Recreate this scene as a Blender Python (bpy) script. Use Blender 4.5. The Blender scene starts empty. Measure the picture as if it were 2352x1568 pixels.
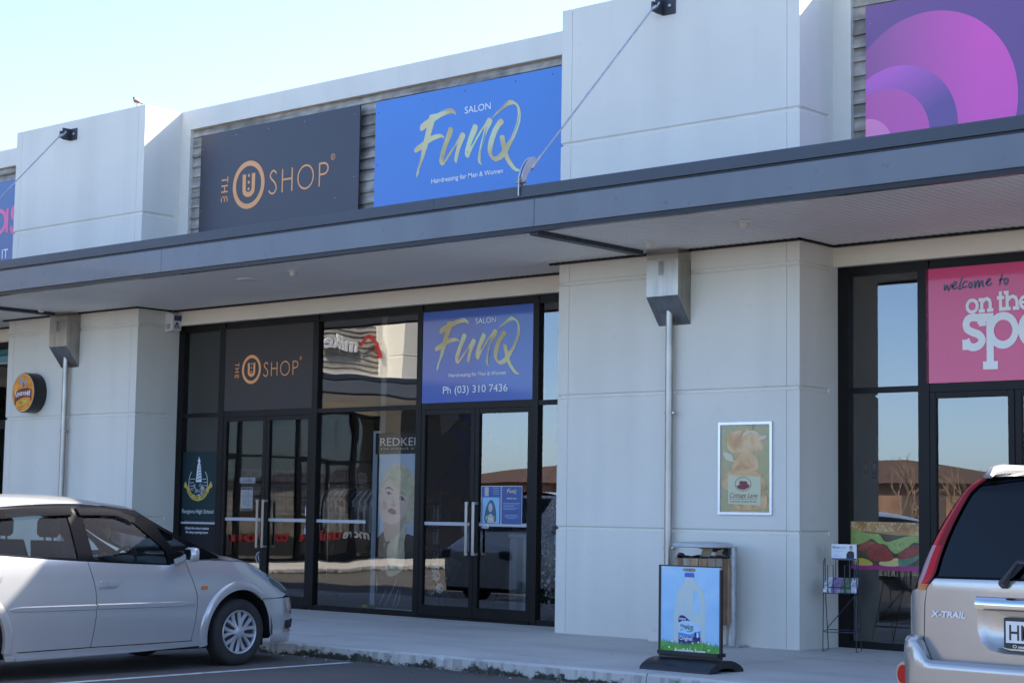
import bpy, bmesh, math, random
from mathutils import Vector, Matrix
from mathutils.geometry import tessellate_polygon, delaunay_2d_cdt
R = math.radians
random.seed(7)
SC = bpy.context.scene
COL = SC.collection
# ------------------------------------------------------------------ camera
cam_d = bpy.data.cameras.new("camera")
cam = bpy.data.objects.new("camera", cam_d)
COL.objects.link(cam)
SC.camera = cam
YAW, PITCH, ROLL = R(41.439), R(5.3922), R(0.8819)
fw = Vector((-math.sin(YAW)*math.cos(PITCH), math.cos(YAW)*math.cos(PITCH), math.sin(PITCH)))
rt = Vector((math.cos(YAW), math.sin(YAW), 0))
up = rt.cross(fw)
c_, s_ = math.cos(ROLL), math.sin(ROLL)
r2 = rt*c_ + up*s_
u2 = up*c_ - rt*s_
M = Matrix.Identity(4)
for i in range(3):
    M[i][0] = r2[i]; M[i][1] = u2[i]; M[i][2] = -fw[i]
M.translation = Vector((0, -15.7026, 1.35))
cam.matrix_world = M
cam_d.sensor_width = 36.0
cam_d.lens = 36.0*4128.8/2352.0
cam_d.clip_end = 2000
# ------------------------------------------------------------------ sky, sun, exposure
SUN = Vector((0.41, 1.0, 0.932)).normalized()
world = bpy.data.worlds.new("World")
SC.world = world
world.use_nodes = True
wn = world.node_tree
sky = wn.nodes.new('ShaderNodeTexSky')
sky.sky_type = 'NISHITA'
sky.sun_disc = False
sky.sun_elevation = math.asin(SUN.z)
sky.sun_rotation = math.atan2(SUN.x, SUN.y)
sky.air_density = 0.6
sky.dust_density = 1.0
sky.ozone_density = 3.0
bg = wn.nodes['Background']
wn.links.new(sky.outputs[0], bg.inputs[0])
bg.inputs[1].default_value = 0.15
sun_d = bpy.data.lights.new("sun", 'SUN')
sun_d.energy = 5.0
sun_d.angle = R(0.4)
sun_d.color = (1.0, 0.93, 0.82)
sun = bpy.data.objects.new("sun", sun_d)
COL.objects.link(sun)
sun.rotation_euler = (-SUN).to_track_quat('-Z', 'Y').to_euler()
sun.location = (10, 30, 40)
SC.view_settings.view_transform = 'Standard'
SC.view_settings.look = 'None'
SC.view_settings.gamma = 1
SC.view_settings.exposure = 1.95
# ------------------------------------------------------------------ materials
MATS = {}
def mat(name, col, rough=0.6, metal=0.0, noise=None, bump=None, coat=0.0, spec=0.5, cior=1.5, emit=0.0, streak=None, spots=None):
    if name in MATS: return MATS[name]
    m = bpy.data.materials.new(name); m.use_nodes = True
    nt = m.node_tree; b = nt.nodes['Principled BSDF']
    col = tuple(col)+(1.0,)
    b.inputs['Base Color'].default_value = col
    b.inputs['Roughness'].default_value = rough
    b.inputs['Metallic'].default_value = metal
    b.inputs['Coat Weight'].default_value = coat
    b.inputs['Coat Roughness'].default_value = 0.06 if cior < 1.6 else 0.025
    b.inputs['Coat IOR'].default_value = cior
    b.inputs['Specular IOR Level'].default_value = spec
    if emit:
        b.inputs['Emission Color'].default_value = col
        b.inputs['Emission Strength'].default_value = emit
    last = None
    tc = None
    def coords():
        nonlocal tc
        if tc is None: tc = nt.nodes.new('ShaderNodeTexCoord')
        return tc.outputs['Object']
    def layer(fac_socket, lo, hi, fmin=0.3, fmax=0.7):
        nonlocal last
        mr = nt.nodes.new('ShaderNodeMapRange')
        mr.inputs[1].default_value = fmin; mr.inputs[2].default_value = fmax
        mr.inputs[3].default_value = lo; mr.inputs[4].default_value = hi
        nt.links.new(fac_socket, mr.inputs[0])
        mx = nt.nodes.new('ShaderNodeMix'); mx.data_type = 'RGBA'; mx.blend_type = 'MULTIPLY'
        mx.inputs[0].default_value = 1.0
        if last is None: mx.inputs[6].default_value = col
        else: nt.links.new(last, mx.inputs[6])
        nt.links.new(mr.outputs[0], mx.inputs[7])
        last = mx.outputs[2]
    def ntex(scale, detail=5, vec=None):
        n = nt.nodes.new('ShaderNodeTexNoise'); n.inputs['Scale'].default_value = scale
        n.inputs['Detail'].default_value = detail
        nt.links.new(vec or coords(), n.inputs['Vector'])
        return n.outputs[0]
    if noise: layer(ntex(noise[0]), 1-noise[1], 1+noise[1]*0.6)
    if streak:
        mp = nt.nodes.new('ShaderNodeMapping'); mp.inputs['Scale'].default_value = streak[0]
        nt.links.new(coords(), mp.inputs[0])
        layer(ntex(1.0, 6, mp.outputs[0]), 1-streak[1], 1.0, 0.35, 0.55)
    if spots: layer(ntex(spots[0], 3), spots[1], 1.0, 0.28, 0.36)
    if last is not None: nt.links.new(last, b.inputs['Base Color'])
    if bump:
        bp = nt.nodes.new('ShaderNodeBump'); bp.inputs['Strength'].default_value = bump[1]
        bp.inputs['Distance'].default_value = bump[2] if len(bump) > 2 else 0.01
        nt.links.new(ntex(bump[0], 6), bp.inputs['Height'])
        nt.links.new(bp.outputs[0], b.inputs['Normal'])
    MATS[name] = m
    return m
def glass_mat(name, tint, ior, wav=0.0, rough=0.0, wscale=0.9):
    if name in MATS: return MATS[name]
    m = bpy.data.materials.new(name); m.use_nodes = True
    nt = m.node_tree; nt.nodes.clear()
    o = nt.nodes.new('ShaderNodeOutputMaterial'); mx = nt.nodes.new('ShaderNodeMixShader')
    t = nt.nodes.new('ShaderNodeBsdfTransparent'); t.inputs[0].default_value = tuple(tint)+(1,)
    g = nt.nodes.new('ShaderNodeBsdfGlossy'); g.inputs['Roughness'].default_value = rough
    g.inputs['Color'].default_value = (1, 1, 1, 1)
    f = nt.nodes.new('ShaderNodeFresnel'); f.inputs[0].default_value = ior
    if wav:
        tc = nt.nodes.new('ShaderNodeTexCoord'); n = nt.nodes.new('ShaderNodeTexNoise')
        n.inputs['Scale'].default_value = wscale; n.inputs['Detail'].default_value = 1.5
        bp = nt.nodes.new('ShaderNodeBump'); bp.inputs['Strength'].default_value = 1.0
        bp.inputs['Distance'].default_value = wav
        nt.links.new(tc.outputs['Object'], n.inputs['Vector']); nt.links.new(n.outputs[0], bp.inputs['Height'])
        nt.links.new(bp.outputs[0], g.inputs['Normal'])
    nt.links.new(f.outputs[0], mx.inputs[0]); nt.links.new(t.outputs[0], mx.inputs[1]); nt.links.new(g.outputs[0], mx.inputs[2])
    nt.links.new(mx.outputs[0], o.inputs[0])
    MATS[name] = m
    return m
def srgb(r, g, b):
    f = lambda c: (c/255/12.92 if c <= 10 else ((c/255+0.055)/1.055)**2.4)
    return (f(r), f(g), f(b))
# ------------------------------------------------------------------ mesh helpers
class Fr:
    """a sign plane: o origin, ex right, ez up, n towards the viewer"""
    def __init__(s, o, ex=(1,0,0), ez=(0,0,1), n=(0,-1,0)):
        s.o, s.ex, s.ez, s.n = Vector(o), Vector(ex), Vector(ez), Vector(n)
    def pt(s, a, b, d=0.0): return s.o + s.ex*a + s.ez*b + s.n*d
    def at(s, a, b, d=0.0): return Fr(s.pt(a, b, d), s.ex, s.ez, s.n)
def crs(pts, n=6, closed=False):
    P = [Vector((p[0], p[1])) for p in pts]; N = len(P); out = []
    rng = range(N) if closed else range(N-1)
    for i in rng:
        g = (lambda k: P[k % N]) if closed else (lambda k: P[min(max(k, 0), N-1)])
        p0, p1, p2, p3 = g(i-1), g(i), g(i+1), g(i+2)
        for k in range(n):
            t = k/n
            out.append(0.5*((2*p1)+(p2-p0)*t+(2*p0-5*p1+4*p2-p3)*t*t+(3*p1-p0-3*p2+p3)*t**3))
    if not closed: out.append(P[-1])
    return out
def circ(a, b, r, n=32, r2=None):
    r2 = r if r2 is None else r2
    return [(a+r*math.cos(2*math.pi*i/n), b+r2*math.sin(2*math.pi*i/n)) for i in range(n)]
class MB:
    def __init__(s): s.v = []; s.f = []; s.mi = []; s.cur = 0; s.n = {}
    def vert(s, p): s.v.append(Vector(p)); return len(s.v)-1
    def face(s, idx): s.f.append(tuple(idx)); s.mi.append(s.cur)
    def quad(s, *p): s.face([s.vert(q) for q in p])
    def box(s, lo, hi):
        x0, y0, z0 = lo; x1, y1, z1 = hi
        i = [s.vert(p) for p in [(x0,y0,z0),(x1,y0,z0),(x1,y1,z0),(x0,y1,z0),(x0,y0,z1),(x1,y0,z1),(x1,y1,z1),(x0,y1,z1)]]
        for q in [(0,3,2,1),(4,5,6,7),(0,1,5,4),(1,2,6,5),(2,3,7,6),(3,0,4,7)]: s.face([i[k] for k in q])
        return s
    def cbox(s, lo, hi, c=0.006):
        """box with chamfered edges"""
        bm = bmesh.new()
        bmesh.ops.create_cube(bm, size=1.0)
        for v in bm.verts:
            v.co = Vector([(lo[k]+hi[k])/2 + v.co[k]*(hi[k]-lo[k]) for k in range(3)])
        bmesh.ops.bevel(bm, geom=bm.edges[:], offset=c, segments=1, affect='EDGES', profile=0.5)
        s.add_bm(bm); bm.free()
        return s
    def add_bm(s, bm, mw=None):
        bm.verts.ensure_lookup_table(); base = len(s.v)
        for v in bm.verts: s.v.append((mw @ v.co) if mw else v.co.copy())
        bm.verts.index_update()
        for f in bm.faces: s.face([base+v.index for v in f.verts])
    def tube(s, pts, r, n=8, caps=True, closed=False):
        P = [Vector(p) for p in pts]; N = len(P); rings = []
        rr = r if isinstance(r, (list, tuple)) else [r]*N
        prev = None
        for i, p in enumerate(P):
            if closed: t = (P[(i+1) % N]-P[i-1])
            else: t = (P[min(i+1, N-1)]-P[max(i-1, 0)])
            t.normalize()
            if prev is None:
                a = Vector((0,0,1)) if abs(t.z) < 0.9 else Vector((1,0,0))
                u = t.cross(a).normalized()
            else:
                u = (prev - t*prev.dot(t)).normalized()
            prev = u; w = t.cross(u)
            rings.append([s.vert(p+u*(rr[i]*math.cos(2*math.pi*k/n))+w*(rr[i]*math.sin(2*math.pi*k/n))) for k in range(n)])
        for i in range(N if closed else N-1):
            a, b = rings[i], rings[(i+1) % N]
            for k in range(n): s.face([a[k], a[(k+1) % n], b[(k+1) % n], b[k]])
        if caps and not closed:
            s.face(rings[0][::-1]); s.face(rings[-1])
        return s
    def lathe(s, prof, mw=None, n=32, cap=True):
        """profile of (r, h) spun about Z, then moved by mw"""
        mw = mw or Matrix.Identity(4); rings = []
        for r, h in prof:
            rings.append([s.vert(mw @ Vector((r*math.cos(2*math.pi*k/n), r*math.sin(2*math.pi*k/n), h))) for k in range(n)])
        for a, b in zip(rings, rings[1:]):
            for k in range(n): s.face([a[k], a[(k+1) % n], b[(k+1) % n], b[k]])
        if cap: s.face(rings[0][::-1]); s.face(rings[-1])
        return s
    def poly(s, fr, pts, d=0.0):
        pts = [Vector((p[0], p[1], 0)) for p in pts]
        ids = [s.vert(fr.pt(p.x, p.y, d)) for p in pts]
        for t in tessellate_polygon([pts]):
            q = [pts[k] for k in t]
            ar = (q[1]-q[0]).cross(q[2]-q[0]).z
            s.face([ids[k] for k in (t if ar > 0 else t[::-1])])
        return s
    def ringpoly(s, fr, outer, inner, d=0.0):
        n = len(outer)
        o = [s.vert(fr.pt(p[0], p[1], d)) for p in outer]; i = [s.vert(fr.pt(p[0], p[1], d)) for p in inner]
        for k in range(n): s.face([o[k], o[(k+1) % n], i[(k+1) % n], i[k]])
        return s
    def stroke(s, fr, pts, w, d=0.0, smooth=False, closed=False, n=6):
        P = crs(pts, n, closed) if smooth else [Vector((p[0], p[1])) for p in pts]
        N = len(P); W = w if isinstance(w, (list, tuple)) else None
        L = []
        for i in range(N):
            if closed: a, b = P[i-1], P[(i+1) % N]
            else: a, b = P[max(i-1, 0)], P[min(i+1, N-1)]
            t1 = (P[i]-a).normalized() if (P[i]-a).length > 1e-9 else (b-P[i]).normalized()
            t2 = (b-P[i]).normalized() if (b-P[i]).length > 1e-9 else t1
            t = (t1+t2)
            t = t.normalized() if t.length > 1e-6 else t1
            nn = Vector((-t.y, t.x)); k = max(0.45, nn.dot(Vector((-t1.y, t1.x))))
            if W:
                f = i/(N-1)*(len(W)-1); j = min(int(f), len(W)-2); wi = W[j]+(W[j+1]-W[j])*(f-j)
            else: wi = w
            h = wi/2/k
            L.append((s.vert(fr.pt(*(P[i]+nn*h), d)), s.vert(fr.pt(*(P[i]-nn*h), d))))
        for i in range(N if closed else N-1):
            a, b = L[i], L[(i+1) % N]
            s.face([a[1], b[1], b[0], a[0]])
        return s
    def rect(s, fr, a0, b0, a1, b1, d=0.0):
        s.quad(fr.pt(a0,b0,d), fr.pt(a1,b0,d), fr.pt(a1,b1,d), fr.pt(a0,b1,d)); return s
    def plate(s, fr, a0, b0, a1, b1, d0, d1):
        """solid slab on a sign plane from depth d0 to d1"""
        P = [fr.pt(a, b, d) for d in (d0, d1) for a, b in ((a0,b0),(a1,b0),(a1,b1),(a0,b1))]
        i = [s.vert(p) for p in P]
        for q in [(3,2,1,0),(4,5,6,7),(0,1,5,4),(1,2,6,5),(2,3,7,6),(3,0,4,7)]: s.face([i[k] for k in q])
        return s
    def extr(s, fr, pts, d0, d1):
        """prism of an outline on a sign plane"""
        s.poly(fr, pts, d1)
        n = len(pts)
        a = [s.vert(fr.pt(p[0], p[1], d0)) for p in pts]; b = [s.vert(fr.pt(p[0], p[1], d1)) for p in pts]
        ar = sum(pts[i][0]*pts[(i+1) % n][1]-pts[(i+1) % n][0]*pts[i][1] for i in range(n))
        for k in range(n):
            q = [a[k], a[(k+1) % n], b[(k+1) % n], b[k]]
            s.face(q if ar > 0 else q[::-1])
        c = [s.vert(fr.pt(p[0], p[1], d0)) for p in pts]
        for t in tessellate_polygon([[Vector((p[0], p[1], 0)) for p in pts]]): s.face([c[k] for k in t])
        return s
    def text(s, fr, txt, a, b, h, d=0.0, width=None, align='LEFT', shear=0.0, bold=0.0, rot=0.0, sp=1.0, thick=0.0):
        cu = bpy.data.curves.new('t', 'FONT'); cu.body = txt; cu.size = 1.0; cu.shear = shear; cu.offset = bold
        cu.space_character = sp; cu.resolution_u = 4
        if thick: cu.extrude = thick/h*0.5
        ob = bpy.data.objects.new('t', cu); COL.objects.link(ob)
        dg = bpy.context.evaluated_depsgraph_get(); dg.update()
        me = bpy.data.meshes.new_from_object(ob.evaluated_get(dg))
        xs = [v.co.x for v in me.vertices]
        if xs:
            x0, x1 = min(xs), max(xs); k = h/0.72
            kx = (width/(x1-x0)) if width else k
            off = {'LEFT': 0, 'CENTER': (x1-x0)/2, 'RIGHT': x1-x0}[align]
            cr, sr = math.cos(rot), math.sin(rot); base = len(s.v)
            for v in me.vertices:
                x = (v.co.x-x0-off)*kx; y = v.co.y*k
                s.v.append(fr.pt(a+x*cr-y*sr, b+x*sr+y*cr, d+v.co.z*h))
            for p in me.polygons: s.face([base+i for i in p.vertices])
        bpy.data.meshes.remove(me); bpy.data.objects.remove(ob); bpy.data.curves.remove(cu)
        return s
    def build(s, name, m, parent=None, smooth=None):
        me = bpy.data.meshes.new(name)
        me.from_pydata([tuple(v) for v in s.v], [], s.f)
        ml = m if isinstance(m, (list, tuple)) else [m]
        for q in ml: me.materials.append(q)
        if len(ml) > 1: me.polygons.foreach_set('material_index', s.mi)
        if smooth is not None:
            me.polygons.foreach_set('use_smooth', [True]*len(me.polygons))
            me.set_sharp_from_angle(angle=R(smooth))
        me.update()
        if s.n:
            vn = [v.normal.copy() for v in me.vertices]
            for i, q in s.n.items(): vn[i] = q if q.dot(vn[i]) > 0 else -q
            me.polygons.foreach_set('use_smooth', [True]*len(me.polygons))
            me.normals_split_custom_set_from_vertices([tuple(q) for q in vn])
        o = bpy.data.objects.new(name, me); COL.objects.link(o)
        if parent is not None: o.parent = parent
        return o
def tag(o, label=None, cat=None, group=None, kind=None):
    if label: o['label'] = label
    if cat: o['category'] = cat
    if group: o['group'] = group
    if kind: o['kind'] = kind
    return o
def thing(name, label, cat, loc=(0,0,0), rz=0.0, group=None):
    o = bpy.data.objects.new(name, None); COL.objects.link(o)
    o.location = loc; o.rotation_euler = (0,0,rz); o.empty_display_size = 0.2
    return tag(o, label, cat, group)
def dup(root, loc=None, label=None, group=None):
    r = root.copy(); COL.objects.link(r)
    if loc is not None: r.location = loc
    if label: r['label'] = label
    if group: r['group'] = group
    for ch in list(root.children):
        c = ch.copy(); COL.objects.link(c); c.parent = r
        for g in list(ch.children):
            d = g.copy(); COL.objects.link(d); d.parent = c
    return r
def xform(loc, rz=0.0): return Matrix.Translation(loc) @ Matrix.Rotation(rz, 4, 'Z')
# ------------------------------------------------------------------ shared materials
m_wall = mat('wall_paint', (0.745, 0.715, 0.625), 0.75, noise=(0.7, 0.05), bump=(60, 0.12), streak=((1.6, 1.6, 0.12), 0.07), spots=(5.0, 0.97))
m_lint = mat('lintel_paint', (0.84, 0.76, 0.62), 0.75, noise=(0.8, 0.04))
m_frame = mat('black_joinery', (0.007, 0.0065, 0.0065), 0.42, noise=(3, 0.2), spec=0.22)
m_board = mat('weathered_board', (0.45, 0.41, 0.355), 0.85, noise=(6, 0.35), streak=((0.7, 9, 9), 0.45), bump=(25, 0.4))
m_slate = mat('slate_metal', (0.120, 0.132, 0.155), 0.42, noise=(1.5, 0.08), coat=0.25, streak=((2.5, 2.5, 0.5), 0.10), spots=(9, 0.75))
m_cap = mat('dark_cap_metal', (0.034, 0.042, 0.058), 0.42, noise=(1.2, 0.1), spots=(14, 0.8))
m_trim = mat('black_trim', (0.016, 0.014, 0.013), 0.25, noise=(2, 0.2), spec=0.25)
m_soffit = mat('soffit_paint', (0.74, 0.715, 0.68), 0.38, noise=(1.0, 0.05))
m_roof = mat('roof_metal', (0.2, 0.21, 0.22), 0.5)
m_inner = mat('shop_wall', (0.24, 0.235, 0.225), 0.8, noise=(1, 0.05))
m_floor = mat('shop_floor', (0.09, 0.085, 0.08), 0.4, noise=(2, 0.2))
m_glass = glass_mat('shop_glass', (0.96, 0.98, 0.97), 2.2, wav=0.0035, wscale=0.9)
m_glass2 = glass_mat('shop_glass_flat', (0.95, 0.97, 0.96), 2.2, wav=0.0025, wscale=0.5)
m_steel = mat('brushed_steel', (0.42, 0.405, 0.38), 0.36, 1.0, noise=(4, 0.12), streak=((14, 14, 1.2), 0.18))
m_galv = mat('galvanised', (0.46, 0.47, 0.49), 0.42, 0.8, noise=(18, 0.2))
m_dsteel = mat('dark_steel', (0.06, 0.065, 0.075), 0.5, 0.4, noise=(12, 0.3))
m_white = mat('white_plastic', (0.72, 0.72, 0.72), 0.4)
m_black = mat('black_plastic', (0.02, 0.02, 0.022), 0.45)
m_frost = mat('frosted_strip', (0.42, 0.43, 0.45), 0.6)
def part(mb, name, m, parent, smooth=None):
    """world-space mesh hung under its (unrotated) parent"""
    off = Vector((0,0,0)); p = parent
    while p is not None: off += p.location; p = p.parent
    mb.v = [v-off for v in mb.v]
    return mb.build(name, m, parent, smooth)
ZT, Z_S = 7.15, 4.20
GROOVES = [1.174, 2.656, 3.946, 5.563]
def pier_mb(x0, x1):
    mb = MB()
    mb.box((x0+.02, .02, -.05), (x1-.02, .9, ZT-.003))
    zs = [-.05]+GROOVES+[ZT]
    for k in range(5):
        a = zs[k]+(.010 if k else 0); b = zs[k+1]-(.010 if k < 4 else 0)
        ca = .018 if k else 0; cb = .018 if k < 4 else 0
        for u, w in ((x0, x0+.149), (x0+.154, x1-.159), (x1-.154, x1)):
            pr = [(.021, a), (0, a+ca), (0, b-cb), (.021, b)]
            A = [mb.vert((u, y, z)) for y, z in pr]; B = [mb.vert((w, y, z)) for y, z in pr]
            for i in range(4): mb.face([A[i], A[(i+1) % 4], B[(i+1) % 4], B[i]][::-1])
            mb.face(A); mb.face(B[::-1])
        for xs, sg in ((x1, 1), (x0, -1)):
            pr = [(xs-.021*sg, a), (xs, a+ca), (xs, b-cb), (xs-.021*sg, b)]
            A = [mb.vert((x, .0212, z)) for x, z in pr]; B = [mb.vert((x, .575, z)) for x, z in pr]
            for i in range(4):
                q = [A[i], A[(i+1) % 4], B[(i+1) % 4], B[i]]
                mb.face(q if sg > 0 else q[::-1])
            mb.face(B[::-1] if sg > 0 else B)
    for xs, sg in ((x1, 1), (x0, -1)):
        lo, hi = sorted((xs-.021*sg, xs))
        mb.box((lo, .575, -.05), (hi, .9, ZT-.004))
    return mb
def boards_mb(x0, x1, z0, z1):
    mb = MB(); z = z0; rnd = random.Random(3)
    while z < z1:
        h = .150; n = int((x1-x0)/.45)+1
        ph = rnd.random()*6
        bot, top = [], []
        for i in range(n+1):
            x = x0+(x1-x0)*i/n
            w = .007*math.sin(ph+x*2.1)+.004*math.sin(ph*2+x*5.3)
            bot.append((x, .702+w*.6, z-.014+w)); top.append((x, .742, min(z+h, z1)))
        for i in range(n):
            mb.quad(bot[i], bot[i+1], top[i+1], top[i])
            a, b = bot[i], bot[i+1]
            mb.quad((a[0], .745, a[2]), (b[0], .745, b[2]), b, a)
        z += h
    return mb
def ribs_mb(x0, x1, y0, y1, z):
    mb = MB(); x = x0; p = .085
    while x < x1:
        pr = [(x, z+.014), (x+.03, z+.014), (x+.038, z), (x+.072, z), (x+.085, z+.014)]
        for a, b in zip(pr, pr[1:]):
            mb.quad((a[0], y0, a[1]), (a[0], y1, a[1]), (b[0], y1, b[1]), (b[0], y0, b[1]))
        x += p
    return mb
def door_leaf(root, x0, x1, hx, loc):
    """one glazed leaf; hx is the handle's x; y of the front face 0.745"""
    mb = MB(); z0, z1 = .03, 2.615; w = .068
    mb.cbox((x0, .745, z0), (x0+w, .80, z1), .004); mb.cbox((x1-w, .745, z0), (x1, .80, z1), .004)
    mb.cbox((x0+w, .748, z1-.062), (x1-w, .797, z1), .003); mb.cbox((x0+w, .748, z0), (x1-w, .797, z0+.135), .003)
    d = loc(mb, 'door', m_frame, root)
    g = MB(); g.quad((x0+w-.01, .775, z0+.12), (x1-w+.01, .775, z0+.12), (x1-w+.01, .775, z1-.05), (x0+w-.01, .775, z1-.05))
    loc(g, 'glass', m_glass2, d)
    s = MB(); s.box((x0+w, .769, 1.163), (x1-w, .772, 1.205)); loc(s, 'frosted_strip', m_frost, d)
    h = MB()
    h.cbox((hx-.021, .662, .80), (hx+.021, .678, 1.46), .003)
    for zz in (.80, 1.425): h.cbox((hx-.021, .678, zz), (hx+.021, .746, zz+.035), .003)
    loc(h, 'handle', m_steel, d)
    return d
def shopfront(root, x0, x1, loc, fixed_boards=True):
    """the joinery of one bay between two piers"""
    L = x1-x0
    m = [(x0+.94, x0+1.065), (x0+2.913, x0+3.017), (x0+4.89, x0+4.983), (x0+6.854, x0+6.945)]
    Y0, Y1 = .745, .85
    fr = MB()
    fr.box((x0, Y0, .0), (x0+.13, Y1, 3.97)); fr.box((x1-.05, Y0, 0), (x1, Y1, 3.97))
    for a, b in m: fr.box((a, Y0-.003, 0.001), (b, Y1+.003, 3.90))
    xs = [x0+.13]+[q for ab in m for q in ab]+[x1-.05]
    for i in range(0, 10, 2):
        a, b = xs[i], xs[i+1]; door = i in (2, 6)
        fr.box((a, Y0+.002, 3.87), (b, Y1-.002, 3.969))
        if door:
            fr.box((a, Y0+.004, 2.617), (b, Y1-.004, 2.70)); fr.box((a, Y0-.02, 0.0), (b, Y1-.004, .028))
        else:
            fr.box((a, Y0+.004, 2.632), (b, Y1-.004, 2.69)); fr.box((a, Y0+.004, 0.0), (b, Y1-.004, .07))
    for a, b in m: fr.box((a-.004, Y0-.014, 3.90), (b+.004, Y1-.02, 3.965))
    f = loc(fr, 'shopfront_frame', m_frame, root)
    for i in range(0, 10, 2):
        a, b = xs[i], xs[i+1]
        zz = [(2.68, 3.88)] if i in (2, 6) else [(.06, 2.64), (2.68, 3.88)]
        for za, zb in zz:
            g = MB(); g.quad((a-.01, .790, za), (b+.01, .790, za), (b+.01, .790, zb), (a-.01, .790, zb))
            loc(g, 'glass', m_glass if i == 4 else m_glass2, f)
        if i == 4:
            s = MB(); s.box((a, .785, 1.163), (a+.95, .788, 1.205)); loc(s, 'frosted_strip', m_frost, f)
    for i in (2, 6):
        a, b = xs[i]+.002, xs[i+1]-.002; c = (a+b)/2
        door_leaf(root, a, c-.003, c-.055, loc); door_leaf(root, c+.003, b, c+.062, loc)
    return xs
def row_building(root, piers, xa, xb, loc, bays, depth=9.0, fronts=True):
    for a, b in piers: loc(pier_mb(a, b), 'pier', m_wall, root)
    gaps = bays
    # parapet frame and lintel
    pw = MB(); lt = MB()
    for a, b in gaps:
        pw.box((a-.01, .66, 6.86), (b+.01, .9, ZT)); pw.box((a-.01, .661, 4.23), (a+.215, .9, 6.86)); pw.box((b-.215, .661, 4.23), (b+.01, .9, 6.86))
        pw.box((a+.215, .69, 4.9), (b-.215, .9, 5.0))
        lt.box((a-.01, .66, 3.97), (b+.01, .9, 4.23))
        loc(boards_mb(a+.215, b-.215, 4.96, 6.86), 'weatherboards', m_board, root)
    loc(pw, 'parapet', m_wall, root); loc(lt, 'lintel', m_lint, root)
    # shell behind
    w = MB()
    w.box((xa, depth, 0), (xb, depth+.2, 6.2)); w.box((xa-.2, .9, 0), (xa, depth+.2, 6.9)); w.box((xb, .9, 0), (xb+.2, depth+.2, 6.9))
    w.box((xa, .905, 3.975), (xb, .95, 6.2))
    loc(w, 'wall', m_inner, root)
    r = MB(); r.box((xa, .75, 6.2), (xb, depth+.2, 6.3)); loc(r, 'roof', m_roof, root)
    fl = MB(); fl.box((xa, .86, -.05), (xb, depth, .006)); loc(fl, 'floor', m_floor, root)
    ce = MB(); ce.box((xa, .95, 4.06), (xb, depth, 4.12)); loc(ce, 'ceiling', m_inner, root)
    # canopy
    c = MB(); c.quad((xa, -2.05, 4.57), (xb, -2.05, 4.57), (xb, .66, 4.50), (xa, .66, 4.50))
    c.box((xa, -2.02, 4.34), (xb, -1.96, 4.56))
    can = loc(c, 'canopy', m_roof, root)
    loc(ribs_mb(xa, xb, -2.02, .66, Z_S-.008), 'soffit', m_soffit, can)
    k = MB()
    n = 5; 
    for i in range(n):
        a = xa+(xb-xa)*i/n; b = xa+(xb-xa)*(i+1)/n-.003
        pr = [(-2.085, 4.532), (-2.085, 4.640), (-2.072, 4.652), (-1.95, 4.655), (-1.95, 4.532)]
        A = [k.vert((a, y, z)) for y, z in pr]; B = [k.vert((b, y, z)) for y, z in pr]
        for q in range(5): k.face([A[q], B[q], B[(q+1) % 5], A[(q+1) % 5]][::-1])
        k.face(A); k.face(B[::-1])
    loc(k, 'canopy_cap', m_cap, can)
    g = MB(); g.box((xa, -2.06, 4.498), (xb, -1.98, 4.532)); loc(g, 'gutter_gap', m_trim, can)
    return can
def fascia(can, xs, loc):
    for a, b in zip(xs, xs[1:]):
        f = MB(); f.cbox((a+.002, -2.10, 4.215), (b-.002, -2.03, 4.498), .004); loc(f, 'fascia', m_slate, can)
    t = MB(); t.box((xs[0], -2.082, 4.168), (xs[-1], -2.02, 4.214)); loc(t, 'soffit_trim', m_trim, can)
# ------------------------------------------------------------------ ground, pavement
def asphalt_material():
    m = mat('asphalt', (0.106, 0.096, 0.085), 0.85, noise=(0.5, 0.22), bump=(180, 0.5, 0.01), spots=(2.2, 0.72))
    nt = m.node_tree; b = nt.nodes['Principled BSDF']
    src = b.inputs['Base Color'].links[0].from_socket
    tc = [n for n in nt.nodes if n.type == 'TEX_COORD'][0]
    n = nt.nodes.new('ShaderNodeTexNoise'); n.inputs['Scale'].default_value = 70; n.inputs['Detail'].default_value = 2
    mr = nt.nodes.new('ShaderNodeMapRange'); mr.inputs[1].default_value = .55; mr.inputs[2].default_value = .75; mr.inputs[3].default_value = 0; mr.inputs[4].default_value = .45
    mx = nt.nodes.new('ShaderNodeMix'); mx.data_type = 'RGBA'; mx.inputs[7].default_value = (0.17, 0.17, 0.17, 1)
    nt.links.new(tc.outputs['Object'], n.inputs['Vector']); nt.links.new(n.outputs[0], mr.inputs[0]); nt.links.new(mr.outputs[0], mx.inputs[0])
    nt.links.new(src, mx.inputs[6]); nt.links.new(mx.outputs[2], b.inputs['Base Color'])
    return m
m_asph = asphalt_material()
ZG = -.13
g = MB(); g.quad((-500, -500, ZG), (500, -500, ZG), (500, 500, ZG), (-500, 500, ZG))
tag(g.build('car_park', m_asph), kind='structure')
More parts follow.
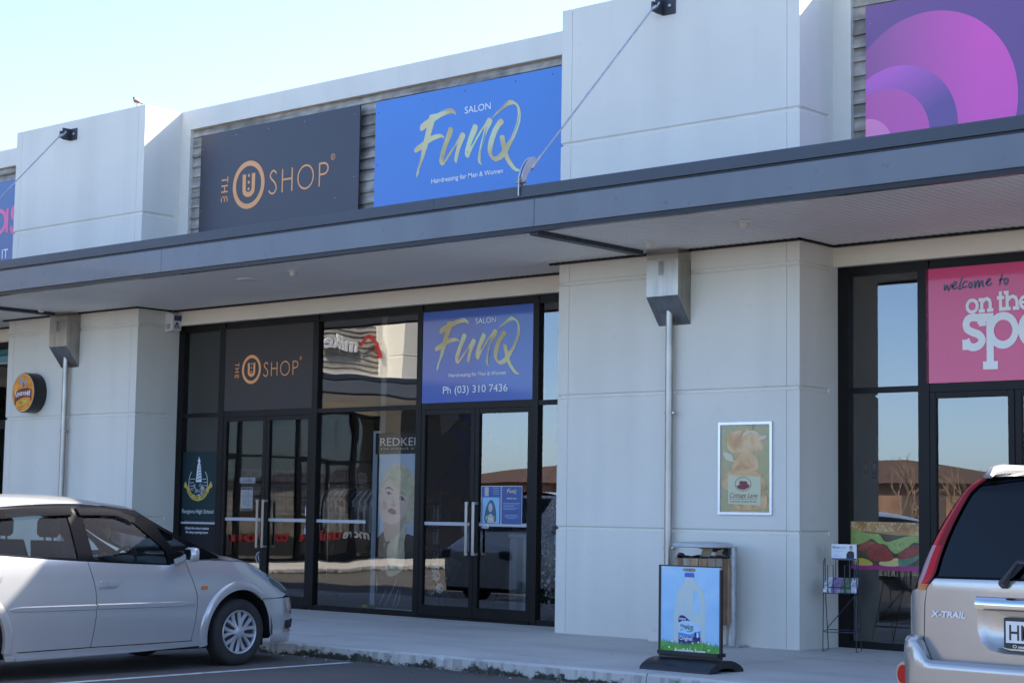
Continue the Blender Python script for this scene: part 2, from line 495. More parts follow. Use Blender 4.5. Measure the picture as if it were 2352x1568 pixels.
def concrete_material():
    m = mat('concrete', (0.57, 0.54, 0.49), 0.8, noise=(1.1, 0.10), bump=(90, 0.25, 0.006), spots=(4.3, 0.80), streak=((.35, 2.2, 1), 0.10))
    nt = m.node_tree; b = nt.nodes['Principled BSDF']
    src = b.inputs['Base Color'].links[0].from_socket
    tc = [n for n in nt.nodes if n.type == 'TEX_COORD'][0]
    sx = nt.nodes.new('ShaderNodeSeparateXYZ'); nt.links.new(tc.outputs['Object'], sx.inputs[0])
    # moss: grows up the kerb face from the joint with the asphalt
    mp = nt.nodes.new('ShaderNodeMapping'); mp.inputs['Scale'].default_value = (.8, 1, 1.2); nt.links.new(tc.outputs['Object'], mp.inputs[0])
    n1 = nt.nodes.new('ShaderNodeTexNoise'); n1.inputs['Scale'].default_value = 4.5; n1.inputs['Detail'].default_value = 8; n1.inputs['Roughness'].default_value = .75
    nt.links.new(mp.outputs[0], n1.inputs['Vector'])
    a = nt.nodes.new('ShaderNodeMath'); a.operation = 'MULTIPLY_ADD'; a.inputs[1].default_value = .40; a.inputs[2].default_value = -.285
    nt.links.new(n1.outputs[0], a.inputs[0])
    d = nt.nodes.new('ShaderNodeMath'); d.operation = 'SUBTRACT'; nt.links.new(a.outputs[0], d.inputs[0]); nt.links.new(sx.outputs[2], d.inputs[1])
    mr = nt.nodes.new('ShaderNodeMapRange'); mr.inputs[1].default_value = -.012; mr.inputs[2].default_value = .014
    nt.links.new(d.outputs[0], mr.inputs[0])
    mx = nt.nodes.new('ShaderNodeMix'); mx.data_type = 'RGBA'; mx.inputs[7].default_value = (0.030, 0.034, 0.020, 1)
    nt.links.new(mr.outputs[0], mx.inputs[0]); nt.links.new(src, mx.inputs[6])
    # run-off streaks down the face
    n2 = nt.nodes.new('ShaderNodeTexNoise'); n2.inputs['Scale'].default_value = 1.0; n2.inputs['Detail'].default_value = 4
    mp2 = nt.nodes.new('ShaderNodeMapping'); mp2.inputs['Scale'].default_value = (13, .2, 2.5); nt.links.new(tc.outputs['Object'], mp2.inputs[0]); nt.links.new(mp2.outputs[0], n2.inputs['Vector'])
    mr2 = nt.nodes.new('ShaderNodeMapRange'); mr2.inputs[1].default_value = .50; mr2.inputs[2].default_value = .58; mr2.inputs[3].default_value = 0; mr2.inputs[4].default_value = .38
    nt.links.new(n2.outputs[0], mr2.inputs[0])
    lt = nt.nodes.new('ShaderNodeMath'); lt.operation = 'LESS_THAN'; lt.inputs[1].default_value = -.022; nt.links.new(sx.outputs[2], lt.inputs[0])
    ml = nt.nodes.new('ShaderNodeMath'); ml.operation = 'MULTIPLY'; nt.links.new(mr2.outputs[0], ml.inputs[0]); nt.links.new(lt.outputs[0], ml.inputs[1])
    mx2 = nt.nodes.new('ShaderNodeMix'); mx2.data_type = 'RGBA'; mx2.inputs[7].default_value = (0.10, 0.105, 0.085, 1)
    nt.links.new(ml.outputs[0], mx2.inputs[0]); nt.links.new(mx.outputs[2], mx2.inputs[6])
    nt.links.new(mx2.outputs[2], b.inputs['Base Color'])
    return m
m_conc = concrete_material()
def pavement_mb(xa, xb, yk, yw, joints):
    """slab with a worn, slightly uneven kerb edge facing -Y"""
    mb = MB(); rnd = random.Random(11)
    xs = sorted(set([xa+(xb-xa)*i/int((xb-xa)/.09) for i in range(int((xb-xa)/.09)+1)]))
    rows = []
    for x in xs:
        w = .006*math.sin(x*3.1)+.004*math.sin(x*11.3)+rnd.uniform(-.006, .006)
        c = .016+rnd.uniform(0, .012)+(.02 if rnd.random() < .04 else 0)
        rows.append([(x, yk+w-.012, -.16), (x, yk+w, -c), (x, yk+w+c*.8, -.001), (x, yk+.12, 0), (x, yw, 0)])
    ids = [[mb.vert(p) for p in r] for r in rows]
    for i in range(len(xs)-1):
        jn = any(xs[i] <= j < xs[i+1] for j in joints)
        for k in range(4):
            if jn: continue
            mb.face([ids[i][k], ids[i+1][k], ids[i+1][k+1], ids[i][k+1]])
        if jn:
            x = (xs[i]+xs[i+1])/2; h = .004
            for a, b, q in ((rows[i], None, x-h), (None, rows[i+1], x+h)):
                e = [(q, (rows[i] if a else rows[i+1])[k][1], (rows[i] if a else rows[i+1])[k][2]) for k in range(5)]
                src = a or b
                for k in range(4):
                    A = [src[k], e[k], e[k+1], src[k+1]]
                    mb.quad(*(A if a else A[::-1]))
            mb.quad((x-h, yk+.01, -.16), (x+h, yk+.01, -.16), (x+h, yk+.01, -.02), (x-h, yk+.01, -.02))
            mb.quad((x-h, yk+.01, -.012), (x+h, yk+.01, -.012), (x+h, yw, -.012), (x-h, yw, -.012))
    return mb
pv = pavement_mb(-34.6, 8, -3.34, .86, [-30.2, -26.2, -22.2, -18.3, -14.3, -9.35, -5.4, -1.4, 2.6, 6.6])
tag(pv.build('pavement', m_conc), kind='structure')
# ------------------------------------------------------------------ our row of shops
shop = thing('retail_building', 'long pale grey retail block with dark canopy, panelled piers and black shopfronts', 'building', (-13, 4, 0))
PIERS = [(-35.462, -32.184), (-24.308, -21.03), (-13.154, -9.93), (-2.03, 1.20)]
BAYS = [(-32.184, -24.308), (-21.03, -13.154), (-9.93, -2.03)]
can = row_building(shop, PIERS, -34.4, 1.0, part, BAYS)
fascia(can, [-34.4, -29.4, -23.9, -17.8, -11.74, -5.7, 1.0], part)
for a, b in BAYS: shopfront(shop, a, b, part)
# soffit angles along the walls, cross beams under the canopy
sa = MB()
for a, b in PIERS:
    sa.box((a-.12, -.045, 4.168), (b+.03, .0, 4.194))
    sa.box((b, -.045, 4.170), (b+.03, .60, 4.194)); sa.box((a-.03, -.045, 4.170), (a, .60, 4.194))
for a, b in BAYS: sa.box((a+.03, .60, 4.168), (b-.03, .66, 4.194))
part(sa, 'soffit_angle', m_trim, can)
for x in (-34.1, -22.66, -11.70, -.4):
    b = MB(); b.box((x-.16, -2.02, 4.145), (x-.05, -.26, 4.19)); part(b, 'crossbeam', m_dsteel, can)
# tie rods with clevis, wall bracket and claw
for x in (-22.85, -11.68):
    xl = x-.30
    a = Vector((x-.01, -.17, 6.915)); b = Vector((xl+.05, -1.86, 4.93))
    rod = MB(); rod.tube([a, b], .010, 10)
    dirv = (b-a).normalized()
    rod.tube([b-dirv*.10, b+dirv*.04], .018, 10)
    ro = part(rod, 'tie_rod', m_galv, shop, 40)
    br = MB()
    br.cbox((x-.02, -.016, 6.84), (x+.155, -.0005, 7.02), .004)
    br.cbox((x-.021, -.155, 6.84), (x-.005, -.014, 7.02), .004); br.cbox((x-.055, -.18, 6.86), (x-.022, -.10, 6.97), .004)
    part(br, 'wall_bracket', m_dsteel, ro)
    bo = MB(); bo.lathe([(.022, 0), (.022, .012), (.014, .02)], Matrix.Translation((x+.085, -.016, 6.935)) @ Matrix.Rotation(R(90), 4, 'X'), 10)
    cl = MB(); c0 = Vector((x-.025, -.10, 6.955))
    cl.tube([c0+dirv*-.02, c0+dirv*.05, a+dirv*.06], [.026, .03, .018], 8)
    part(bo, 'anchor_bolt', m_galv, ro, 40); part(cl, 'clevis', m_galv, ro, 40)
    # curved claw that bends over the canopy edge, two cheeks
    ck = MB(); fr = Fr((xl, 0, 0), ex=(0, 1, 0), ez=(0, 0, 1), n=(1, 0, 0))
    prof = [(-2.16, 4.60), (-2.12, 4.56), (-2.075, 4.60), (-2.055, 4.70), (-1.99, 4.80), (-1.88, 4.86), (-1.83, 4.92), (-1.86, 4.99), (-1.93, 5.00), (-2.03, 4.93), (-2.11, 4.82), (-2.155, 4.70)]
    k = .72; pr = [(-1.86+(p[0]+1.86)*k, 4.93+(p[1]-4.93)*k) for p in crs(prof, 4, True)]
    ck.extr(fr, pr, .0, .022)
    ck.extr(fr, pr, .040, .055)
    part(ck, 'claw', mat('cast_steel', (.62, .62, .63), .3, .85), ro, 50)
    fp = MB(); fp.extr(fr, [(-2.105, 4.55), (-2.06, 4.60), (-2.05, 4.74), (-2.105, 4.76)], .023, .039)
    fp.lathe([(.024, 0), (.024, .10), (.016, .108)], Matrix.Translation((xl-.022, -2.062, 4.70)) @ Matrix.Rotation(R(90), 4, 'Y'), 12)
    part(fp, 'fixing_plate', m_steel, ro)
    nt_ = MB(); nt_.tube([b+dirv*.02, b+dirv*.10], .024, 6); nt_.tube([b+dirv*.10, b+dirv*.20], .011, 8); part(nt_, 'tension_nut', m_galv, ro)
# partitions and back-of-shop things that belong to the building
pt = MB()
pt.box((-17.05, 1.0, 0.006), (-16.95, 9, 4.06)); pt.box((-24.2, .95, .006), (-21.1, 9, 4.06)); pt.box((-13.1, .95, .006), (-10.0, 9, 4.06))
part(pt, 'partition', m_inner, shop)
# ------------------------------------------------------------------ signs
C_OR = srgb(214, 148, 108)
m_or = mat('orange_print', (0.85, 0.36, 0.12), 0.45)
m_sgw = mat('white_print', (0.88, 0.86, 0.82), 0.45)
FUNQ = dict(
F=[(227,788),(284,795),(352,790),(419,808),(497,826),(564,830),(620,820),(665,789),(688,748),(687,724),(655,745),(621,758),(532,757),(432,738),(315,696),(283,613),(244,511),(336,524),(415,519),(466,498),(492,470),(484,453),(439,472),(383,463),(293,449),(209,419),(188,359),(166,328),(156,288),(129,233),(101,186),(80,147),(58,108),(48,51),(20,13),(0,0),(8,47),(23,121),(49,201),(82,280),(97,355),(45,343),(-14,324),(-41,345),(-45,371),(-14,400),(54,430),(122,459),(149,530),(175,633),(129,612),(90,598),(55,613),(52,651),(70,686),(127,716),(206,743),(219,771)],
u=[(570,585),(604,582),(640,566),(647,532),(623,469),(564,378),(522,285),(491,198),(472,143),(525,194),(600,275),(665,341),(741,426),(751,453),(783,486),(810,490),(844,470),(859,439),(840,401),(803,340),(766,271),(746,208),(731,153),(715,104),(691,117),(673,152),(685,224),(700,279),(726,358),(677,307),(613,233),(537,152),(493,107),(460,103),(426,128),(410,167),(422,248),(459,342),(507,443),(544,529)],
n=[(994,568),(1038,561),(1068,534),(1071,510),(1046,456),(993,373),(952,305),(941,278),(994,341),(1058,414),(1121,483),(1184,543),(1236,613),(1268,614),(1301,596),(1317,566),(1292,521),(1240,455),(1199,380),(1173,302),(1148,224),(1131,154),(1124,90),(1147,37),(1120,42),(1087,70),(1077,128),(1095,215),(1124,324),(1165,441),(1185,511),(1122,438),(1048,350),(996,276),(954,208),(928,158),(906,148),(873,169),(854,204),(860,268),(896,369),(947,485)],
Q=[(1413,565),(1450,579),(1487,563),(1506,529),(1494,502),(1452,484),(1400,418),(1360,335),(1330,250),(1317,180),(1327,130),(1354,111),(1407,117),(1480,168),(1485,183),(1462,266),(1439,349),(1454,367),(1491,368),(1520,351),(1530,298),(1547,241),(1614,303),(1674,399),(1719,504),(1733,598),(1723,679),(1689,720),(1657,730),(1573,724),(1490,695),(1406,651),(1364,632),(1311,599),(1301,600),(1384,674),(1468,730),(1551,775),(1593,795),(1656,776),(1720,735),(1763,674),(1783,591),(1776,497),(1737,399),(1687,310),(1626,222),(1575,140),(1608,65),(1672,-22),(1726,-76),(1778,-96),(1773,-121),(1716,-115),(1653,-76),(1589,-9),(1540,57),(1524,91),(1472,61),(1377,44),(1312,84),(1268,137),(1243,197),(1244,277),(1274,370),(1325,468)])
# thin dry-brush gaps inside the strokes (drawn in the sign's blue)
GAPS = [[(420,800),(520,815),(600,812)], [(1130,160),(1150,260),(1190,400),(1215,500)], [(1105,120),(1125,210),(1160,330)], [(1150,300),(1180,400),(1230,520)],
        [(1600,260),(1690,390),(1745,520),(1755,600)], [(455,180),(470,250)], [(640,290),(700,370)], [(970,300),(1030,380)], [(30,110),(60,190),(90,270)], [(1395,668),(1470,718),(1540,748)]]
def gold():
    m = mat('gold_print', (0.5, 0.45, 0.25), 0.42)
    nt = m.node_tree; b = nt.nodes['Principled BSDF']
    tc = nt.nodes.new('ShaderNodeTexCoord'); n = nt.nodes.new('ShaderNodeTexNoise'); n.inputs['Scale'].default_value = 1.6; n.inputs['Detail'].default_value = 1
    cr = nt.nodes.new('ShaderNodeValToRGB')
    cr.color_ramp.elements[0].position = .36; cr.color_ramp.elements[0].color = (0.62, 0.70, 0.40, 1)
    cr.color_ramp.elements[1].position = .62; cr.color_ramp.elements[1].color = (0.56, 0.42, 0.17, 1)
    e = cr.color_ramp.elements.new(.5); e.color = (0.70, 0.60, 0.29, 1)
    nt.links.new(tc.outputs['Object'], n.inputs['Vector']); nt.links.new(n.outputs[0], cr.inputs[0]); nt.links.new(cr.outputs[0], b.inputs['Base Color'])
    return m
m_gold = gold()
m_blue = mat('blue_sign', (.06, .215, .58), 0.35, noise=(0.8, 0.04))
m_bluef = mat('blue_film', (.02, .085, .40), 0.4, noise=(0.8, 0.04), coat=0.8, cior=1.45)
def funq(sign, fr, k):
    """the brush lettering; fr origin at the tip of the F's tail, k metres per unit"""
    S = lambda P: [(p[0]*k, p[1]*k) for p in P]
    mb = MB()
    for i, q in enumerate('FunQ'): mb.poly(fr, S(FUNQ[q]), .002+.0004*i)
    part(mb, 'brush_lettering', m_gold, sign)
    g = MB()
    for q in GAPS: g.stroke(fr, S(q), [.2*k*8, 9*k, 2*k], .005, smooth=True)
    part(g, 'brush_gaps', m_blue, sign)
    t = MB(); t.text(fr, 'SALON', 841*k, 722*k, 90*k, .004, width=440*k); part(t, 'white_heading', m_sgw, sign)
    t = MB(); t.text(fr, 'Hairdressing for Men & Women', 279*k, -107*k, 62*k, .004, width=1225*k, bold=.012); part(t, 'white_tagline', m_sgw, sign)
    return MB()
def u_logo(fr, r, mb, ring=True):
    S = lambda P: [(p[0]*r/1000, p[1]*r/1000) for p in P]
    if ring: mb.ringpoly(fr, circ(0, 0, r, 64), circ(0, 0, r*.787, 64), .003)
    mb.stroke(fr, S([(-283,455),(-272,-150)]), .215*r, .003)
    arc = [(-.272+.0, -.15)]+[(0.012-.284*math.cos(a), -.19-.215*math.sin(a)) for a in [R(x) for x in range(0, 181, 12)]]+[(.298, -.15)]
    mb.stroke(fr, [(p[0]*r, p[1]*r) for p in arc], .21*r, .0034)
    mb.stroke(fr, S([(297,-150),(300,455)]), .215*r, .003)
    for q in ((10,386),(8,106),(9,-172)): mb.poly(fr, circ(q[0]*r/1000, q[1]*r/1000, .066*r, 16), .003)
def u_letters(fr, r, mb):
    S = lambda P: [(p[0]*r/1000, p[1]*r/1000) for p in P]
    w = .076*r
    mb.stroke(fr, S([(1719,279),(1624,380),(1513,410),(1395,335),(1345,205),(1436,71),(1606,-70),(1712,-230),(1707,-376),(1606,-500),(1480,-523),(1350,-471),(1272,-372)]), w, .003, smooth=True)
    for a, b in (((2093,412),(2093,-543)), ((2672,411),(2674,-541)), ((4293,409),(4293,-540))): mb.stroke(fr, S([a, b]), w, .003)
    mb.stroke(fr, S([(2093,-26),(2672,-26)]), w, .0035)
    mb.ringpoly(fr, circ(3.481*r, -.063*r, .49*r, 48, .505*r), circ(3.481*r, -.063*r, .415*r, 48, .430*r), .003)
    mb.stroke(fr, S([(4293,372),(4560,374),(4700,325),(4765,250),(4790,150),(4760,50),(4690,-25),(4560,-68),(4293,-70)]), w, .0035)
    mb.ringpoly(fr, circ(5.055*r, .562*r, .125*r, 24), circ(5.055*r, .562*r, .098*r, 24), .003)
    mb.text(fr, 'R', 5.055*r, .495*r, .135*r, .003, align='CENTER')
    w2 = .062*r
    for a, b in (((-1340,490),(-1340,245)), ((-1735,368),(-1340,368)), ((-1735,116),(-1319,116)), ((-1735,-136),(-1317,-136)), ((-1737,-350),(-1318,-350)), ((-1712,-320),(-1712,-561)), ((-1512,-320),(-1512,-561)), ((-1340,-320),(-1340,-561))):
        mb.stroke(fr, S([a, b]), w2, .003)
    mb.stroke(fr, S([(-1524,116),(-1524,-136)]), w2, .0035)
def screws(sign, fr, pts, m):
    mb = MB()
    for a, b in pts: mb.lathe([(.008, 0), (.008, .003), (.004, .005)], Matrix(((1,0,0,fr.pt(a,b).x),(0,0,-1,fr.pt(a,b).y),(0,1,0,fr.pt(a,b).z),(0,0,0,1))), 8)
    part(mb, 'screw_heads', m, sign)
m_char = mat('charcoal_sign', (0.040, 0.036, 0.050), 0.33, noise=(0.6, 0.06), spec=0.4)
m_char2 = mat('charcoal_film', (0.050, 0.042, 0.038), 0.5, noise=(0.6, 0.06), spec=0.3)
# big U sign on the parapet
s = thing('shop_sign', 'charcoal parapet sign with orange ringed U and thin SHOP lettering', 'sign', (-18.8, .6, 5.05))
fr = Fr((-18.8, .60, 0)); mb = MB(); mb.plate(fr, -1.68, 5.05, 1.645, 6.715, -.02, 0); part(mb, 'panel', m_char, s)
f2 = Fr((-19.394, .60, 5.876)); mb = MB(); u_logo(f2, .343, mb); part(mb, 'ring_logo', m_or, s)
mb = MB(); u_letters(f2, .343, mb); part(mb, 'lettering', m_or, s)
screws(s, fr, [(-1.63, 6.5), (-1.63, 5.6), (-.9, 6.63), (-.2, 6.63), (.55, 6.63), (1.55, 6.6), (1.55, 5.75), (1.2, 5.5)], m_steel)
# big salon sign
s = thing('shop_sign', 'bright blue parapet sign with gold brush lettering FunQ and white SALON', 'sign', (-15.0, .6, 5.05))
fr = Fr((-15, .60, 0)); mb = MB(); mb.plate(fr, -1.855, 5.05, 1.50, 6.70, -.02, 0); part(mb, 'panel', m_blue, s)
funq(s, Fr((-16.0845, .60, 5.606)), .001)
screws(s, fr, [(-1.80, 6.55), (-1.80, 5.85), (-1.0, 6.62), (-.25, 6.62), (-.18, 5.83), (.6, 6.62), (1.2, 6.62)], m_black)
# window film signs
s = thing('window_sign', 'charcoal panel with orange U SHOP logo above the closed glass doors', 'sign', (-19.04, .74, 2.7))
fr = Fr((-19.04, .742, 0)); mb = MB(); mb.plate(fr, -.92, 2.702, .92, 3.868, -.03, 0); part(mb, 'panel', m_char2, s)
f2 = Fr((-19.385, .742, 3.275)); mb = MB(); u_logo(f2, .203, mb); part(mb, 'ring_logo', m_or, s)
mb = MB(); u_letters(f2, .203, mb); part(mb, 'lettering', m_or, s)
s = thing('window_sign', 'blue film sign with gold FunQ and a phone number above the salon doors', 'sign', (-15.1, .74, 2.7))
fr = Fr((-15.11, .742, 0)); mb = MB(); mb.plate(fr, -.928, 2.702, .932, 3.868, -.03, 0); part(mb, 'panel', m_bluef, s)
t = funq(s, Fr((-15.79, .742, 3.105)), .000787)
t.text(Fr((-15.667, .742, 2.815)), 'Ph (03) 310 7436', 0, 0, .095, .004, width=1.09)
part(t, 'phone_number', m_sgw, s)
# purple circles sign
def grad(name, c0, c1, p0, p1, rough=.35):
    """printed colour gradient along a direction of the sign (object space, p0 to p1)"""
    m = mat(name, c0, rough)
    nt = m.node_tree; b = nt.nodes['Principled BSDF']
    tc = nt.nodes.new('ShaderNodeTexCoord'); mp = nt.nodes.new('ShaderNodeMapping'); gr = nt.nodes.new('ShaderNodeTexGradient')
    d = Vector((p1[0]-p0[0], p1[1]-p0[1])); L = d.length
    ang = math.atan2(d.y, d.x)
    vm = nt.nodes.new('ShaderNodeVectorMath'); vm.operation = 'DOT_PRODUCT'; vm.inputs[1].default_value = (d.x/L/L, 0, d.y/L/L)
    sb = nt.nodes.new('ShaderNodeVectorMath'); sb.operation = 'SUBTRACT'; sb.inputs[1].default_value = (p0[0], 0, p0[1])
    nt.links.new(tc.outputs['Object'], sb.inputs[0]); nt.links.new(sb.outputs[0], vm.inputs[0])
    cr = nt.nodes.new('ShaderNodeValToRGB'); cr.color_ramp.elements[0].color = c0+(1,); cr.color_ramp.elements[1].color = c1+(1,)
    nt.links.new(vm.outputs['Value'], cr.inputs[0]); nt.links.new(cr.outputs[0], b.inputs['Base Color'])
    return m
s = thing('shop_sign', 'purple parapet sign with overlapping magenta and violet circles', 'sign', (-9.5, .6, 5.05))
fr = Fr((-9.5, .60, 0)); mb = MB(); mb.plate(fr, 0, 5.05, 6.6, 6.69, -.02, 0)
part(mb, 'panel', grad('purple_print', (.19, .085, .25), (.15, .05, .22), (0, 0), (6, 0)), s)
def clipcirc(cx, cz, r):
    P = [(cx+r*math.cos(a), cz+r*math.sin(a)) for a in [2*math.pi*i/90 for i in range(90)]]
    out = []
    def clip(P, ins, inter):
        o = []
        for i in range(len(P)):
            a, b = P[i-1], P[i]
            if ins(b):
                if not ins(a): o.append(inter(a, b))
                o.append(b)
            elif ins(a): o.append(inter(a, b))
        return o
    P = clip(P, lambda p: p[0] >= 0, lambda a, b: (0, a[1]+(b[1]-a[1])*(0-a[0])/(b[0]-a[0])))
    P = clip(P, lambda p: p[1] >= 5.05, lambda a, b: (a[0]+(b[0]-a[0])*(5.05-a[1])/(b[1]-a[1]), 5.05))
    return P
ZB = 5.05
for i, (cx, cz, r, c0, c1, p0, p1) in enumerate([
    (.715, 5.52, .99, (.36, .11, .30), (.82, .10, .46), (.1, .6), (1.3, .5)),
    (.364, 5.309, .69, (.60, .14, .52), (.17, .085, .27), (.3, .9), (.55, .35)),
    (.222, 5.255, .52, (.60, .12, .38), (.68, .10, .40), (.1, .6), (.5, .2)),
    (.007, 5.175, .31, (.90, .28, .50), (.85, .24, .50), (0, .4), (.2, .2))]):
    mb = MB(); mb.poly(fr, clipcirc(cx, cz, r), .002+.001*i)
    part(mb, 'printed_circle', grad('circle_print_%d' % i, c0, c1, p0, p1), s)
screws(s, fr, [(.06, 6.5), (.06, 5.8)], m_steel)
# blue sign at the far left bay
s = thing('shop_sign', 'blue parapet sign with large pink letters cut off at the left edge', 'sign', (-28, .6, 5.05))
fr = Fr((-28, .60, 0)); mb = MB(); mb.plate(fr, -3.6, 5.05, 2.78, 6.61, -.02, 0)
part(mb, 'panel', mat('navy_sign', (.055, .12, .30), .35), s)
mb = MB(); f2 = Fr((-25.66, .60, 5.745)); m_pink = mat('pink_print', (.80, .12, .30), .4)
mb.ringpoly(f2, circ(.02, .20, .215, 32, .21), circ(.02, .20, .13, 32, .145), .003); mb.stroke(f2, [(.235, .40), (.235, .0)], .075, .0035)
mb.stroke(f2, [(.53, .33), (.47, .40), (.40, .375), (.375, .30), (.43, .22), (.50, .17), (.535, .09), (.48, .01), (.40, .015), (.345, .09)], .085, .003, smooth=True)
part(mb, 'pink_lettering', m_pink, s)
mb = MB(); mb.text(Fr((-25.535, .60, 5.325)), 'IT', 0, 0, .16, .003); part(mb, 'white_lettering', m_sgw, s)
# pink window sign
s = thing('window_sign', 'pink film sign reading welcome to on the spot over the right shop door', 'sign', (-7.9, .74, 2.7))
fr = Fr((-7.9, .742, 0)); mb = MB(); mb.plate(fr, -.992, 2.706, .94, 3.872, -.03, 0); part(mb, 'panel', mat('pink_film', (.70, .016, .135), .4, coat=.55, cior=1.5), s)
mb = MB(); f2 = Fr((-8.4891, .742, 3.0294)); PX = .000846; PZ = .000806
def spt(P):  # pixel of the lettering study to metres on the sign, with the slant of the perspective removed
    out = []
    for u, v in P:
        a = (u-625)*PX*(1+.00000*(u-625)); b = (1125-v)*.000806-(u-625)*.0000385
        out.append((a, b))
    return out
def SPS(P, w, d=.003, **k): mb.stroke(f2, spt(P), w*.00083, d, **k)
def SPE(u, v, rx, ry, tx, ty, d=.003):
    a, b = spt([(u, v)])[0]
    mb.ringpoly(f2, circ(a, b, rx*PX, 40, ry*PZ), circ(a, b, tx*PX, 40, ty*PZ), d)
SPE(754, 581, 84, 95, 46, 53)
SPS([(878,484),(878,662)], 38); SPS([(837,507),(878,505)], 42, .0034); SPS([(837,646),(917,641)], 42, .0038)
SPS([(890,540),(905,505),(945,492),(975,510),(985,550),(985,652)], 40, .0042); SPS([(945,636),(1025,632)], 42, .0046)
SPS([(1115,405),(1116,648)], 40); SPS([(1070,486),(1162,481)], 40, .0034); SPS([(1098,626),(1241,618)], 42, .0038); SPS([(1222,598),(1222,640)], 38, .0042)
SPS([(1200,400),(1200,625)], 40, .0046); SPS([(1160,423),(1205,420)], 42, .005); SPS([(1212,520),(1230,483),(1270,470),(1305,485),(1322,530),(1325,625)], 40, .0054); SPS([(1270,617),(1352,613)], 42, .0058)
SPE(1425, 545, 80, 90, 42, 50); SPS([(1350,545),(1500,540)], 30, .0034)
SPS([(885,830),(880,775),(840,735),(775,722),(710,738),(675,795),(690,865),(755,905),(835,935),(878,1000),(850,1060),(785,1092),(715,1078),(672,1000)], 92, .0032, smooth=True)
SPS([(840,735),(905,730)], 98, .0036); SPS([(863,690),(863,805)], 84, .004); SPS([(658,1000),(658,1127)], 66, .0036); SPS([(625,1030),(715,1027)], 60, .004)
SPS([(980,672),(980,1290)], 92, .0044); SPS([(838,727),(1026,720)], 96, .0048); SPS([(888,1319),(1077,1313)], 96, .0052)
SPE(1146, 886, 196, 226, 116, 130, .0056); SPE(1530, 870, 198, 228, 118, 130, .006)
SPS([(1790,560),(1790,1090)], 92, .0044); SPS([(1710,700),(1900,690)], 80, .005)
part(mb, 'white_lettering', m_sgw, s)
mb = MB()
for L in ([(395,300),(398,370),(432,315),(448,375),(490,295)], [(500,335),(545,305),(548,275),(520,282),(503,330),(520,362),(565,340)], [(632,205),(605,285),(585,350),(600,366),(622,345)],
          [(695,278),(662,272),(634,310),(640,345),(690,335)], [(735,280),(712,310),(728,355),(752,330),(748,290),(735,280)], [(788,265),(792,348),(815,290),(838,270),(842,345),(865,290),(888,270),(890,325),(912,345)],
          [(925,305),(975,270),(990,250),(968,248),(945,285),(945,322),(970,328),(1012,298)], [(1140,188),(1118,265),(1105,332)], [(1093,268),(1168,250)], [(1188,248),(1165,280),(1180,322),(1205,300),(1210,258),(1188,248)]):
    SPS(L, 19, .003, smooth=len(L) > 3)
part(mb, 'script_lettering', mat('teal_print', srgb(48, 86, 112), .45), s)
# ------------------------------------------------------------------ vehicle helpers
m_silver = mat('silver_paint', (0.42, 0.415, 0.41), 0.20, 0.38, noise=(2.0, 0.04), coat=0.6)
m_champ = mat('champagne_paint', (0.41, 0.39, 0.365), 0.22, 0.62, noise=(2.0, 0.04), coat=0.6)
m_vanw = mat('white_paint', (0.72, 0.72, 0.70), 0.35, coat=0.5)
m_tyre = mat('tyre_rubber', (0.024, 0.024, 0.024), 0.85, noise=(9, 0.25), bump=(60, 0.3))
m_hub = mat('hubcap_silver', (0.48, 0.49, 0.51), 0.42, 0.6, noise=(8, 0.1))
m_dark = mat('dark_void', (0.012, 0.012, 0.013), 0.8)
m_bpil = mat('gloss_black_trim', (0.003, 0.003, 0.004), 0.22, spec=0.08)
m_carglass = glass_mat('car_glass', (0.66, 0.72, 0.72), 1.24)
m_privacy = glass_mat('privacy_glass', (0.05, 0.055, 0.065), 1.42)
m_seat = mat('seat_cloth', (0.03, 0.03, 0.032), 0.9, noise=(20, 0.2))
m_dash = mat('dash_plastic', (0.04, 0.042, 0.045), 0.6, noise=(5, 0.1))
m_red = mat('red_lens', (0.42, 0.008, 0.012), 0.22, spec=0.25)
m_redd = mat('dark_red_lens', (0.16, 0.005, 0.009), 0.22, spec=0.25)
m_clear = mat('clear_lens', (0.34, 0.20, 0.22), 0.25, spec=0.3)
m_amber = mat('amber_lens', (0.5, 0.16, 0.06), 0.2, coat=0.5)
m_chrome = mat('chrome', (0.72, 0.73, 0.75), 0.10, 1.0)
m_hlens = mat('headlamp_lens', (0.060, 0.080, 0.074), 0.2, 0.0, spec=0.35)
def itp(x, T, smooth=True):
    n = len(T)
    if x <= T[0][0]: return T[0][1]
    if x >= T[-1][0]: return T[-1][1]
    i = 0
    while x > T[i+1][0]: i += 1
    def sl(k):
        if k == 0: return (T[1][1]-T[0][1])/(T[1][0]-T[0][0])
        if k == n-1: return (T[-1][1]-T[-2][1])/(T[-1][0]-T[-2][0])
        return (T[k+1][1]-T[k-1][1])/(T[k+1][0]-T[k-1][0])
    h = T[i+1][0]-T[i][0]; t = (x-T[i][0])/h
    return (2*t**3-3*t*t+1)*T[i][1]+(t**3-2*t*t+t)*h*sl(i)+(3*t*t-2*t**3)*T[i+1][1]+(t**3-t*t)*h*sl(i+1)
def inpoly(p, P):
    c = False; j = len(P)-1
    for i in range(len(P)):
        a, b = P[i], P[j]
        if (a[1] > p[1]) != (b[1] > p[1]) and p[0] < (b[0]-a[0])*(p[1]-a[1])/(b[1]-a[1])+a[0]: c = not c
        j = i
    return c
def resample(P, step):
    out = []
    for i in range(len(P)):
        a, b = Vector(P[i]), Vector(P[(i+1) % len(P)]); n = max(1, int((b-a).length/step+.5))
        for k in range(n): out.append(tuple(a+(b-a)*k/n))
    return out
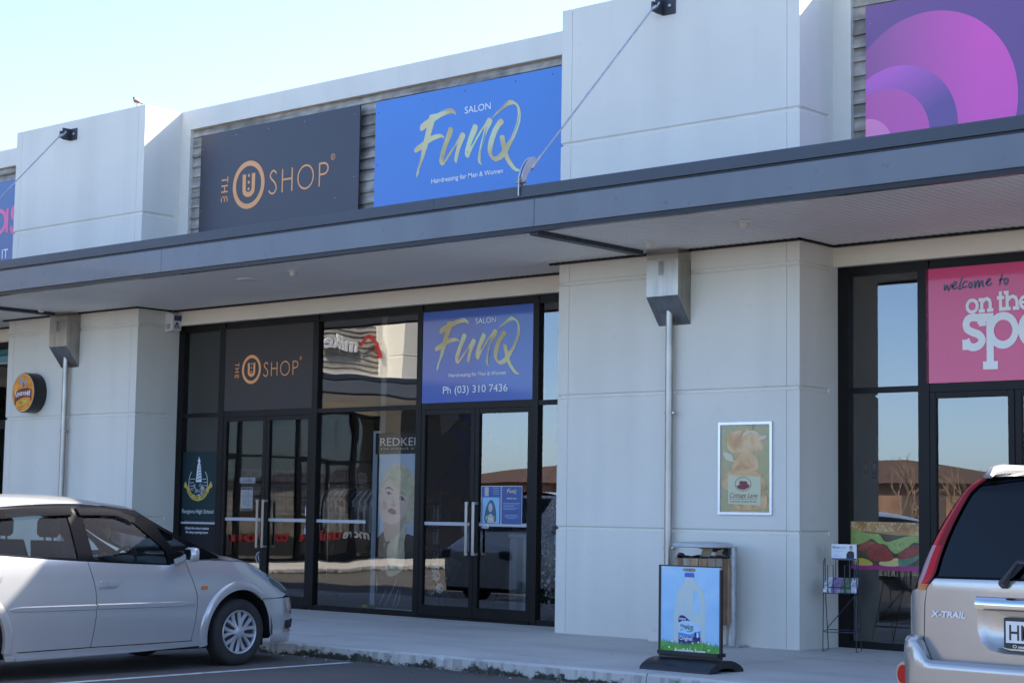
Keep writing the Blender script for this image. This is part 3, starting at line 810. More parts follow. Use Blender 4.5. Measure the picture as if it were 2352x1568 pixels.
def surf_panel(mb, outline, S, step=.04, holes=(), flange=.018, inward=None, flip=False, off=0.0):
    """fill a 2D outline with a fine triangulation and lay it on the surface S(a, b) -> Vector; edges turn in"""
    loops = [resample(outline, step)]+[resample(h, step) for h in holes]
    V = []; E = []
    for L in loops:
        b = len(V); V += [Vector(p) for p in L]; E += [(b+i, b+(i+1) % len(L)) for i in range(len(L))]
    xs = [p[0] for p in loops[0]]; ys = [p[1] for p in loops[0]]
    nb = len(V)
    a = min(xs)+step/2
    while a < max(xs):
        b = min(ys)+step/2
        while b < max(ys):
            if inpoly((a, b), loops[0]) and not any(inpoly((a, b), h) for h in loops[1:]):
                d = min(((v.x-a)**2+(v.y-b)**2) for v in V[:nb])
                if d > (step*.4)**2: V.append(Vector((a, b)))
            b += step
        a += step
    vv, ee, ff, *_ = delaunay_2d_cdt(V, E, [], 1, 1e-5)
    base = len(mb.v)
    nrm = lambda p: inward(p)
    P3 = []
    for v in vv:
        p = S(v.x, v.y)
        if off: p = p - inward(p)*off
        e = .004
        du = S(v.x+e, v.y)-S(v.x-e, v.y); dv = S(v.x, v.y+e)-S(v.x, v.y-e); q = du.cross(dv)
        if q.length > 1e-12: mb.n[len(mb.v)] = q.normalized()
        P3.append(p); mb.v.append(p)
    for f in ff:
        c = (vv[f[0]]+vv[f[1]]+vv[f[2]])/3
        if not inpoly(c, loops[0]) or any(inpoly(c, h) for h in loops[1:]): continue
        mb.face([base+i for i in (f[::-1] if flip else f)])
    if flange and inward:
        for L in loops:
            A = []; B = []
            for p in L:
                q = S(p[0], p[1]); q = q - inward(q)*off if off else q
                A.append(mb.vert(q)); B.append(mb.vert(q+inward(q)*flange))
            n = len(L)
            for i in range(n): mb.face([A[i], B[i], B[(i+1) % n], A[(i+1) % n]])
def mirror_x(mb, start=0):
    n = len(mb.v); base = n-start; fs = list(zip(mb.f, mb.mi))
    for v in mb.v[start:n]: mb.v.append(Vector((-v.x, v.y, v.z)))
    for i, q in list(mb.n.items()):
        if i >= start: mb.n[i+base] = Vector((-q.x, q.y, q.z))
    for f, m in fs:
        if all(i >= start for i in f): mb.f.append(tuple(i+base for i in f[::-1])); mb.mi.append(m)
def flipped(mb):
    q = MB(); q.v = [Vector((-v.x, v.y, v.z)) for v in mb.v]; q.f = [f[::-1] for f in mb.f]; q.mi = list(mb.mi)
    q.n = {i: Vector((-w.x, w.y, w.z)) for i, w in mb.n.items()}
    return q
def pair(mb, name, m, parent, smooth=None):
    """the right-hand part and its mirror image on the left, two objects"""
    pr, pl = parent if isinstance(parent, tuple) else (parent, parent)
    f = flipped(mb)
    return mb.build(name, m, pr, smooth), f.build(name, m, pl, smooth)
def grid(mb, F, nu, nv, flip=False):
    ids = [[mb.vert(F(i/nu, j/nv)) for j in range(nv+1)] for i in range(nu+1)]
    for i in range(nu):
        for j in range(nv):
            q = [ids[i][j], ids[i+1][j], ids[i+1][j+1], ids[i][j+1]]
            mb.face(q[::-1] if flip else q)
def wheel(parent, x, y, r, w, side, hubr, spokes=7):
    """tyre with shoulder and a wheel trim; side +1 faces +X"""
    mw = Matrix.Translation((x, y, r)) @ Matrix.Rotation(R(90)*side, 4, 'Y')
    t = MB(); h = w/2
    t.lathe([(hubr*.93, h-.035), (hubr*1.0, h-.012), (hubr*1.06, h-.006), (r-.055, h-.001), (r-.030, h-.006), (r-.012, h-.020), (r-.002, h-.038), (r, 0), (r-.002, -h+.03), (r-.02, -h+.01), (hubr*1.0, -h)], mw, 48)
    to = t.build('wheel', m_tyre, parent, 40)
    d = MB(); d.lathe([(.02, -.02), (hubr*.98, -.02), (hubr*.98, h-.05), (.02, h-.05)], mw, 32); d.build('brake_void', m_dark, to)
    c = MB()
    c.lathe([(hubr*.985, h-.03), (hubr*1.0, h-.008), (hubr*.975, h-.001), (hubr*.93, h-.006), (hubr*.90, h-.022), (hubr*.90, h-.03)], mw, 48, cap=False)
    c.lathe([(.001, h+.002), (hubr*.16, h+.001), (hubr*.26, h-.006), (hubr*.29, h-.022)], mw, 32, cap=False)
    # Y-shaped spokes: a broad base at the rim that narrows to the hub, a slot down its middle
    for k in range(spokes):
        a0 = 2*math.pi*k/spokes+.2
        for sg in (-1, 1):
            prev = None
            for i in range(9):
                f = i/8; rr = hubr*(.20+.73*f)
                ca = a0+sg*(.10+.16*f**1.6); wd = (.15+.06*f)*.5
                dz = h-.004-.020*math.sin(f*math.pi)*.35-.010*f
                pts = []
                for e, z in ((-wd*1.25, -.016), (-wd*.7, 0), (wd*.7, 0), (wd*1.25, -.016)):
                    ang = ca+e*hubr/(rr+.02)*(.9)
                    pts.append(mw @ Vector((rr*math.cos(ang), rr*math.sin(ang), dz+z)))
                row = [c.vert(p) for p in pts]
                if prev:
                    for j in range(3): c.face([prev[j], row[j], row[j+1], prev[j+1]])
                prev = row
    c.build('wheel_trim', m_hub, to, 35)
    return to
# ------------------------------------------------------------------ silver hatchback (local: +Y nose, +X its right side, origin under the front axle)
car = thing('parked_car', 'silver hatchback parked nose to the kerb, half in sun at its rear', 'car', (-14.0, -4.55, ZG))
HB = [(.10,.795),(.20,.822),(.35,.838),(.5,.848),(.62,.848),(.75,.842),(.86,.828),(.95,.806),(1.0,.79),(1.05,.77),(1.2,.70),(1.35,.625),(1.45,.57),(1.52,.50)]
HZT = [(-.9,.97),(-.5,.97),(0,.965),(.35,.90),(.55,.81),(.75,.72),(.95,.62)]
HYN = [(.1,.97),(.25,1.0),(.45,1.02),(.56,1.0),(.66,.955),(.74,.86),(.82,.70),(.9,.52),(1.0,.40),(1.6,.40)]
HYR = [(.1,-3.72),(.3,-3.80),(.6,-3.80),(.9,-3.74),(1.1,-3.62),(1.3,-3.45),(1.5,-3.30)]
HY0, HN = -.25, 2.7
def hw(Y, Z):
    zp = Z if Y < -.9 else Z*.97/itp(Y, HZT)
    b = itp(zp, HB)
    if Y > HY0 and Z < 1.02:
        q = min((Y-HY0)/(itp(Z, HYN)-HY0), .9999); b *= (1-q**HN)**(1/HN)
    if Y < -3.0:
        q = min((-3.0-Y)/(-3.0-itp(Z, HYR)), .9999); b *= (1-q**3.2)**(1/3.2)
    return b
def HS(Y, Z): return Vector((hw(Y, Z), Y, Z))
def HI(p): return Vector((-1, 0, 0)) if p.y < .3 else Vector((-.7, -.7, 0))
def cpanel(name, outline, m, parent, both=True, **k):
    mb = MB(); surf_panel(mb, outline, HS, inward=HI, **k)
    return pair(mb, name, m, parent, 28)
def arcpts(cy, cz, r, a0, a1, n): return [(cy+r*math.cos(R(a0+(a1-a0)*i/n)), cz+r*math.sin(R(a0+(a1-a0)*i/n))) for i in range(n+1)]
BG = [(-1.741,.986),(-1.715,.883),(-1.687,.78),(-1.671,.677),(-1.669,.516),(-1.684,.379),(-1.703,.253)]
FG = [(-.607,.263),(-.583,.371),(-.564,.504),(-.558,.648),(-.577,.721),(-.612,.806),(-.65,.891),(-.675,.985)]
fdoor = [(y+.004, z) for y, z in BG]+[(-1.255,.256)]+[(y-.004, z) for y, z in FG]+[(-.72,.985),(-.86,.945),(-1.265,.962)]
rdoor = [(y-.004, z) for y, z in BG[::-1]]+[(-2.15,1.011),(-2.606,1.045),(-2.86,1.065),(-2.85,.95),(-2.77,.82),(-2.635,.657),(-2.557,.60),(-2.502,.51),(-2.468,.388),(-2.45,.241),(-2.085,.248)]
for nm, o in (('front_door', fdoor), ('rear_door', rdoor)):
    d = cpanel('door', o, m_silver, car)
    hd = MB()
    yh, zh = ((-1.535, .79) if nm == 'front_door' else (-2.72, .845))
    f = Fr((hw(yh, zh), yh, zh), ex=(0, 1, 0), ez=(0, 0, 1), n=(1, 0, 0))
    hd.extr(f, [(-.10,-.022),(.085,-.022),(.10,.0),(.098,.026),(-.09,.028),(-.105,.02)], -.004, .022)
    hd.extr(f, [(-.06,-.024),(.07,-.024),(.06,-.05),(-.045,-.05)], -.004, .004)
    hd.extr(f, [(-.045,-.012),(.085,-.012),(.092,.004),(.088,.018),(-.045,.018)], .0225, .027)
    pair(hd, 'door_handle', m_silver, d)
    rb = MB()
    a, b = ((-1.660, -.59) if nm == 'front_door' else (-2.54, -1.677))
    n = 14; zc, hh = .598, .026
    rows = []
    for i in range(n+1):
        y = a+(b-a)*i/n; tp = 1.0
        if nm == 'front_door' and i > n-2: tp = .35 if i == n else .8
        if nm == 'rear_door' and i < 2: tp = .3 if i == 0 else .8
        zz = zc+(.0 if nm == 'front_door' else -.002)
        X = hw(y, zz)
        rows.append([Vector((X-.004, y, zz-hh*tp)), Vector((X+.012, y, zz-hh*.7*tp)), Vector((X+.014, y, zz+hh*.6*tp)), Vector((X-.004, y, zz+hh*tp))])
    ids = [[rb.vert(p) for p in r] for r in rows]
    for i in range(n):
        for j in range(3): rb.face([ids[i][j], ids[i+1][j], ids[i+1][j+1], ids[i][j+1]])
    rb.face(ids[0]); rb.face(ids[-1][::-1])
    pair(rb, 'rub_strip', m_silver, d, 40)
FA = arcpts(-.03, .31, .40, 194, 48, 22)
fender = [(y+.004, z) for y, z in FG[:]]
fender = [(-.603,.263)]+[(y+.004, z) for y, z in FG[1:]]+[(-.4,.985),(0,.966),(.33,.905),(.39,.805),(.432,.739),(.546,.694),(.60,.668),(.694,.650),(.603,.623),(.42,.618),(.25,.619)]+FA[::-1]+[(-.425,.213)]
cpanel('front_fender', fender, m_silver, car, step=.035)
RA = arcpts(-2.99, .31, .42, -8, 188, 24)
quarter = [(-2.446,.165)]+[(-2.444,.241),(-2.462,.388),(-2.496,.51),(-2.551,.60),(-2.629,.657),(-2.764,.82),(-2.844,.95),(-2.85,1.065),(-3.1,1.09),(-3.45,1.10),(-3.62,1.10),(-3.735,.90),(-3.78,.60),(-3.74,.32),(-3.40,.30)]+RA[::-1][2:]+[(-2.54,.165)]
cpanel('rear_quarter', quarter, m_silver, car, step=.05)
cpanel('sill', [(-2.446,.165),(-1.243,.186),(-.433,.213),(-.45,.262),(-.60,.256),(-1.255,.249),(-1.703,.246),(-2.446,.234)], m_silver, car, off=.012)
# wheel-arch flares
for cy, r0, a0, a1, z0 in ((-.03, .40, 194, 52, .2), (-2.99, .42, -10, 190, .2)):
    fl = MB(); n = 26; ids = []
    for i in range(n+1):
        a = R(a0+(a1-a0)*i/n); row = []
        for rr, o in ((r0-.004, -.02), (r0, .012), (r0+.03, .018), (r0+.065, .012), (r0+.085, -.002)):
            y, z = cy+rr*math.cos(a), .31+rr*math.sin(a)
            p = HS(y, z); nn = HI(p)*-1
            row.append(fl.vert(p+nn*o))
        ids.append(row)
    for i in range(n):
        for j in range(4): fl.face([ids[i][j], ids[i][j+1], ids[i+1][j+1], ids[i+1][j]] if a1 < a0 else [ids[i][j], ids[i+1][j], ids[i+1][j+1], ids[i][j+1]])
    pair(fl, 'arch_flare', m_silver, car, 40)
# bumper: from the arch round the nose
def nose(t, Z):
    yn = itp(Z, HYN); zp = Z*.97/itp(.3, HZT); b = itp(min(zp, .9), HB)
    c, s = math.cos(t), math.sin(t); k = (abs(c)**HN+abs(s)**HN)**(-1/HN)
    return Vector((b*c*k, HY0+(yn-HY0)*s*k, Z))
AE = [(.17,.385),(.23,.382),(.31,.372),(.42,.352),(.50,.318),(.56,.285),(.61,.248)]
def bump(u, v):
    Z = .185+(.612-.185)*v; y0 = itp(Z, AE); yn = itp(Z, HYN)
    q = (y0-HY0)/(yn-HY0); t0 = math.atan2(q, (1-q**HN)**(1/HN))
    t = t0+(math.pi/2-t0)*u
    p = nose(t, Z)
    if v < .30: p += Vector((.6*math.cos(t), .8*math.sin(t), 0))*.016*min(1, (.30-v)*12)
    return p
mb = MB(); grid(mb, bump, 30, 22); mirror_x(mb)
bo = mb.build('front_bumper', m_silver, car, 35)
def nosep(t, Z, o):
    p = nose(t, Z); return p+Vector((math.cos(t)*.6, math.sin(t), 0)).normalized()*o
v = MB(); grid(v, lambda u, w: nosep(R(40)+R(50)*u, .315+.080*w, .010), 12, 3); mirror_x(v); vo = v.build('bumper_vent', m_dark, bo)
v = MB()
for k in range(7):
    zz = .318+.0115*k
    grid(v, lambda u, w: nosep(R(39.5)+R(50.5)*u, zz+.004*w, .015), 12, 1)
mirror_x(v); v.build('vent_slats', m_black, bo)
# headlamps wrapped round the corner
def hl(t, Z): return nose(t, Z)
def HLS(u, v):
    Y = .395+(.70-.395)*u
    zt = itp(Y, [(.39,.815),(.467,.854),(.533,.832),(.647,.778),(.70,.70)]); zb = itp(Y, [(.39,.795),(.432,.742),(.546,.694),(.60,.668),(.70,.648)])
    Z = zb+(zt-zb)*v; p = HS(Y, Z)
    return p+Vector((.02, .03, .012))*math.sin(math.pi*min(1, max(0, v)))*.5
lm = MB(); grid(lm, HLS, 14, 8); pair(lm, 'headlight', m_hlens, car, 50)
# nose band between the lamps with the grille
def noseband(u, v):
    Z = .618+(.72-.618)*v
    e = HS(.70, .65+.06*v); c = Vector((0, itp(Z, HYN)+.005, Z)); x = u*2-1
    return Vector((e.x*x, c.y+(e.y-c.y)*abs(x)**2.3, c.z+(e.z-c.z)*abs(x)**2.3))
mb = MB(); grid(mb, noseband, 24, 4, True); mb.build('front_grille', m_silver, car, 35)
mb = MB(); grid(mb, lambda u, v: noseband(.28+.44*u, .15+.7*v)+Vector((0, .006, 0)), 12, 2, True); mb.build('grille_mesh', m_black, car)
# bonnet
HE = [(-.66,.985),(-.4,.984),(0,.965),(.33,.905),(.467,.856),(.533,.834),(.647,.780),(.70,.712)]
HC_ = [(0,(-.20,1.045)),(.3,(.15,1.015)),(.6,(.52,.925)),(.85,(.83,.80)),(1,(.97,.715))]
def bonnet(u, v):
    k = u*(len(HE)-1); i = min(int(k), len(HE)-2); f = k-i
    ye = HE[i][0]+(HE[i+1][0]-HE[i][0])*f; ze = itp(ye, HE); e = HS(ye, ze)
    s = i/(len(HE)-1)+f/(len(HE)-1)
    yc = itp(s, [(a, b[0]) for a, b in HC_]); zc = itp(s, [(a, b[1]) for a, b in HC_])
    x = v*2-1; w = abs(x)**2.4
    return Vector((e.x*x*.997, yc+(ye-yc)*w, zc+(ze-zc)*w+.002))
mb = MB(); grid(mb, bonnet, 28, 28, True); mb.build('bonnet', m_silver, car, 35)
# windscreen, A-pillars, roof
AP = [(0,(-1.10,1.437,.575)),(.33,(-.86,1.305,.628)),(.66,(-.56,1.155,.685)),(1,(-.16,1.000,.735))]
def ap(s): return Vector((itp(s, [(a, b[2]) for a, b in AP]), itp(s, [(a, b[0]) for a, b in AP]), itp(s, [(a, b[1]) for a, b in AP])))
def screen(u, v):
    e = ap(u); x = v*2-1; w = abs(x)**2.2
    yc = e.y+.02+.10*u; zc = e.z+.050-.01*u
    return Vector((e.x*x, yc+(e.y-yc)*w, zc+(e.z-zc)*w))
mb = MB(); grid(mb, lambda u, v: screen(.03+.93*u, .05+.90*v), 16, 20, True); mb.build('windscreen', m_carglass, car, 60)
mb = MB()
grid(mb, lambda u, v: screen(u, .93+.07*v)+Vector((0, 0, .003)), 16, 3, True); grid(mb, lambda u, v: screen(u, .07*v)+Vector((0, 0, .003)), 16, 3, True)
grid(mb, lambda u, v: screen(.94+.08*u, v)+Vector((0, 0, .004)), 2, 20, True)
mb.build('screen_surround', m_bpil, car, 40)
GU = [(-3.34,1.36),(-3.0,1.405),(-2.495,1.452),(-2.08,1.480),(-1.76,1.489),(-1.55,1.486),(-1.328,1.462),(-1.10,1.437)]
RC = [(-3.40,1.42),(-3.0,1.50),(-2.5,1.552),(-2.1,1.566),(-1.7,1.560),(-1.4,1.535),(-1.06,1.490)]
def roof(u, v):
    yg = -3.34+(2.24)*u; e = HS(yg, itp(yg, GU)); yc = -3.40+2.34*u; zc = itp(yc, RC)
    x = v*2-1; w = abs(x)**2.6
    return Vector((e.x*x, yc+(yg-yc)*w, zc+(e.z-zc)*w))
mb = MB(); grid(mb, roof, 30, 28, True); mb.build('roof', m_silver, car, 40)
# side glass band: one black surround with holes, glass set just behind it
FW = [(-1.690,1.395),(-1.567,1.420),(-1.336,1.415),(-1.174,1.345),(-1.042,1.232),(-.926,1.128),(-.875,1.068),(-.866,.958),(-1.264,.978),(-1.672,1.003)]
RW = [(-2.80,1.30),(-2.518,1.395),(-1.838,1.41),(-1.834,1.014),(-2.15,1.028),(-2.604,1.062),(-2.80,1.075)]
QW = [(-.90,1.285),(-.736,1.205),(-.583,1.110),(-.50,1.045),(-.642,1.040),(-.775,1.090),(-.86,1.20)]
band = [(-3.40,1.10),(-3.30,1.30),(-3.0,1.395),(-2.495,1.447),(-2.08,1.476),(-1.76,1.485),(-1.55,1.482),(-1.328,1.457),(-1.10,1.430),(-.86,1.298),(-.56,1.148),(-.26,1.012),(-.40,.995),(-.68,.995),(-.72,.99),(-.86,.951),(-1.265,.967),(-1.741,.992),(-2.15,1.017),(-2.606,1.051),(-2.86,1.071)]
wf = cpanel('window_surround', band, m_bpil, car, holes=(FW, RW, QW), flange=.03, step=.045)
for P, m in ((FW, m_carglass), (RW, m_carglass), (QW, m_carglass)):
    mb = MB(); surf_panel(mb, P, HS, inward=HI, off=-.012, flange=0, step=.07); pair(mb, 'window_glass', m, wf, 60)
m_smoke = glass_mat('smoked_visor', (0.10, 0.09, 0.11), 1.22)
for P in ([(-1.735,1.455),(-1.50,1.462),(-1.30,1.430),(-1.13,1.372),(-1.155,1.325),(-1.33,1.388),(-1.50,1.392),(-1.72,1.390)], [(-2.70,1.415),(-2.30,1.445),(-1.80,1.457),(-1.79,1.392),(-2.3,1.372),(-2.70,1.335)]):
    mb = MB(); surf_panel(mb, P, HS, inward=HI, off=.022, flange=.018, step=.06); pair(mb, 'wind_deflector', m_smoke, wf, 60)
# tail: simple closed rear with hatch, glass, lamps and bumper
def tail(u, v):
    Z = .2+1.05*v; yr = itp(Z, HYR)+.02; b = itp(Z, HB); x = u*2-1; k = abs(x)
    return Vector((b*.93*x, yr+.30*k**5, Z))
mb = MB(); grid(mb, tail, 20, 16); mb.build('tailgate', m_silver, car, 40)
mb = MB(); grid(mb, lambda u, v: Vector(((.74-.16*v)*(u*2-1), -3.62+.24*v+.14*abs(u*2-1)**4, 1.10+.27*v)), 16, 4); mb.build('rear_glass', m_privacy, car, 40)
for sg in (1, -1):
    mb = MB(); grid(mb, lambda u, v: tail(.5+sg*(.34+.13*u), .62+.22*v)-Vector((0, .012, 0)), 4, 6, sg < 0); mb.build('tail_light', m_red, car, 40)
# indicator, mirrors
ib = MB()
f = Fr((hw(-.48, .737), -.48, .737), ex=(0, 1, 0), ez=(0, 0, 1), n=(1, 0, 0)); ib.extr(f, [(-.036,-.016),(.03,-.016),(.037,-.006),(.036,.016),(-.03,.017),(-.038,.008)], -.01, .009)
pair(ib, 'side_indicator', m_amber, car)
for sg in (1, -1):
    mm = MB(); bm = bmesh.new(); bmesh.ops.create_uvsphere(bm, u_segments=20, v_segments=12, radius=1)
    for q in bm.verts:
        n = q.co.copy()
        e = lambda t: math.copysign(abs(t)**.6, t)
        q.co = Vector((e(n.x)*.085, e(n.y)*.045+(.02 if n.y > 0 else 0)*(1-n.x*n.x), e(n.z)*.066))
        if q.co.y < -.035: q.co.y = -.035
    mm.add_bm(bm, Matrix.Translation((.955*sg, -.735, 1.045)) @ Matrix.Rotation(R(-12)*sg, 4, 'Z')); bm.free()
    mo = mm.build('side_mirror', m_silver, car, 40)
    a = MB(); a.tube([(.80*sg, -.78, .975), (.86*sg, -.76, 1.0), (.90*sg, -.745, 1.03)], [.035, .03, .03], 8); a.build('mirror_arm', m_silver, mo, 40)
    gm = MB(); f = Fr(xform((.955*sg, -.735, 1.045), R(-12)*sg) @ Vector((0, -.0365, 0)), ex=Matrix.Rotation(R(-12)*sg, 3, 'Z') @ Vector((1, 0, 0)), n=Matrix.Rotation(R(-12)*sg, 3, 'Z') @ Vector((0, -1, 0)))
    gm.poly(f, [(-.058,-.045),(.058,-.045),(.066,0),(.058,.045),(-.055,.045),(-.066,0)], .002); gm.build('mirror_glass', m_chrome, mo)
# underbody, wells, interior
mb = MB(); mb.box((-.66, -3.5, .17), (.66, .40, .24)); mb.box((-.35, .3, .2), (.35, .75, .3)); mb.box((-.50, -.45, .2), (.50, .42, .75)); mb.box((-.50, -3.4, .2), (.50, -2.55, .75)); mb.box((-.76, -2.5, .2), (.76, -.5, .32))
for y in (-.03, -2.99):
    for sg in (1, -1):
        n = 16
        for i in range(n):
            a, b = R(-5+190*i/n), R(-5+190*(i+1)/n)
            P = [(sg*.50, y+.43*math.cos(a), .31+.43*math.sin(a)), (sg*.50, y+.43*math.cos(b), .31+.43*math.sin(b)), (sg*.80, y+.43*math.cos(b), .31+.43*math.sin(b)), (sg*.80, y+.43*math.cos(a), .31+.43*math.sin(a))]
            mb.quad(*P)
mb.build('underbody', m_dark, car)
for y in (0, -2.98):
    wheel(car, .705, y, .312, .185, 1, .205); wheel(car, -.705, y, .312, .185, -1, .205)
mb = MB()
def dash(u, v):
    x = 1.40*(u-.5); prof = [(-.98,.62),(-.98,.86),(-.90,.95),(-.70,.985),(-.35,.99)]
    k = v*4; i = min(int(k), 3); f = k-i
    return Vector((x, prof[i][0]+(prof[i+1][0]-prof[i][0])*f, prof[i][1]+(prof[i+1][1]-prof[i][1])*f+(.03 if abs(x-.34) < .18 and v > .3 and v < .8 else 0)))
grid(mb, dash, 24, 12); mb.build('dashboard', m_dash, car, 40)
st = MB(); c = Vector((.36, -1.06, .93)); mw = Matrix.Translation(c) @ Matrix.Rotation(R(68), 4, 'X')
st.tube([mw @ Vector((.185*math.cos(2*math.pi*i/28), .185*math.sin(2*math.pi*i/28), 0)) for i in range(28)], .015, 8, closed=True)
for a in (0, 180, 270): st.tube([mw @ Vector((0, 0, -.02)), mw @ Vector((.18*math.cos(R(a)), .18*math.sin(R(a)), 0))], [.028, .014], 6)
st.tube([mw @ Vector((0, 0, -.01)), mw @ Vector((0, 0, .25))], [.06, .04], 10); st.build('steering_wheel', m_black, car, 50)
def seat(x, y, w):
    mb = MB(); mb.cbox((x-w/2, y-.02, .40), (x+w/2, y+.50, .60), .04)
    fr = Fr((x-w/2, y, .58), ex=(0, 1, 0), ez=(0, 0, 1), n=(1, 0, 0))
    mb.extr(fr, [(.02,0),(.13,.02),(.02,.42),(-.04,.58),(-.13,.58),(-.12,.40)], .01, w-.01)
    mb.tube([(x-.06, y-.10, 1.14), (x-.06, y-.11, 1.22)], .01, 6); mb.tube([(x+.06, y-.10, 1.14), (x+.06, y-.11, 1.22)], .01, 6)
    mb.cbox((x-.13, y-.16, 1.19), (x+.13, y-.06, 1.36), .03)
    return mb.build('seat', m_seat, car, 50)
seat(.36, -1.75, .5); seat(-.36, -1.75, .5); seat(.38, -2.75, .62); seat(-.38, -2.75, .62)
mb = MB(); mb.cbox((-.10, -.985, 1.335), (.12, -.955, 1.40), .014); mb.tube([(.0, -.955, 1.39), (.0, -.93, 1.45)], .012, 6); mo = mb.build('rear_view_mirror', m_black, car, 50)
mb = MB(); fr = Fr((.005, -.965, 1.22)); mb.tube([(.005, -.965, 1.335), (.005, -.965, 1.27)], .0015, 4)
mb.extr(fr, [(0,.06),(.022,.045),(.034,.015),(.030,-.02),(.012,-.05),(0,-.062),(-.012,-.05),(-.030,-.02),(-.034,.015),(-.022,.045)], 0, .004)
mb.build('air_freshener', mat('leaf_yellow', (.30, .28, .04), .7), mo)
# ------------------------------------------------------------------ champagne SUV (local: +Y nose, origin on the ground under its tail)
suv = thing('parked_suv', 'champagne coloured SUV seen from behind with tall red tail lamps and roof rails', 'suv', (-4.06, -7.0, ZG))
def SY(x, Z):
    y = .03*(x/.87)**2+.26*(abs(x)/.885)**12
    if Z > 1.14: y += (Z-1.14)*.30+.25*max(0, Z-1.62)
    return y
def SP(x, Z): return Vector((x, SY(x, Z), Z))
def SI(p): return Vector((0, 1, 0))
def spanel(name, o, m, parent=suv, off=0.0, mirror=True, flange=.02, step=.04, holes=(), ang=30):
    mb = MB(); surf_panel(mb, o, SP, inward=SI, off=off, flange=flange, step=step, holes=holes)
    return pair(mb, name, m, parent, ang)
SW = [(.78,.862),(.9,.865),(1.0,.845),(1.085,.79),(1.116,.752),(1.217,.724),(1.308,.69),(1.407,.645),(1.505,.592),(1.607,.53),(1.664,.487),(1.70,.42)]
# tailgate (lower, with plate recess) as one full-width panel
GL = [(-.664,1.112),(-.677,1.025),(-.683,.84),(-.676,.781),(-.640,.706),(-.605,.683),(-.10,.678)]
gate = GL+[(-x, z) for x, z in GL[::-1]]+[(.62,1.16),(.0,1.166),(-.62,1.16)]
REC = [(-.362,1.035),(-.366,.968),(-.363,.903),(-.344,.846),(-.296,.805),(-.225,.79),(0,.788)]
rec = REC+[(-x, z) for x, z in REC[::-1][1:]]
gmb = MB(); surf_panel(gmb, gate, SP, inward=SI, flange=.03, step=.04, holes=(rec,))
# crease: a shelf below the recess
go = gmb.build('tailgate', m_champ, suv, 30)
def recess(u, v):
    o = resample(rec, .03); n = len(o); p = o[int(u*n) % n]; c = Vector((0, .90)); q = Vector(p)
    k = [0, .10, .16, 1][int(round(v*3))]; dd = [0, .014, .030, .034][int(round(v*3))]
    r = q+(c-q)*k
    return SP(r.x, r.y)+Vector((0, dd, 0))
mb = MB(); n = len(resample(rec, .03)); grid(mb, recess, n, 3); mb.build('plate_recess', m_champ, go, 50)
# glass
wl = [(-.43,1.655),(-.472,1.600),(-.533,1.490),(-.580,1.365),(-.607,1.262),(-.622,1.172)]
wo = wl[::-1]; glass_o = [(x, z) for x, z in wl]+[(-.30,1.176),(.30,1.176)]+[(-x, z) for x, z in wl[::-1]]+[(.2,1.682),(-.2,1.682)]
mb = MB(); surf_panel(mb, glass_o, SP, inward=SI, flange=.0, step=.08, off=-.006)
mb.build('rear_glass', m_privacy, suv, 60)
mb = MB(); go2 = [(-.445,1.668),(-.485,1.605),(-.545,1.492),(-.592,1.367),(-.619,1.264),(-.634,1.163),(.634,1.163),(.619,1.264),(.592,1.367),(.545,1.492),(.485,1.605),(.445,1.668),(.2,1.694),(-.2,1.694)]
surf_panel(mb, go2, SP, inward=SI, flange=.02, step=.05, holes=(glass_o,)); mb.build('glass_surround', m_bpil, suv, 30)
# tail lamps, four stacked lens colours on each side
TO = [(1.71,-.364),(1.695,-.43),(1.664,-.487),(1.607,-.530),(1.505,-.592),(1.407,-.645),(1.308,-.690),(1.217,-.724),(1.116,-.752),(1.0,-.775)]
TI = [(1.71,-.359),(1.672,-.418),(1.626,-.464),(1.498,-.528),(1.37,-.576),(1.266,-.603),(1.176,-.622),(1.108,-.667),(1.0,-.70)]
to = lambda z: itp(z, [(a, b) for a, b in TO[::-1]], False); ti = lambda z: itp(z, [(a, b) for a, b in TI[::-1]], False)
def lamp(za, zb, m, k0=0., k1=1., o=.016):
    mb = MB()
    def F(u, v):
        z = za+(zb-za)*v; a, b = to(z), ti(z); k = k0+(k1-k0)*u
        x = a+(b-a)*k
        return SP(x, z)-Vector((0, o*math.sin(math.pi*min(1, .12+.80*k)), 0))+Vector((-.004*max(0, -k*10), .03*(1-k)**3+.10*max(0, -k*10), 0))
    grid(mb, F, 8, 16); return mb
for sg in (1, -1):
    root = None
    for za, zb, m, k0, k1 in ((1.335,1.708,m_red,-.10,.62), (1.335,1.708,m_redd,.62,1.0), (1.13,1.335,m_clear,-.10,.52), (1.13,1.335,m_red,.52,1.0), (1.098,1.13,m_amber,-.10,1.0)):
        mb = lamp(za, zb, m, k0, k1)
        if za > 1.3:
            pass
        if sg < 0: mb.v = [Vector((-q.x, q.y, q.z)) for q in mb.v]; mb.f = [f[::-1] for f in mb.f]
        o = mb.build('tail_light' if root is None else 'lamp_lens', m, root or suv, 60)
        root = root or o
    mb = MB()
    grid(mb, lambda u, v: SP(ti(1.13+.56*v)+.004-.016*u, 1.13+.56*v)-Vector((0, .010, 0)), 2, 16)
    if sg < 0: mb.v = [Vector((-q.x, q.y, q.z)) for q in mb.v]; mb.f = [f[::-1] for f in mb.f]
    mb.build('lamp_edge', m_redd, root, 60)
# quarter beside the tailgate, wrapping to the body side
q = [(-.732,1.103),(-.668,1.103),(-.683,1.025),(-.689,.84),(-.689,.80),(-.86,.80),(-.865,.90),(-.845,1.0),(-.79,1.085)]
spanel('rear_quarter', q, m_champ, flange=.02, step=.03)
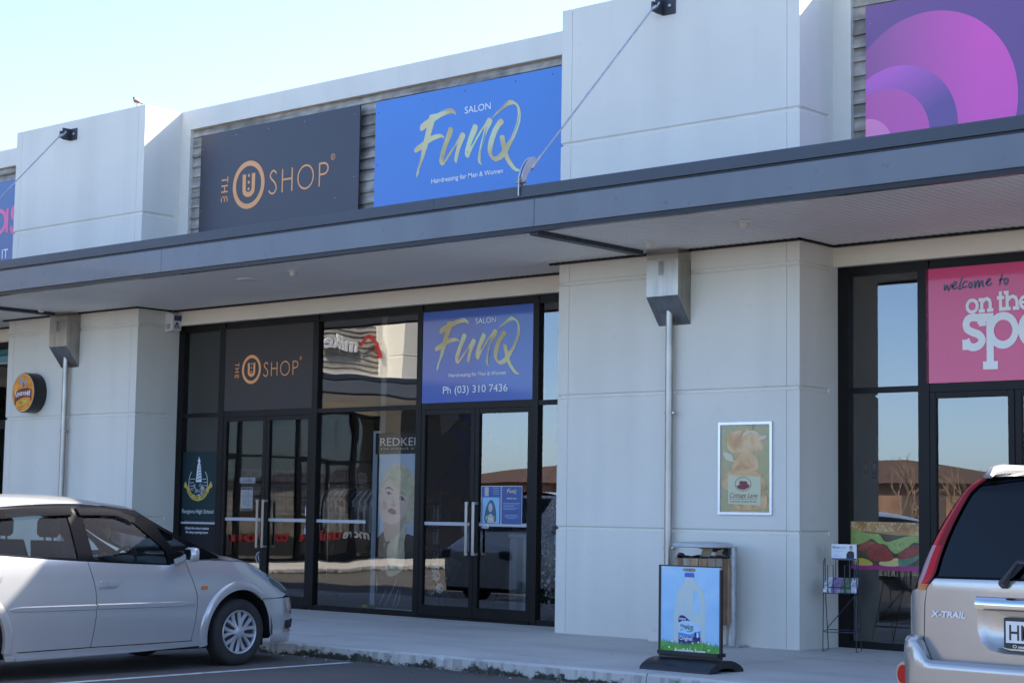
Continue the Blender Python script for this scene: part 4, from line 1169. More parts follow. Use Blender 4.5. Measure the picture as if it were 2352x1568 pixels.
# body side: loft from the tail corner forwards
def side(u, v):
    Z = .42+1.28*v; Y = .16+4.05*u
    w = itp(Z, [(.42,.855),(.6,.875),(.8,.878),(1.0,.862),(1.12,.835),(1.3,.745),(1.5,.665),(1.6,.60),(1.70,.50)])
    t = min(1, u/.10); w0 = itp(Z, SW) if Z > .8 else w
    w = min(w, w0+(w-w0)*t)
    Y0 = SY(min(.866, w0), Z)+.012
    Y = Y0+(4.35-Y0)*u
    yn = 4.42-.25*max(0, Z-.6)
    if Z > 1.02:   # bonnet line: glasshouse ends at the windscreen
        yl = 3.35-1.15*(Z-1.02)
        Y = Y0+(yl-Y0)*u
    else:
        Y = Y0+(yn-Y0)*u; f = max(0, (u-.82)/.18); w *= (1-.32*f**2.4)
    return Vector((w, Y, Z))
mb = MB(); grid(mb, side, 40, 30); pair(mb, 'body_side', m_champ, suv, 40)
for a, b in ((.10, .32), (.35, .57), (.60, .86)):
    mb = MB(); grid(mb, lambda u, v: side(a+(b-a)*u, .61+.26*v)+Vector((.006, 0, 0)), 10, 6); pair(mb, 'side_window', m_privacy, suv, 50)
for yc in (.98, 3.62):
    mb = MB(); n = 20; A = [Vector((.884, yc+.40*math.cos(R(180*i/n)), .34+.40*math.sin(R(180*i/n)))) for i in range(n+1)]
    c = mb.vert((.884, yc, .34)); ids = [mb.vert(p) for p in A]
    for i in range(n): mb.face([c, ids[i], ids[i+1]])
    mb.tube([p+Vector((.002, 0, 0)) for p in A], .028, 6); pair(mb, 'wheel_arch', m_black, suv, 50)
def sroof(u, v):
    e = side(u, 1.0); e0 = side(0, 1.0); x = v*2-1
    yb = SY(0, 1.70); Y = yb+(2.62-yb)*u
    return Vector((e.x*x, Y+(e.y-Y)*abs(x)**3, 1.70+.055*(1-abs(x)**2.4)*min(1, u*8+.15)))
mb = MB(); grid(mb, sroof, 16, 20, True); mb.build('roof', m_champ, suv, 40)
mb = MB(); grid(mb, lambda u, v: Vector(((.50+.28*u)*(v*2-1), 2.58+.80*u+.10*(1-abs(v*2-1)**2), 1.72-.68*u+.03*(1-abs(v*2-1)**2))), 6, 12); mb.build('windscreen', m_privacy, suv, 50)
mb = MB(); grid(mb, lambda u, v: Vector(((.83-.22*u*u)*(v*2-1), 3.30+1.0*u+.10*(1-abs(v*2-1)**2)*u, 1.03-.10*u-.06*u**4+.05*(1-abs(v*2-1)**2))), 10, 14, True); mb.build('bonnet', m_champ, suv, 40)
mb = MB(); grid(mb, lambda u, v: Vector(((.62)*(u*2-1), 4.40-.3*abs(u*2-1)**3, .42+.5*v)), 12, 4, True); mb.build('front_bumper', m_champ, suv, 40)
# rear bumper
def rb(u, v):
    x = .905*(u*2-1); prof = [(.36,.06),(.45,-.06),(.60,-.085),(.72,-.085),(.775,-.07),(.792,-.045),(.800,-.005)]
    s = v*(len(prof)-1); i = min(int(s), len(prof)-2); f = s-i
    Z = prof[i][0]+(prof[i+1][0]-prof[i][0])*f; o = prof[i][1]+(prof[i+1][1]-prof[i][1])*f
    up_ = .055*max(0, min(1, (abs(x)-.62)/.07)) if v > .5 else 0
    dn = -.115*max(0, min(1, (.70-abs(x))/.09))*max(0, (v-.5)/.5)
    y = SY(min(abs(x), .86), .6)
    wrap = max(0, (abs(x)-.80)/.105)
    return Vector((x*(1-.028*wrap**3), y+o+.34*wrap**2.2, Z+up_+dn))
mb = MB(); grid(mb, rb, 70, 24); bo = mb.build('rear_bumper', m_champ, suv, 50)
for sg in (1, -1):
    r_ = MB(); n = Vector((sg*.38, -.92, 0)).normalized(); ex = Vector((-n.y, n.x, 0)).normalized()*(1)
    c = Vector((sg*.800, SY(.80, .6)-.085+.004, .645))
    f = Fr(c, ex=Vector((.92, sg*.38, 0)).normalized(), n=n)
    ring = MB(); ring.ringpoly(f, circ(0, 0, .063, 32, .066), circ(0, 0, .045, 32, .049), .006); 
    r_.extr(f, circ(0, 0, .046, 28, .050), -.02, .012)
    ro = r_.build('bumper_reflector', m_red, bo, 40); ring.build('reflector_bezel', m_champ, ro)
# roof rails, chrome strip, plate, badge, wiper
for sg in (1, -1):
    rr = MB(); pr = [(-.02,0),(.02,0),(.026,.018),(.012,.046),(-.012,.046),(-.026,.018)]
    pts = [(.37, .15, 1.695, .35), (.372, .20, 1.712, .9), (.378, .32, 1.725, 1), (.40, .8, 1.73, 1), (.42, 1.6, 1.735, 1), (.42, 2.3, 1.72, .9), (.41, 2.45, 1.70, .5)]
    prev = None
    for x, y, z, k in pts:
        row = [rr.vert((sg*(x+a*1.1), y, z+b*k)) for a, b in pr]
        if prev:
            for j in range(6): rr.face([prev[j], prev[(j+1) % 6], row[(j+1) % 6], row[j]] if sg < 0 else [row[j], row[(j+1) % 6], prev[(j+1) % 6], prev[j]])
        else: rr.face(row)
        prev = row
    rr.face(prev); rr.build('roof_rail', mat('grey_rail', (.16,.16,.17), .5), suv, 40)
mb = MB(); nn = 24; ids = []
for i in range(nn+1):
    x = -.368+.736*i/nn; t = 1 if 0 < i < nn else .7
    ids.append([mb.vert(SP(x, z)+Vector((0, -o, 0))) for z, o in ((1.006,.0),(1.010,.026*t),(1.035,.036*t),(1.066,.024*t),(1.078,.0))])
for i in range(nn):
    for j in range(4): mb.face([ids[i][j], ids[i+1][j], ids[i+1][j+1], ids[i][j+1]])
mb.face(ids[0][::-1]); mb.face(ids[-1]); mb.build('chrome_handle', m_chrome, go, 50)
f = Fr((-.02, SY(.1, .9)+.006, .90)); mb = MB()
mb.extr(f, [(-.195,-.076),(-.180,-.082),(.180,-.082),(.195,-.076),(.195,.070),(.185,.076),(-.185,.076),(-.195,.070)], -.012, .004)
po = mb.build('number_plate', m_black, go)
mb = MB(); mb.plate(f, -.182, -.052, .182, .058, .0045, .0085); mb.build('plate_face', mat('plate_white', (.72,.72,.70), .35), po)
mb = MB(); mb.text(f, 'HM', -.163, -.037, .080, .0095, width=.125, bold=.012); mb.build('plate_lettering', m_black, po)
mb = MB(); mb.text(f, 'mazda', -.115, -.078, .016, .0055, width=.075, bold=.02); mb.ringpoly(f, circ(-.135, -.069, .011, 20, .008), circ(-.135, -.069, .008, 20, .0055), .0055); mb.build('frame_lettering', m_sgw, po)
f = Fr((-.532, SY(.53, .96)-.001, .96), ex=Vector((1, -.035, 0)).normalized()); mb = MB(); mb.text(f, 'X-TRAIL', 0, 0, .032, .004, width=.205, bold=.03, shear=.15, align='CENTER')
mb.v = [v for v in mb.v]; mb.build('model_badge', mat('badge_silver', (.75,.75,.77), .3), go)
mb = MB(); a = SP(-.205, 1.150)+Vector((0, -.02, 0)); b = SP(-.13, 1.26)+Vector((0, -.045, 0)); c = SP(.42, 1.215)+Vector((0, -.03, 0))
mb.tube([a+Vector((0, .02, 0)), a, a+Vector((0, -.02, 0))], [.026, .028, .020], 12); mb.tube([a+Vector((0, -.012, 0)), b, c], [.020, .015, .009], 8)
d0 = SP(-.06, 1.225)+Vector((0, -.012, 0)); d1 = SP(.46, 1.20)+Vector((0, -.012, 0)); mb.tube([d0, d1], .010, 6)
mb.build('rear_wiper', m_black, suv, 50)
for y in (.98, 3.62):
    wheel(suv, .80, y, .34, .21, 1, .21, 6); wheel(suv, -.80, y, .34, .21, -1, .21, 6)
mb = MB(); mb.box((-.80, .10, .28), (.80, 4.2, .45)); mb.build('underbody', m_dark, suv)
mb = MB(); mb.box((-.62, .42, .60), (.62, 2.9, .98)); mb.cbox((-.55, .75, .98), (-.08, .88, 1.42), .03); mb.cbox((.08, .75, .98), (.55, .88, 1.42), .03); mb.cbox((-.45, .76, 1.40), (-.22, .86, 1.58), .02); mb.cbox((.22, .76, 1.40), (.45, .86, 1.58), .02); mb.build('seats', m_seat, suv)
# ------------------------------------------------------------------ white van further along (seen in the glass)
van = thing('parked_van', 'white van parked nose to the kerb beyond the silver hatchback', 'van', (-19.35, -4.75, ZG))
VH = [(.25,.86),(.5,.89),(.8,.89),(1.0,.87),(1.15,.84),(1.4,.76),(1.6,.70),(1.74,.60)]
def vside(u, v):
    Z = .28+1.46*v; w = itp(Z, VH); yr = -3.6
    yf = .85 if Z < .85 else (.85-2.0*(Z-.85) if Z < 1.1 else .35-1.35*(Z-1.1))
    Y = yr+(yf-yr)*u; f = max(0, (u-.85)/.15)
    return Vector((w*(1-.22*f**2), Y, Z))
mb = MB(); grid(mb, vside, 30, 24); pair(mb, 'body_side', m_vanw, van, 40)
mb = MB(); grid(mb, lambda u, v: Vector((vside(u, 1).x*(v*2-1), vside(u, 1).y, 1.74+.06*(1-abs(v*2-1)**2.5))), 10, 14, True); mb.build('roof', m_vanw, van, 40)
mb = MB(); grid(mb, lambda u, v: Vector((vside(1, v).x*(u*2-1), vside(1, v).y+.12*(1-abs(u*2-1)**2), vside(1, v).z)), 14, 24, True); mb.build('nose', m_vanw, van, 30)
mb = MB(); grid(mb, lambda u, v: Vector((vside(1, .60+.36*v).x*.90*(u*2-1), vside(1, .6+.36*v).y+.015+.12*(1-abs(u*2-1)**2), vside(1, .6+.36*v).z+.01)), 12, 8, True); mb.build('windscreen', m_privacy, van, 30)
for a, b in ((.66, .93), (.40, .63), (.10, .37)):
    mb = MB(); grid(mb, lambda u, v: vside(a+(b-a)*u, .60+.30*v)+Vector((.006, 0, 0)), 8, 5); pair(mb, 'side_window', m_privacy, van, 50)
mb = MB(); grid(mb, lambda u, v: Vector((.86*(u*2-1), -3.6, .28+1.46*v)) if v < .6 else Vector((vside(0, v).x*(u*2-1), -3.6, .28+1.46*v)), 4, 12); mb.build('rear_door', m_vanw, van)
for sg in (1, -1):
    mb = MB(); mb.cbox((sg*.62-.12, .80, .72), (sg*.62+.12, .90, .86), .03); mb.build('headlight', m_hlens, van)
    mb = MB(); mb.cbox((sg*.97-.07, .02, 1.10), (sg*.97+.07, .12, 1.28), .02); mb.build('side_mirror', m_vanw, van)
mb = MB(); mb.box((-.8, -3.5, .2), (.8, .7, .4)); mb.build('underbody', m_dark, van)
for y in (0, -2.6):
    wheel(van, .74, y, .32, .2, 1, .2); wheel(van, -.74, y, .32, .2, -1, .2)
# ------------------------------------------------------------------ car park paint and litter
m_paint = mat('line_paint', (0.62, 0.62, 0.60), 0.7, noise=(9, 0.25), spots=(14, 0.45))
for x in (-20.6, -18.0, -15.4, -12.80, -7.6, -2.4, .2):
    mb = MB(); n = 30
    for i in range(n):
        a, b = -3.50-5*i/n, -3.50-5*(i+1)/n
        mb.quad((x-.05, b, ZG+.004), (x+.05, b, ZG+.004), (x+.05, a, ZG+.004), (x-.05, a, ZG+.004))
    tag(mb.build('parking_line', m_paint), kind='structure')
rnd = random.Random(5)
for nm, m, n, sz in (('leaf_litter', mat('dry_leaf', (.16, .09, .045), .9, noise=(40, .4)), 150, .022), ('gravel', mat('gravel_grey', (.42, .42, .41), .9), 170, .012)):
    mb = MB()
    for i in range(n):
        x = rnd.uniform(-15, -4) if rnd.random() < .6 else rnd.gauss(-11.3 if nm == 'leaf_litter' else -9.5, .35)
        y = -3.36-abs(rnd.gauss(0, .14)); s = sz*rnd.uniform(.4, 1.5); a = rnd.uniform(0, 6.3); z = ZG+.003
        P = [(x+s*math.cos(a+k*1.57)*(1 if k % 2 else .45), y+s*math.sin(a+k*1.57)*(1 if k % 2 else .45), z+rnd.uniform(0, s*.5)) for k in range(4)]
        mb.quad(*P)
        if nm == 'gravel': mb.face([len(mb.v)-4, len(mb.v)-3, mb.vert((x, y, z+s*.8))]); mb.face([len(mb.v)-4, len(mb.v)-3, len(mb.v)-1]); mb.face([len(mb.v)-3, len(mb.v)-2, len(mb.v)-1])
    tag(mb.build(nm, m), kind='stuff')
mb = MB()
for i in range(60):
    x = rnd.uniform(-16, -6); y = rnd.uniform(-3.2, -.1); s = rnd.uniform(.004, .012)
    mb.quad((x-s, y-s*.6, .0035), (x+s, y-s*.4, .0035), (x+s*.8, y+s*.7, .0045), (x-s*.9, y+s*.5, .004))
tag(mb.build('pavement_debris', mat('debris_dark', (.05, .045, .04), .9)), kind='stuff')
# ------------------------------------------------------------------ downpipes with rain heads
def mesh_mat():
    m = mat('expanded_mesh', (.5, .48, .45), .35, .9)
    nt = m.node_tree; b = nt.nodes['Principled BSDF']
    tc = nt.nodes.new('ShaderNodeTexCoord'); s = nt.nodes.new('ShaderNodeSeparateXYZ'); nt.links.new(tc.outputs['Object'], s.inputs[0])
    def wave(sx, sy, sz):
        d = nt.nodes.new('ShaderNodeVectorMath'); d.operation = 'DOT_PRODUCT'; d.inputs[1].default_value = (sx, sy, sz); nt.links.new(tc.outputs['Object'], d.inputs[0])
        sn = nt.nodes.new('ShaderNodeMath'); sn.operation = 'SINE'; nt.links.new(d.outputs['Value'], sn.inputs[0])
        ab = nt.nodes.new('ShaderNodeMath'); ab.operation = 'ABSOLUTE'; nt.links.new(sn.outputs[0], ab.inputs[0]); return ab.outputs[0]
    mn = nt.nodes.new('ShaderNodeMath'); mn.operation = 'MINIMUM'; nt.links.new(wave(130, 130, 260), mn.inputs[0]); nt.links.new(wave(130, 130, -260), mn.inputs[1])
    lt = nt.nodes.new('ShaderNodeMath'); lt.operation = 'LESS_THAN'; lt.inputs[1].default_value = .42; nt.links.new(mn.outputs[0], lt.inputs[0])
    nt.links.new(lt.outputs[0], b.inputs['Alpha'])
    return m
m_mesh = mesh_mat()
def downpipe(x0, x1, xp, label):
    t = thing('downpipe', label, 'downpipe', ((x0+x1)/2, 0, 0), 0, 'downpipes on the piers')
    d = -.235; mb = MB()
    A = [(x0, 0), (x0, d), (x1, d), (x1, 0)]
    zb = [3.383, 3.68, 3.68, 3.383]
    lo = [mb.vert((a[0], a[1], z)) for a, z in zip(A, zb)]; hi = [mb.vert((a[0], a[1], 4.075)) for a in A]
    for i in range(3): mb.face([lo[i], lo[i+1], hi[i+1], hi[i]])
    mb.face(lo[::-1]); h = part(mb, 'rain_head', m_steel, t)
    mb = MB(); h1 = [mb.vert((a[0], a[1], 4.075)) for a in A]; h2 = [mb.vert((a[0], a[1], 4.19)) for a in A]
    for i in range(3): mb.face([h1[i], h1[i+1], h2[i+1], h2[i]])
    part(mb, 'mesh_guard', m_mesh, h)
    xc = (x0+x1)/2-.015; mb = MB(); mb.quad((xc-.035, d-.002, 3.905), (xc+.035, d-.002, 3.905), (xc+.035, d-.002, 4.06), (xc-.035, d-.002, 4.06)); part(mb, 'overflow_slot', m_dark, h)
    mb = MB(); mb.quad((xc-.04, d-.006, 3.90), (xc+.04, d-.006, 3.90), (xc+.04, d-.006, 4.065), (xc-.04, d-.006, 4.065)); part(mb, 'slot_mesh', m_mesh, h)
    mb = MB(); mb.tube([(xp, -.075, .10), (xp, -.075, 3.60)], .043, 24); p = part(mb, 'pipe', m_steel, t, 50)
    for z in (2.43, .99):
        mb = MB(); mb.tube([(xp, -.075, z-.016), (xp, -.075, z+.016)], .048, 24); mb.cbox((xp+.05, -.095, z-.014), (xp+.085, -.07, z+.014), .003); mb.box((xp-.012, -.035, z-.012), (xp+.012, 0, z+.012)); part(mb, 'pipe_clip', m_steel, p, 40)
    mb = MB(); mb.cbox((xp-.12, -.26, 0), (xp+.16, -.001, .115), .008); part(mb, 'base_block', mat('block_paint', (.72,.68,.62), .8), t)
downpipe(-11.726, -11.301, -11.525, 'steel downpipe and rain head on the pier with the bread poster')
downpipe(-22.872, -22.432, -22.655, 'steel downpipe and rain head beside the round amber sign')
# ------------------------------------------------------------------ fittings under the canopy
def lathe_at(prof, p, n=24): mb = MB(); mb.lathe(prof, Matrix.Translation(p), n); return mb
for x, y, lb in ((-16.20, -1.348, 'small round white sensor under the canopy outside the salon'), (-9.774, -1.232, 'small round white sensor under the canopy right of the cross beam'),
                 (-11.316, -.724, 'flat white sensor just above the right rain head'), (-22.357, -.741, 'flat white sensor just above the left rain head')):
    t = thing('ceiling_sensor', lb, 'sensor', (x, y, 4.19), 0, 'sensors under the canopy')
    part(lathe_at([(.075, 4.192), (.075, 4.182), (.05, 4.178)], (x, y, 0)), 'mounting_plate', m_white, t, 40)
    part(lathe_at([(.045, 4.178), (.047, 4.150), (.036, 4.130), (.015, 4.122), (.001, 4.121)], (x, y, 0)), 'sensor_dome', mat('sensor_cream', (.62, .58, .52), .5), t, 60)
t = thing('canopy_light', 'recessed round light in the canopy soffit outside the orange logo shop', 'light', (-17.29, -1.10, 4.19))
part(lathe_at([(.17, 4.192), (.165, 4.180), (.13, 4.180), (.125, 4.190)], (-17.29, -1.10, 0), 32), 'trim_ring', m_white, t, 40)
part(lathe_at([(.001, 4.174), (.07, 4.176), (.125, 4.186)], (-17.29, -1.10, 0), 32), 'lens', mat('light_lens', (.6, .62, .62), .3), t, 60)
# ------------------------------------------------------------------ alarm box
t = thing('alarm_box', 'white alarm siren box with a blue strobe in the corner by the dark window', 'alarm box', (-21.03, .57, 3.87))
mb = MB(); P = [[(-21.03,.483,3.868),(-20.885,.505,3.898),(-20.885,.66,3.898),(-21.03,.66,3.868)], [(-21.03,.483,4.163),(-20.885,.505,4.128),(-20.885,.66,4.128),(-21.03,.66,4.163)]]
lo = [mb.vert(p) for p in P[0]]; hi = [mb.vert(p) for p in P[1]]
for i in range(4): mb.face([lo[i], lo[(i+1) % 4], hi[(i+1) % 4], hi[i]])
mb.face(lo[::-1]); mb.face(hi); part(mb, 'case', m_white, t)
fa = Fr((-20.885, .505, 3.898), ex=(0, 1, 0), n=(1, 0, 0))
mb = MB(); mb.plate(fa, .022, .135, .155, .215, -.002, .004); part(mb, 'strobe', mat('strobe_blue', (.012, .018, .12), .2, coat=.5), t)
mb = MB(); mb.poly(fa, [(.03,.045),(.065,.115),(.09,.115),(.095,.10),(.07,.085),(.06,.045)], .003); mb.stroke(fa, [(.105,.085),(.085,.095),(.075,.08),(.105,.065),(.10,.05),(.07,.05)], .012, .004, smooth=True)
mb.text(fa, 'ALARM', .022, .022, .018, .003, width=.11, bold=.03); part(mb, 'printed_logo', mat('ink_black', (.02, .02, .03), .5), t)
mb = MB()
for k in range(6): mb.box((-21.01, .483+.003, 3.915+.013*k), (-20.93, .50, 3.919+.013*k))
part(mb, 'sounder_slots', m_dark, t)
# ------------------------------------------------------------------ round amber beer sign
t = thing('drum_sign', 'round amber KINGFISHER drum sign with a blue bird on the left pier', 'sign', (-23.53, 0, 2.72))
CX, CZ, RR, DY = -23.53, 3.025, .303, -.215
f = Fr((CX, DY, CZ)); mw = Matrix.Translation((CX, 0, CZ)) @ Matrix.Rotation(R(90), 4, 'X')
mb = MB(); mb.lathe([(RR, .0), (RR, .195), (RR-.006, .212), (RR-.02, .215)], mw, 56); part(mb, 'drum', mat('black_drum', (.014, .014, .016), .32), t, 40)
mb = MB(); mb.poly(f, circ(0, 0, RR-.016, 56), .0015); part(mb, 'rim_line', mat('rim_pale', (.72, .62, .48), .5), t)
mb = MB(); mb.poly(f, circ(0, 0, RR-.024, 56), .003); part(mb, 'face', mat('amber_print', (.82, .30, .035), .35, noise=(9, .30), spec=.3), t)
kp = lambda L: [((u-448)*.000838, (800-v)*.000483-(u-448)*-.00007) for u, v in L]
KX = lambda P: [((u-448)/352*RR, (790-v)/632*RR+(u-448)/352*.0*RR) for u, v in P]
mb = MB(); mb.poly(f, KX([(350,330),(375,272),(405,340),(425,400),(415,480),(428,570),(405,560),(370,480),(345,400)]), .0045); mb.poly(f, KX([(460,455),(500,410),(535,395),(545,470),(520,505),(480,490)]), .0045)
mb.poly(f, KX([(485,510),(515,500),(540,560),(535,605),(515,600)]), .005); part(mb, 'bird_blue', mat('bird_blue_print', (.10, .38, .66), .4), t)
mb = MB(); mb.poly(f, KX([(428,480),(465,480),(495,540),(490,590),(440,640),(420,630),(435,560)]), .0042); part(mb, 'bird_body', mat('bird_rust', (.45, .09, .025), .4), t)
mb = MB(); mb.poly(f, KX([(360,520),(405,565),(430,600),(400,655),(370,640),(355,580)]), .004); mb.poly(f, KX([(440,635),(500,615),(530,620),(540,645),(430,660)]), .004); part(mb, 'bird_gold', mat('bird_gold_print', (.62, .42, .05), .4), t)
top = [(200,800),(260,735),(350,680),(450,650),(560,645),(650,665),(715,700)]
bot = [(712,1050),(670,1050),(680,960),(600,935),(500,935),(400,965),(300,1030),(255,1070),(245,1165),(200,1180)]
mb = MB(); mb.poly(f, KX(top+bot), .005); part(mb, 'ribbon', mat('ribbon_maroon', (.15, .018, .022), .4), t)
mb = MB(); word = 'KINGFISHER'; N = len(word)
for i, ch in enumerate(word):
    k = i/(N-1); u = 262+(652-262)*k; vb = 985-(985-862)*math.sin(math.pi*min(1, .18+.62*k)) if k < .6 else 862+22*((k-.6)/.4)**2
    hh = (235 if i == 0 else 150-40*math.sin(math.pi*k)+(30 if i == N-1 else 0))
    a, b = KX([(u, vb)])[0]; mb.text(f, ch, a, b-.004, hh/632*RR, .0065, width=(.016 if ch == 'I' else .041), align='CENTER', bold=.02, rot=.30*math.cos(math.pi*(.05+.62*k)))
part(mb, 'lettering', m_sgw, t)
mb = MB(); mb.poly(f, KX([(320,1085),(450,1030),(590,1005),(595,1125),(450,1150),(320,1200)]), .0052); part(mb, 'yellow_tab', mat('tab_yellow', (.66, .50, .06), .4), t)
mb = MB(); a, b = KX([(340,1150)])[0]; mb.text(f, 'PREMIUM', a, b, .028, .0065, width=.098, bold=.03, rot=.16); part(mb, 'tab_lettering', mat('ink_olive', (.10, .12, .02), .5), t)
# ------------------------------------------------------------------ framed bread poster
t = thing('framed_poster', 'silver framed Cottage Lane bread poster with stacked loaves on the big pier', 'poster', (-10.585, 0, 1.352))
f = Fr((-10.585, -.004, 1.352)); W_, H_ = .336, .963
mb = MB()
for a0, b0, a1, b1 in ((-W_, 0, W_, .026), (-W_, H_-.026, W_, H_), (-W_, .026, -W_+.028, H_-.026), (W_-.028, .026, W_, H_-.026)):
    mb.plate(f, a0, b0, a1, b1, -.002, .022)
part(mb, 'frame', mat('anodised_frame', (.66, .68, .74), .3, .7), t)
def poster_ground(name, cols, sc):
    m = mat(name, cols[0], .35, coat=.15); nt = m.node_tree; b = nt.nodes['Principled BSDF']
    tc = nt.nodes.new('ShaderNodeTexCoord'); n = nt.nodes.new('ShaderNodeTexNoise'); n.inputs['Scale'].default_value = sc; n.inputs['Detail'].default_value = 6; n.inputs['Distortion'].default_value = 1.2
    cr = nt.nodes.new('ShaderNodeValToRGB'); k = len(cols)
    cr.color_ramp.elements[0].position = .30; cr.color_ramp.elements[0].color = cols[0]+(1,); cr.color_ramp.elements[1].position = .70; cr.color_ramp.elements[1].color = cols[-1]+(1,)
    for i in range(1, k-1): cr.color_ramp.elements.new(.30+.40*i/(k-1)).color = cols[i]+(1,)
    nt.links.new(tc.outputs['Object'], n.inputs[0]); nt.links.new(n.outputs[0], cr.inputs[0]); nt.links.new(cr.outputs[0], b.inputs[0]); return m
mb = MB(); mb.plate(f, -W_+.027, .025, W_-.027, H_-.025, -.002, .008); part(mb, 'print', poster_ground('bread_ground', [(.24,.22,.10),(.42,.36,.14),(.36,.33,.20),(.52,.40,.13)], 7), t)
bp = lambda L: [((u-567)*.000985, (1418-v)*.000838+(u-567)*-.00003) for u, v in L]
m_loaf = poster_ground('loaf_print', [(.42,.22,.10),(.58,.30,.12),(.66,.42,.20),(.68,.50,.28)], 5)
for i, L in enumerate(([(345,600),(340,480),(370,410),(440,385),(520,370),(600,355),(680,370),(740,410),(790,480),(800,560),(770,620),(680,635),(560,640),(420,650)],
          [(440,720),(480,670),(560,640),(640,645),(700,690),(735,760),(735,840),(700,865),(560,865),(450,855),(395,860)], [(280,1050),(300,960),(370,890),(480,865),(640,865),(740,890),(800,960),(820,1040),(790,1100),(560,1120),(330,1120)],
          [(380,1300),(400,1150),(800,1130),(845,1240),(830,1320),(740,1345),(560,1355),(430,1345)], [(390,1385),(560,1360),(760,1375),(760,1395),(400,1395)])):
    mb = MB(); mb.poly(f, crs(bp(L), 4, True), .0095+.0006*i); part(mb, 'printed_loaf', m_loaf, t)
for L in ([(520,500),(560,440),(640,400),(720,410),(740,400),(680,375),(600,375),(545,410)], [(720,490),(770,440),(845,430),(830,465),(780,485)], [(280,660),(330,650),(400,680),(435,770),(380,760),(320,740)]):
    mb = MB(); mb.poly(f, bp(L), .0135); part(mb, 'printed_highlight', mat('loaf_pale', (.62, .56, .38), .4), t)
mb = MB(); mb.poly(f, bp([(355,940),(768,938),(768,1295),(355,1292)]), .0145); part(mb, 'name_card', mat('card_cream', (.56, .56, .36), .45), t)
m_ma = mat('maroon_ink', (.20, .035, .05), .5)
mb = MB(); a, b = bp([(546,1040)])[0]; mb.ringpoly(f, circ(a, b, .102, 36, .074), circ(a, b, .096, 36, .069), .0155)
mb.poly(f, bp([(460,1070),(500,1050),(500,1005),(520,1005),(518,975),(522,1002),(595,1003),(600,1035),(630,1050),(620,1080),(560,1110),(500,1105)]), .0155)
mb.text(f, 'Cottage Lane', -.186, .178, .052, .0155, width=.345, shear=.35); mb.stroke(f, [(-.192, .165), (.16, .165)], .004, .0155); part(mb, 'card_lettering', m_ma, t)
mb = MB(); mb.text(f, 'Authentic Artisan Bread', -.186, .128, .024, .0155, width=.33); part(mb, 'card_small_lettering', mat('grey_ink', (.13, .14, .10), .5), t)
# ------------------------------------------------------------------ pavement sign with the milk poster
t = thing('pavement_sign', 'black based pavement sign with a milk bottle poster by the kerb', 'pavement sign', (-9.285, -2.76, 0))
f = Fr((-9.285, -2.78, 0)); 
mb = MB(); fb = Fr((-9.285-.37, -2.76, 0), ex=(0, 1, 0), ez=(0, 0, 1), n=(1, 0, 0))
outer = [(-.36, 0), (-.355, .035), (-.30, .085), (-.20, .135), (-.10, .160), (0, .165), (.10, .160), (.20, .135), (.30, .085), (.355, .035), (.36, 0)]
inner = [(.20, 0), (.16, .045), (.08, .06), (-.08, .06), (-.16, .045), (-.20, 0)]
n0 = len(mb.v); mb.extr(fb, [(a*.72, b*.62) for a, b in outer+inner], 0, .74)
base = part(mb, 'base', mat('base_rubber', (.018, .018, .022), .38, noise=(6, .3)), t, 50)
def mp(u, v):
    vb = 1392+(u-122)*.076; vt = 93+(u-122)*.035
    return ((u-548)*.00073, .125+(vb-v)/(vb-vt)*.765)
mq = lambda L: [mp(u, v) for u, v in L]
slot = [mp(445+14*0, 150)]; slot = crs(mq([(440,148),(455,126),(530,128),(610,130),(628,155),(610,178),(530,174),(455,172)]), 3, True)
def pan(o, d, holes=()):
    mb = MB(); surf_panel(mb, o, lambda a, b: f.pt(a, b, d), step=.06, holes=holes, flange=0); mb.n = {}; return mb
out = [(-.318, .118), (.318, .118), (.318, .892), (-.318, .892)]
mb = pan(out, .006, (slot,)); b2 = pan(out, -.012, (slot,)); mb.v += b2.v; k = len(mb.v)-len(b2.v); mb.f += [tuple(i+k for i in q[::-1]) for q in b2.f]; mb.mi += b2.mi
for i in range(len(slot)):
    p, q = slot[i], slot[(i+1) % len(slot)]; mb.quad(f.pt(p[0], p[1], .006), f.pt(q[0], q[1], .006), f.pt(q[0], q[1], -.012), f.pt(p[0], p[1], -.012))
for p, q in zip(out, out[1:]+out[:1]): mb.quad(f.pt(p[0], p[1], .006), f.pt(q[0], q[1], .006), f.pt(q[0], q[1], -.012), f.pt(p[0], p[1], -.012))
m_psky = poster_ground('poster_sky', [(.32,.58,.82),(.40,.66,.86),(.55,.70,.84)], 2.2)
pn = part(mb, 'panel', m_psky, t)
mb = MB(); mb.plate(f, -.336, .118, -.314, .895, -.016, .012); mb.plate(f, .314, .118, .334, .875, -.016, .012); mb.plate(f, -.336, .892, .32, .902, -.016, .010); mb.plate(f, -.33, .108, .33, .128, -.016, .0115)
mb.box((-9.605, -2.83, .13), (-8.965, -2.70, .160)); part(mb, 'frame', m_black, t)
mb = MB(); body = [(310,1290),(312,900),(325,640),(350,520),(390,430),(460,345),(470,300),(470,255),(610,262),(612,310),(640,352),(700,412),(740,482),(765,582),(776,800),(780,1300)]
hole = [(600,480),(625,462),(650,475),(680,560),(690,680),(688,790),(655,805),(615,790),(605,650)]
mb = MB(); surf_panel(mb, mq(body), lambda a, b: f.pt(a, b, .0072), step=.05, holes=(crs(mq(hole), 3, True),), flange=0); mb.n = {}
part(mb, 'printed_bottle', poster_ground('milk_print', [(.50,.64,.66),(.56,.66,.62),(.62,.66,.54)], 3), t)
mb = MB(); mb.poly(f, mq([(470,200),(482,190),(600,196),(610,206),(610,263),(470,255)]), .0085); part(mb, 'printed_cap', mat('cap_blue', (.085, .13, .50), .4), t)
